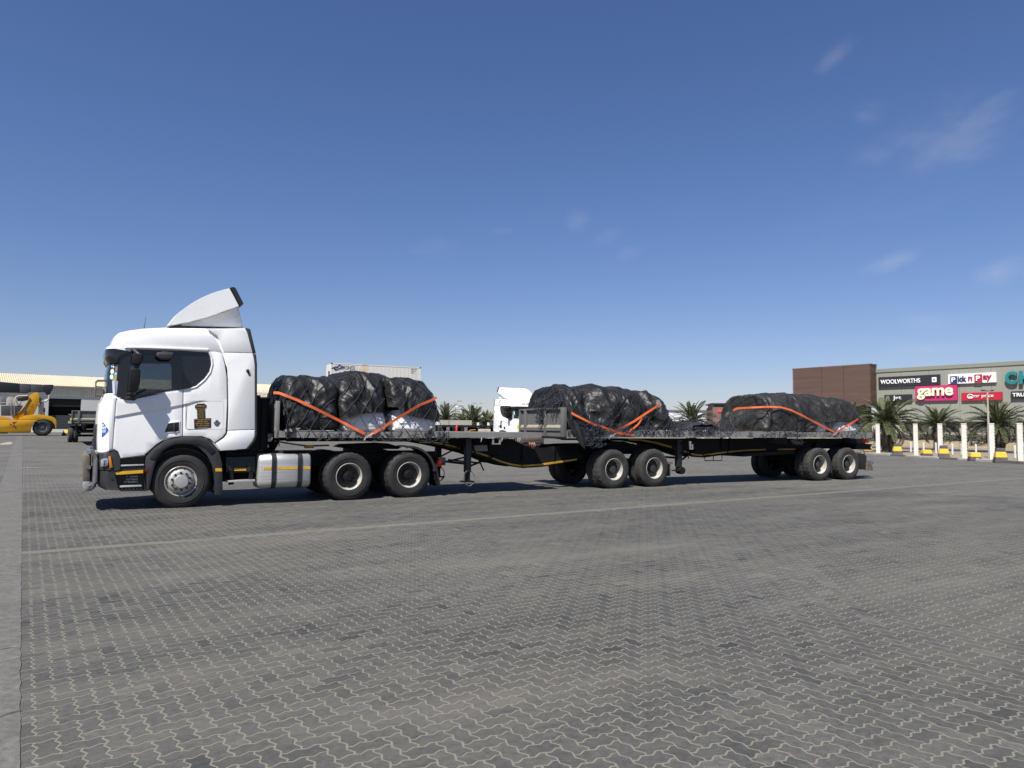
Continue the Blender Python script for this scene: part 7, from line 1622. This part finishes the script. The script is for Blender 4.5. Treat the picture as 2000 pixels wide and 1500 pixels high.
u0, za = CF.at(708, 712); u1, zb_ = CF.at(717, 714.4); MB().box(u0, u1, -0.012, -0.003, zb_ - (zT - 2.9), za - (zT - 2.9)).build('rust_patch', CRUST, top, None)
u0, za = CF.at(803, 722); q = MB()
for k in range(3):
    for j in range(5 - k): q.box(u0 + 0.16 * j, u0 + 0.16 * j + 0.1, 0.008, 0.02, za - (zT - 2.9) - 0.22 * k, za - (zT - 2.9) - 0.22 * k + 0.12)
q.build('serial_marks', MIDGREY, top, None)
# pale lattice tower block glimpsed behind the cab
gf = Frame(column(508, 60.0), 8.0); u0, za = gf.at(490, 761); u1, zb_ = gf.at(521, 784)
cabin = tag(empty('site_cabin', gf.o, gf.deg), 'cream coloured railed cabin glimpsed between cab and first load', 'cabin')
MB().box(u0, u1, 0.2, 2.5, -0.1, zb_ + 0.4).build('wall', mat('cream_wall', (0.62, 0.56, 0.44), 0.7, var=0.1), cabin, None); MB().box(u0, u1, 0.0, 2.6, zb_ + 0.4, zb_ + 0.55).build('roof', SCRM, cabin, None)
q = MB()
for k in range(5): q.tube([(u0, 0, zb_ + 0.55 + (za - zb_ - 0.55) * k / 4), (u1, 0, zb_ + 0.55 + (za - zb_ - 0.55) * k / 4)], 0.03, 5)
for x in np.linspace(u0, u1, 5): q.tube([(x, 0, zb_ + 0.5), (x, 0, za)], 0.03, 5)
q.build('railing', mat('cream_rail', (0.66, 0.58, 0.46), 0.6), cabin, 60)

# ------------------------------------------------------------------ far white truck and the flatbeds beyond
far_o = ground(1008, 868)
fo = column(983, 49.5)
far = copy_tree(truck); far.location = tuple(fo); far.rotation_euler = (0, 0, RAD(122)); far.scale = (1, -1, 1)
for ch in list(far.children):
    if ch.name.startswith(('lettering', 'diamond', 'air_hoses')): bpy.data.objects.remove(ch)
tag(far, 'smaller white truck tractor unit far behind, facing right beyond the flatbed', 'truck')
FT = empty('x', fo, 122); bpy.data.objects.remove(FT)
uF = np.array([math.cos(RAD(122)), math.sin(RAD(122)), 0])
o = text_mesh('lettering', 'EXTERPRISES', 0.26, GOLD, far, (-0.45, -0.02, 3.02), TXT_SIDE, 0.004, 0.004, 'LEFT'); o.rotation_euler = (0, 0, 0); o.location = (0, 0, 0)
for v in o.data.vertices: v.co = (-1.535, 0.55 + v.co.x * 0.8, 3.20 + v.co.y)
o.parent = far
ff = Frame(column(905, 58.0), 6.0)
fb_ = tag(empty('flatbed_trailer', ff.o, ff.deg), 'far flatbed with a weathered drop side, left of the far white truck', 'trailer', 'flatbed trailers in the yard')
u0, za = ff.at(859, 820.5); u1, zb_ = ff.at(921.5, 830.5); um = ff.at(877, 825)[0]
WOODG = mat('weathered_board', (0.33, 0.32, 0.265), 0.85, var=0.15, scale=2, stretch=(0.5, 1, 4), dirt=(0.2, 0.18, 0.14), dirt_amt=0.5)
for a, b in ((u0, um - 0.02), (um + 0.02, u1)): MB().box(a, b, 0, 0.06, zb_, za).build('drop_side', WOODG, fb_, None, 0.01)
uE = ff.at(965, 830)[0]
MB().box(u0 - 1.5, uE + 1.5, 0, 2.4, zb_ - 0.16, zb_ - 0.005).build('deck', CHASSIS, fb_, None)
MB().box(u0 - 1.0, uE + 1.0, 0.7, 1.7, 0.8, zb_ - 0.17).build('main_beam', CHASSIS, fb_, None)
for px in (872, 884, 900, 907): x = ff.at(px, 835)[0]; MB().box(x, x + 0.25, -0.01, 0.3, 0.7, zb_ - 0.18).build('underframe_box', (MIDGREY, CHASSIS, CHASSIS, MIDGREY)[(872, 884, 900, 907).index(px)], fb_, None)
x, z = ff.at(892, 836, -0.1); MB().lathe([(0.001, z - 0.25), (0.10, z - 0.25), (0.10, z + 0.12), (0.05, z + 0.2), (0.001, z + 0.2)], x, -0.12, 12, axis='z').build('fire_extinguisher', RED, fb_, 40)
for x in (u0 + 0.3, u0 + 1.7): 
    for v in (0.0, 2.4): w_ = wheel(fb_, x, v, 'plain', v > 1)
x0_ = ff.at(934, 838)[0]; MB().box(x0_, x0_ + 1.0, -0.3, 0.3, 0.9, 1.45).build('load_block', mat('pale_crate', (0.42, 0.37, 0.30), 0.85, var=0.2, scale=4), fb_, None, 0.03)
q = MB().tube([(x0_ - 1.0, 0.0, 1.1), (x0_ - 0.6, 0.0, 1.35), (x0_ - 0.2, 0, 1.38)], 0.03, 6); q.build('ramp_bar', YELDIRTY, fb_, 60)
# parked trailer end-on at the left
lf = copy_tree(t2); lo = column(141, 43.0); ang_l = 123.0
E_l = T2.at(1103.5, 853)[0]
lu = np.array([math.cos(RAD(ang_l)), math.sin(RAD(ang_l)), 0]); lv = np.array([-math.sin(RAD(ang_l)), math.cos(RAD(ang_l)), 0])
lf.location = tuple(lo - lu * E_l - lv * 2.5 + np.array([0, 0, 0.25])); lf.rotation_euler = (0, 0, RAD(ang_l))
tag(lf, 'empty blue grey flatbed trailer parked end on behind the truck nose', 'trailer', 'flatbed trailers in the yard')

# ------------------------------------------------------------------ warehouse at the left
WF = Frame(column(0, 116.0), 37.0)
def WX(px, py, v=0.0): return WF.at(px, py, v)
wh = tag(empty('warehouse', WF.o, WF.deg), 'long warehouse with a cream corrugated roof and a dark door, far left', 'building')
CORR = mat('corrugated_cream', (0.56, 0.47, 0.33), 0.6, var=0.06, scale=0.3, dirt=(0.40, 0.31, 0.20), dirt_amt=0.45, dirt_scale=0.35); CORRW = mat('corrugated_wall', (0.58, 0.54, 0.44), 0.6, var=0.08, dirt=(0.36, 0.31, 0.24), dirt_amt=0.4, dirt_scale=0.5); WALLW = mat('warehouse_wall', (0.44, 0.45, 0.43), 0.8, var=0.06, scale=0.4)
uL, uRr = WX(0, 760)[0] - 25, WX(230, 760)[0] + 40
ze = WX(150, 754.8)[1]; zc1 = WX(150, 774.5)[1]; zfl = WX(120, 838)[1]
def corrugated(u0, u1, p0, p1, pitch, amp, nrm):
    n = int((u1 - u0) / pitch * 4); V = []
    for i in range(n + 1):
        u = u0 + (u1 - u0) * i / n; o_ = amp * (1 if i % 4 in (0, 1) else -1)
        for (v, z) in (p0, p1): V.append((u, v + nrm[0] * o_, z + nrm[1] * o_))
    return V, [(2 * i, 2 * i + 1, 2 * i + 3, 2 * i + 2) for i in range(n)]
depth_r = 16.0; zr_ = ze + (WX(150, 736, depth_r)[1] - ze)
for k in range(3):
    a, b = k / 3, (k + 1) / 3; v, f = corrugated(uL, uRr, (-0.6 + (depth_r + 0.6) * a, ze + (zr_ - ze) * a + 0.03 * (k > 0) * 0), (-0.6 + (depth_r + 0.6) * b + 0.12, ze + (zr_ - ze) * b + 0.10), 0.32, 0.035, (0, 1))
    MB().add(v, f).build('roof_sheet', CORR, wh, None)
v, f = corrugated(uL, uRr, (-0.12, zc1), (-0.12, ze - 0.05), 0.32, 0.05, (-1, 0)); MB().add(v, f).build('wall_sheet', CORRW, wh, None)
MB().box(uL, uRr, -0.62, -0.45, ze - 0.22, ze - 0.02).build('gutter', CLADD, wh, None)
da, db = WX(94.5, 800)[0], WX(158, 800)[0]; zdt = WX(120, 778.5)[1]
MB().box(uL, da, 0, 0.3, zfl - 0.5, zc1 + 0.1).build('wall', WALLW, wh, None); MB().box(db, uRr, 0, 0.3, zfl - 0.5, zc1 + 0.1).build('wall', WALLW, wh, None); MB().box(da, db, 0.0, 0.3, zdt, zc1 + 0.1).build('lintel', WALLW, wh, None)
MB().box(da - 1, db + 1, 2.2, 2.3, zfl - 0.5, zc1).build('dark_interior', mat('dark_void', (0.006, 0.006, 0.006), 0.9), wh, None); MB().box(da - 0.3, db + 0.3, 0.31, 2.2, zdt + 0.05, zdt + 0.1).build('door_soffit', MATS['dark_void'], wh, None)
zblk = WX(120, 811)[1]; nb = 14
q = MB()
for r_i in range(9):
    for k in range(nb): x = da + (db - da) * (k + 0.5 * (r_i % 2)) / nb; x1_ = min(db - 0.01, x + (db - da) / nb - 0.05); q.box(x, x1_, 0.55, 0.8, zfl + (zblk - zfl) * r_i / 9 + 0.02, zfl + (zblk - zfl) * (r_i + 1) / 9 - 0.02)
tag(q.build('blockwork', mat('dark_block', (0.045, 0.05, 0.055), 0.85, var=0.2, scale=0.8), wh, None), kind='stuff')
x, z = WX(142, 788, 0.2); MB().box(x - 0.3, x + 0.3, 2.1, 2.15, z - 0.3, z + 0.3).build('notice', CONCL, wh, None)
MB().box(uL, uRr, 0.3, depth_r * 2, ze - 3.5, ze - 0.3).build('roof_void', MATS['dark_void'], wh, None)
ra, rb = WX(60, 850)[0] - 30, WX(230, 850)[0] + 30
tag(MB().add([(ra, -0.02, zfl), (rb, -0.02, zfl), (rb, -18, 0.25), (ra, -18, 0.25)], [(0, 1, 2, 3)]).build('loading_ramp', mat('ramp_concrete', (0.25, 0.24, 0.215), 0.9, var=0.1, scale=0.6), None, None, loc=tuple(WF.o), rot=(0, 0, RAD(WF.deg))), kind='structure')

# ------------------------------------------------------------------ yellow reach stacker
RF = Frame(column(50, 74.0) + np.array([0, 0, 0.265]), 34.0)
def RP(name, m, pts, v0, v1, bevel=0.03, smooth=35): return MB().prism(PX(RF, pts, v0), v0, v1).build(name, m, rs, smooth, bevel)
rs = tag(empty('reach_stacker', RF.o, RF.deg), 'yellow reach stacker with dark boom cut by the left picture edge', 'reach stacker')
BOOMD = mat('boom_shaded_dark', (0.010, 0.011, 0.015), 0.5, var=0.15); BOOMG = mat('boom_shaded_grey', (0.045, 0.047, 0.056), 0.5, var=0.1)  # shadow on the boom is put into these darkened base colours
RP('chassis', YELLOW, [(-60, 820.5), (55, 820.5), (72, 821), (64, 829), (60.5, 838), (60, 845), (-60, 845)], 0.0, 3.6, 0.06)
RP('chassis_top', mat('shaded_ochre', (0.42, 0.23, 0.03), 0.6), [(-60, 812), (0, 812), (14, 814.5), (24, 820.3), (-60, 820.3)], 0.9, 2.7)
RP('rear_hood', YELLOW, [(36, 820.3), (39, 816), (50, 811.8), (60, 809.8), (76, 809.8), (90, 811.2), (101, 813.5), (108, 817), (110.5, 823), (110.5, 835), (109, 838), (107, 829), (101, 822.5), (92, 819.8), (84, 819), (75, 821), (37, 821)], 0.15, 3.45, 0.08)
RP('boom_support', YELLOW, [(23, 812), (31, 809), (40, 803), (48, 794), (54, 784), (57.5, 777), (56.2, 774.5), (60, 771), (68, 767), (74, 766.5), (76.5, 769), (77, 784), (75.5, 789), (72, 796), (66, 809), (60, 811), (50, 812), (36, 821), (26, 820)], 1.0, 1.3, 0.03)
RP('boom_support', YELLOW, [(23, 812), (31, 809), (40, 803), (48, 794), (54, 784), (57.5, 777), (56.2, 774.5), (60, 771), (68, 767), (74, 766.5), (76.5, 769), (77, 784), (75.5, 789), (72, 796), (66, 809), (60, 811), (50, 812), (36, 821), (26, 820)], 2.3, 2.6, 0.03)
RP('support_edge', YELLOW, [(22, 811.4), (31, 808.3), (40, 802), (48, 793), (54, 783), (57.8, 776), (59, 776.8), (55, 784), (49, 794), (41, 803), (32, 809.3), (23, 812.3)], 0.9, 2.7, 0.01)
RP('boom', BOOMD, [(-60, 742.5), (0, 745.5), (40, 749), (38.5, 767), (-60, 765)], 1.45, 2.15, 0.04)
RP('boom', BOOMG, [(38.5, 749), (61, 750), (61, 765), (50, 768), (38.5, 767.5)], 1.35, 2.25, 0.04); RP('boom', BOOMG, [(61.5, 750), (82.5, 751), (82.5, 766), (61.5, 765)], 1.32, 2.28, 0.03)
RP('boom_head', BOOMD, [(83, 751.2), (104.5, 751.2), (104, 758), (100, 765), (97, 771), (91, 771), (88, 766), (83, 766)], 1.3, 2.3, 0.04)
q = MB(); a_ = PX(RF, [(79, 784), (88, 784), (95, 780), (97, 771)], 1.2); q.tube([(u, 1.2, z) for u, z in a_], 0.09, 8); a_ = PX(RF, [(83, 811), (81.5, 790), (81, 776)], 1.5); q.tube([(u, 1.5, z) for u, z in a_], 0.22, 10); a_ = PX(RF, [(77, 790), (78, 800), (77, 811)], 1.3); q.tube([(u, 1.3, z) for u, z in a_], 0.12, 8); q.build('hydraulic_cylinders', RIMF, rs, 60)
RP('mirror', NUT, [(84.5, 797), (88, 796.5), (88.5, 804), (86.5, 805.5), (84.5, 804)], 0.6, 0.7, 0.01); a_ = PX(RF, [(86.3, 811), (86.3, 804)], 0.65); MB().tube([(u, 0.65, z) for u, z in a_], 0.04, 6).build('mirror_stalk', NUT, rs, 60)
RP('air_filter', DKGREY, [(47, 800), (52, 799.5), (52, 810), (47, 811)], 0.3, 0.8, 0.03)
RP('cab', DKGREY, [(2, 792), (45, 792), (36, 806), (32, 811.8), (2, 811.8)], 0.9, 2.6, 0.03)
RP('cab_panel', CONCL, [(15, 775), (26, 775), (26, 793.5), (15, 793)], 0.9, 1.2, 0.01); RP('cab_panel', MIDGREY, [(0, 775), (11, 775), (11, 790), (0, 790)], 0.9, 2.6, 0.01)
a_ = PX(RF, [(34, 791), (30, 782), (31, 776), (36, 773.5), (54, 773)], 0.9); MB().tube([(u, 0.9, z) for u, z in a_], 0.09, 8).build('hose_loop', CONCL, rs, 60); RP('engine_cover', NUT, [(33, 777), (56, 774), (56, 781), (40, 784), (34, 783)], 1.3, 2.2, 0.03); RP('white_tank', CONCL, [(35, 784), (41, 783), (41, 791), (37, 793), (35, 790)], 0.9, 1.4, 0.04)
q = MB()
for x in (22, 28): a_ = PX(RF, [(x, 811), (x, 785)], 0.3); q.tube([(u, 0.3, z) for u, z in a_], 0.035, 6)
a_ = PX(RF, [(0, 786.5), (28, 786.5)], 0.3); q.tube([(u, 0.3, z) for u, z in a_], 0.035, 6); q.build('hand_rail', STEEL, rs, 60)
MARK = mat('rust_red_mark', (0.26, 0.035, 0.02), 0.6)
for x, y, r in ((27, 826, 0.13), (26.5, 832.2, 0.13), (21, 829, 0.09)): u, z = RF.at(x, y); MB().lathe([(0.001, -0.01), (r, -0.01), (r, 0.02)], u, z, 14).build('access_plug', MARK, rs, 40)
q = MB(); 
for x, y in ((31, 824.5), (30, 834), (31, 837.2)): u, z = RF.at(x, y); q.box(u - 0.05, u + 0.05, -0.012, 0.02, z - 0.05, z + 0.05)
q.build('bolt_marks', NUT, rs, None)
RP('chevron_mark', MARK, [(60, 794), (64, 789), (64.6, 789.8), (61.4, 794), (64.6, 795.8), (64, 796.8)], 0.985, 1.02, 0)
Rw = 0.90
def rs_wheel(px, v, far=False):
    u, _ = RF.at(px, 838, 0.2); w = empty('wheel', (u, v, Rw - 0.03), 180 if far else 0, rs)
    pr = [(0.42, 0.10), (0.46, 0.02), (0.60, -0.03), (0.74, 0.0), (0.83, 0.06), (Rw, 0.14)]; pr = pr + [(r, 0.7 - v_) for r, v_ in pr[::-1]]
    q = MB().lathe(pr, n=56, rfun=lambda k, i, r: r - 0.03 if k in (5, 6) and i % 4 == 0 else r); q.build('tyre', RUBBER, w, 35)
    MB().lathe([(0.43, 0.3), (0.43, 0.08), (0.40, 0.05), (0.37, 0.12), (0.34, 0.20), (0.20, 0.22)], n=40).build('rim', MIDGREY, w, 40); MB().lathe([(0.21, 0.22), (0.19, 0.08), (0.001, 0.05)], n=24).build('hub', DKGREY, w, 40)
for px in (83, -62): rs_wheel(px, 0.15); rs_wheel(px, 3.45, True)
MB().box(RF.at(-20, 846)[0], RF.at(14, 846)[0], 0.4, 3.2, 0.25, RF.at(0, 844.5)[1] - 0.05).build('underframe', CHASSIS, rs, None); MB().box(RF.at(20, 846)[0], RF.at(55, 846)[0], 1.0, 2.6, 0.35, RF.at(0, 844.5)[1] - 0.05).build('axle_housing', CHASSIS, rs, None)
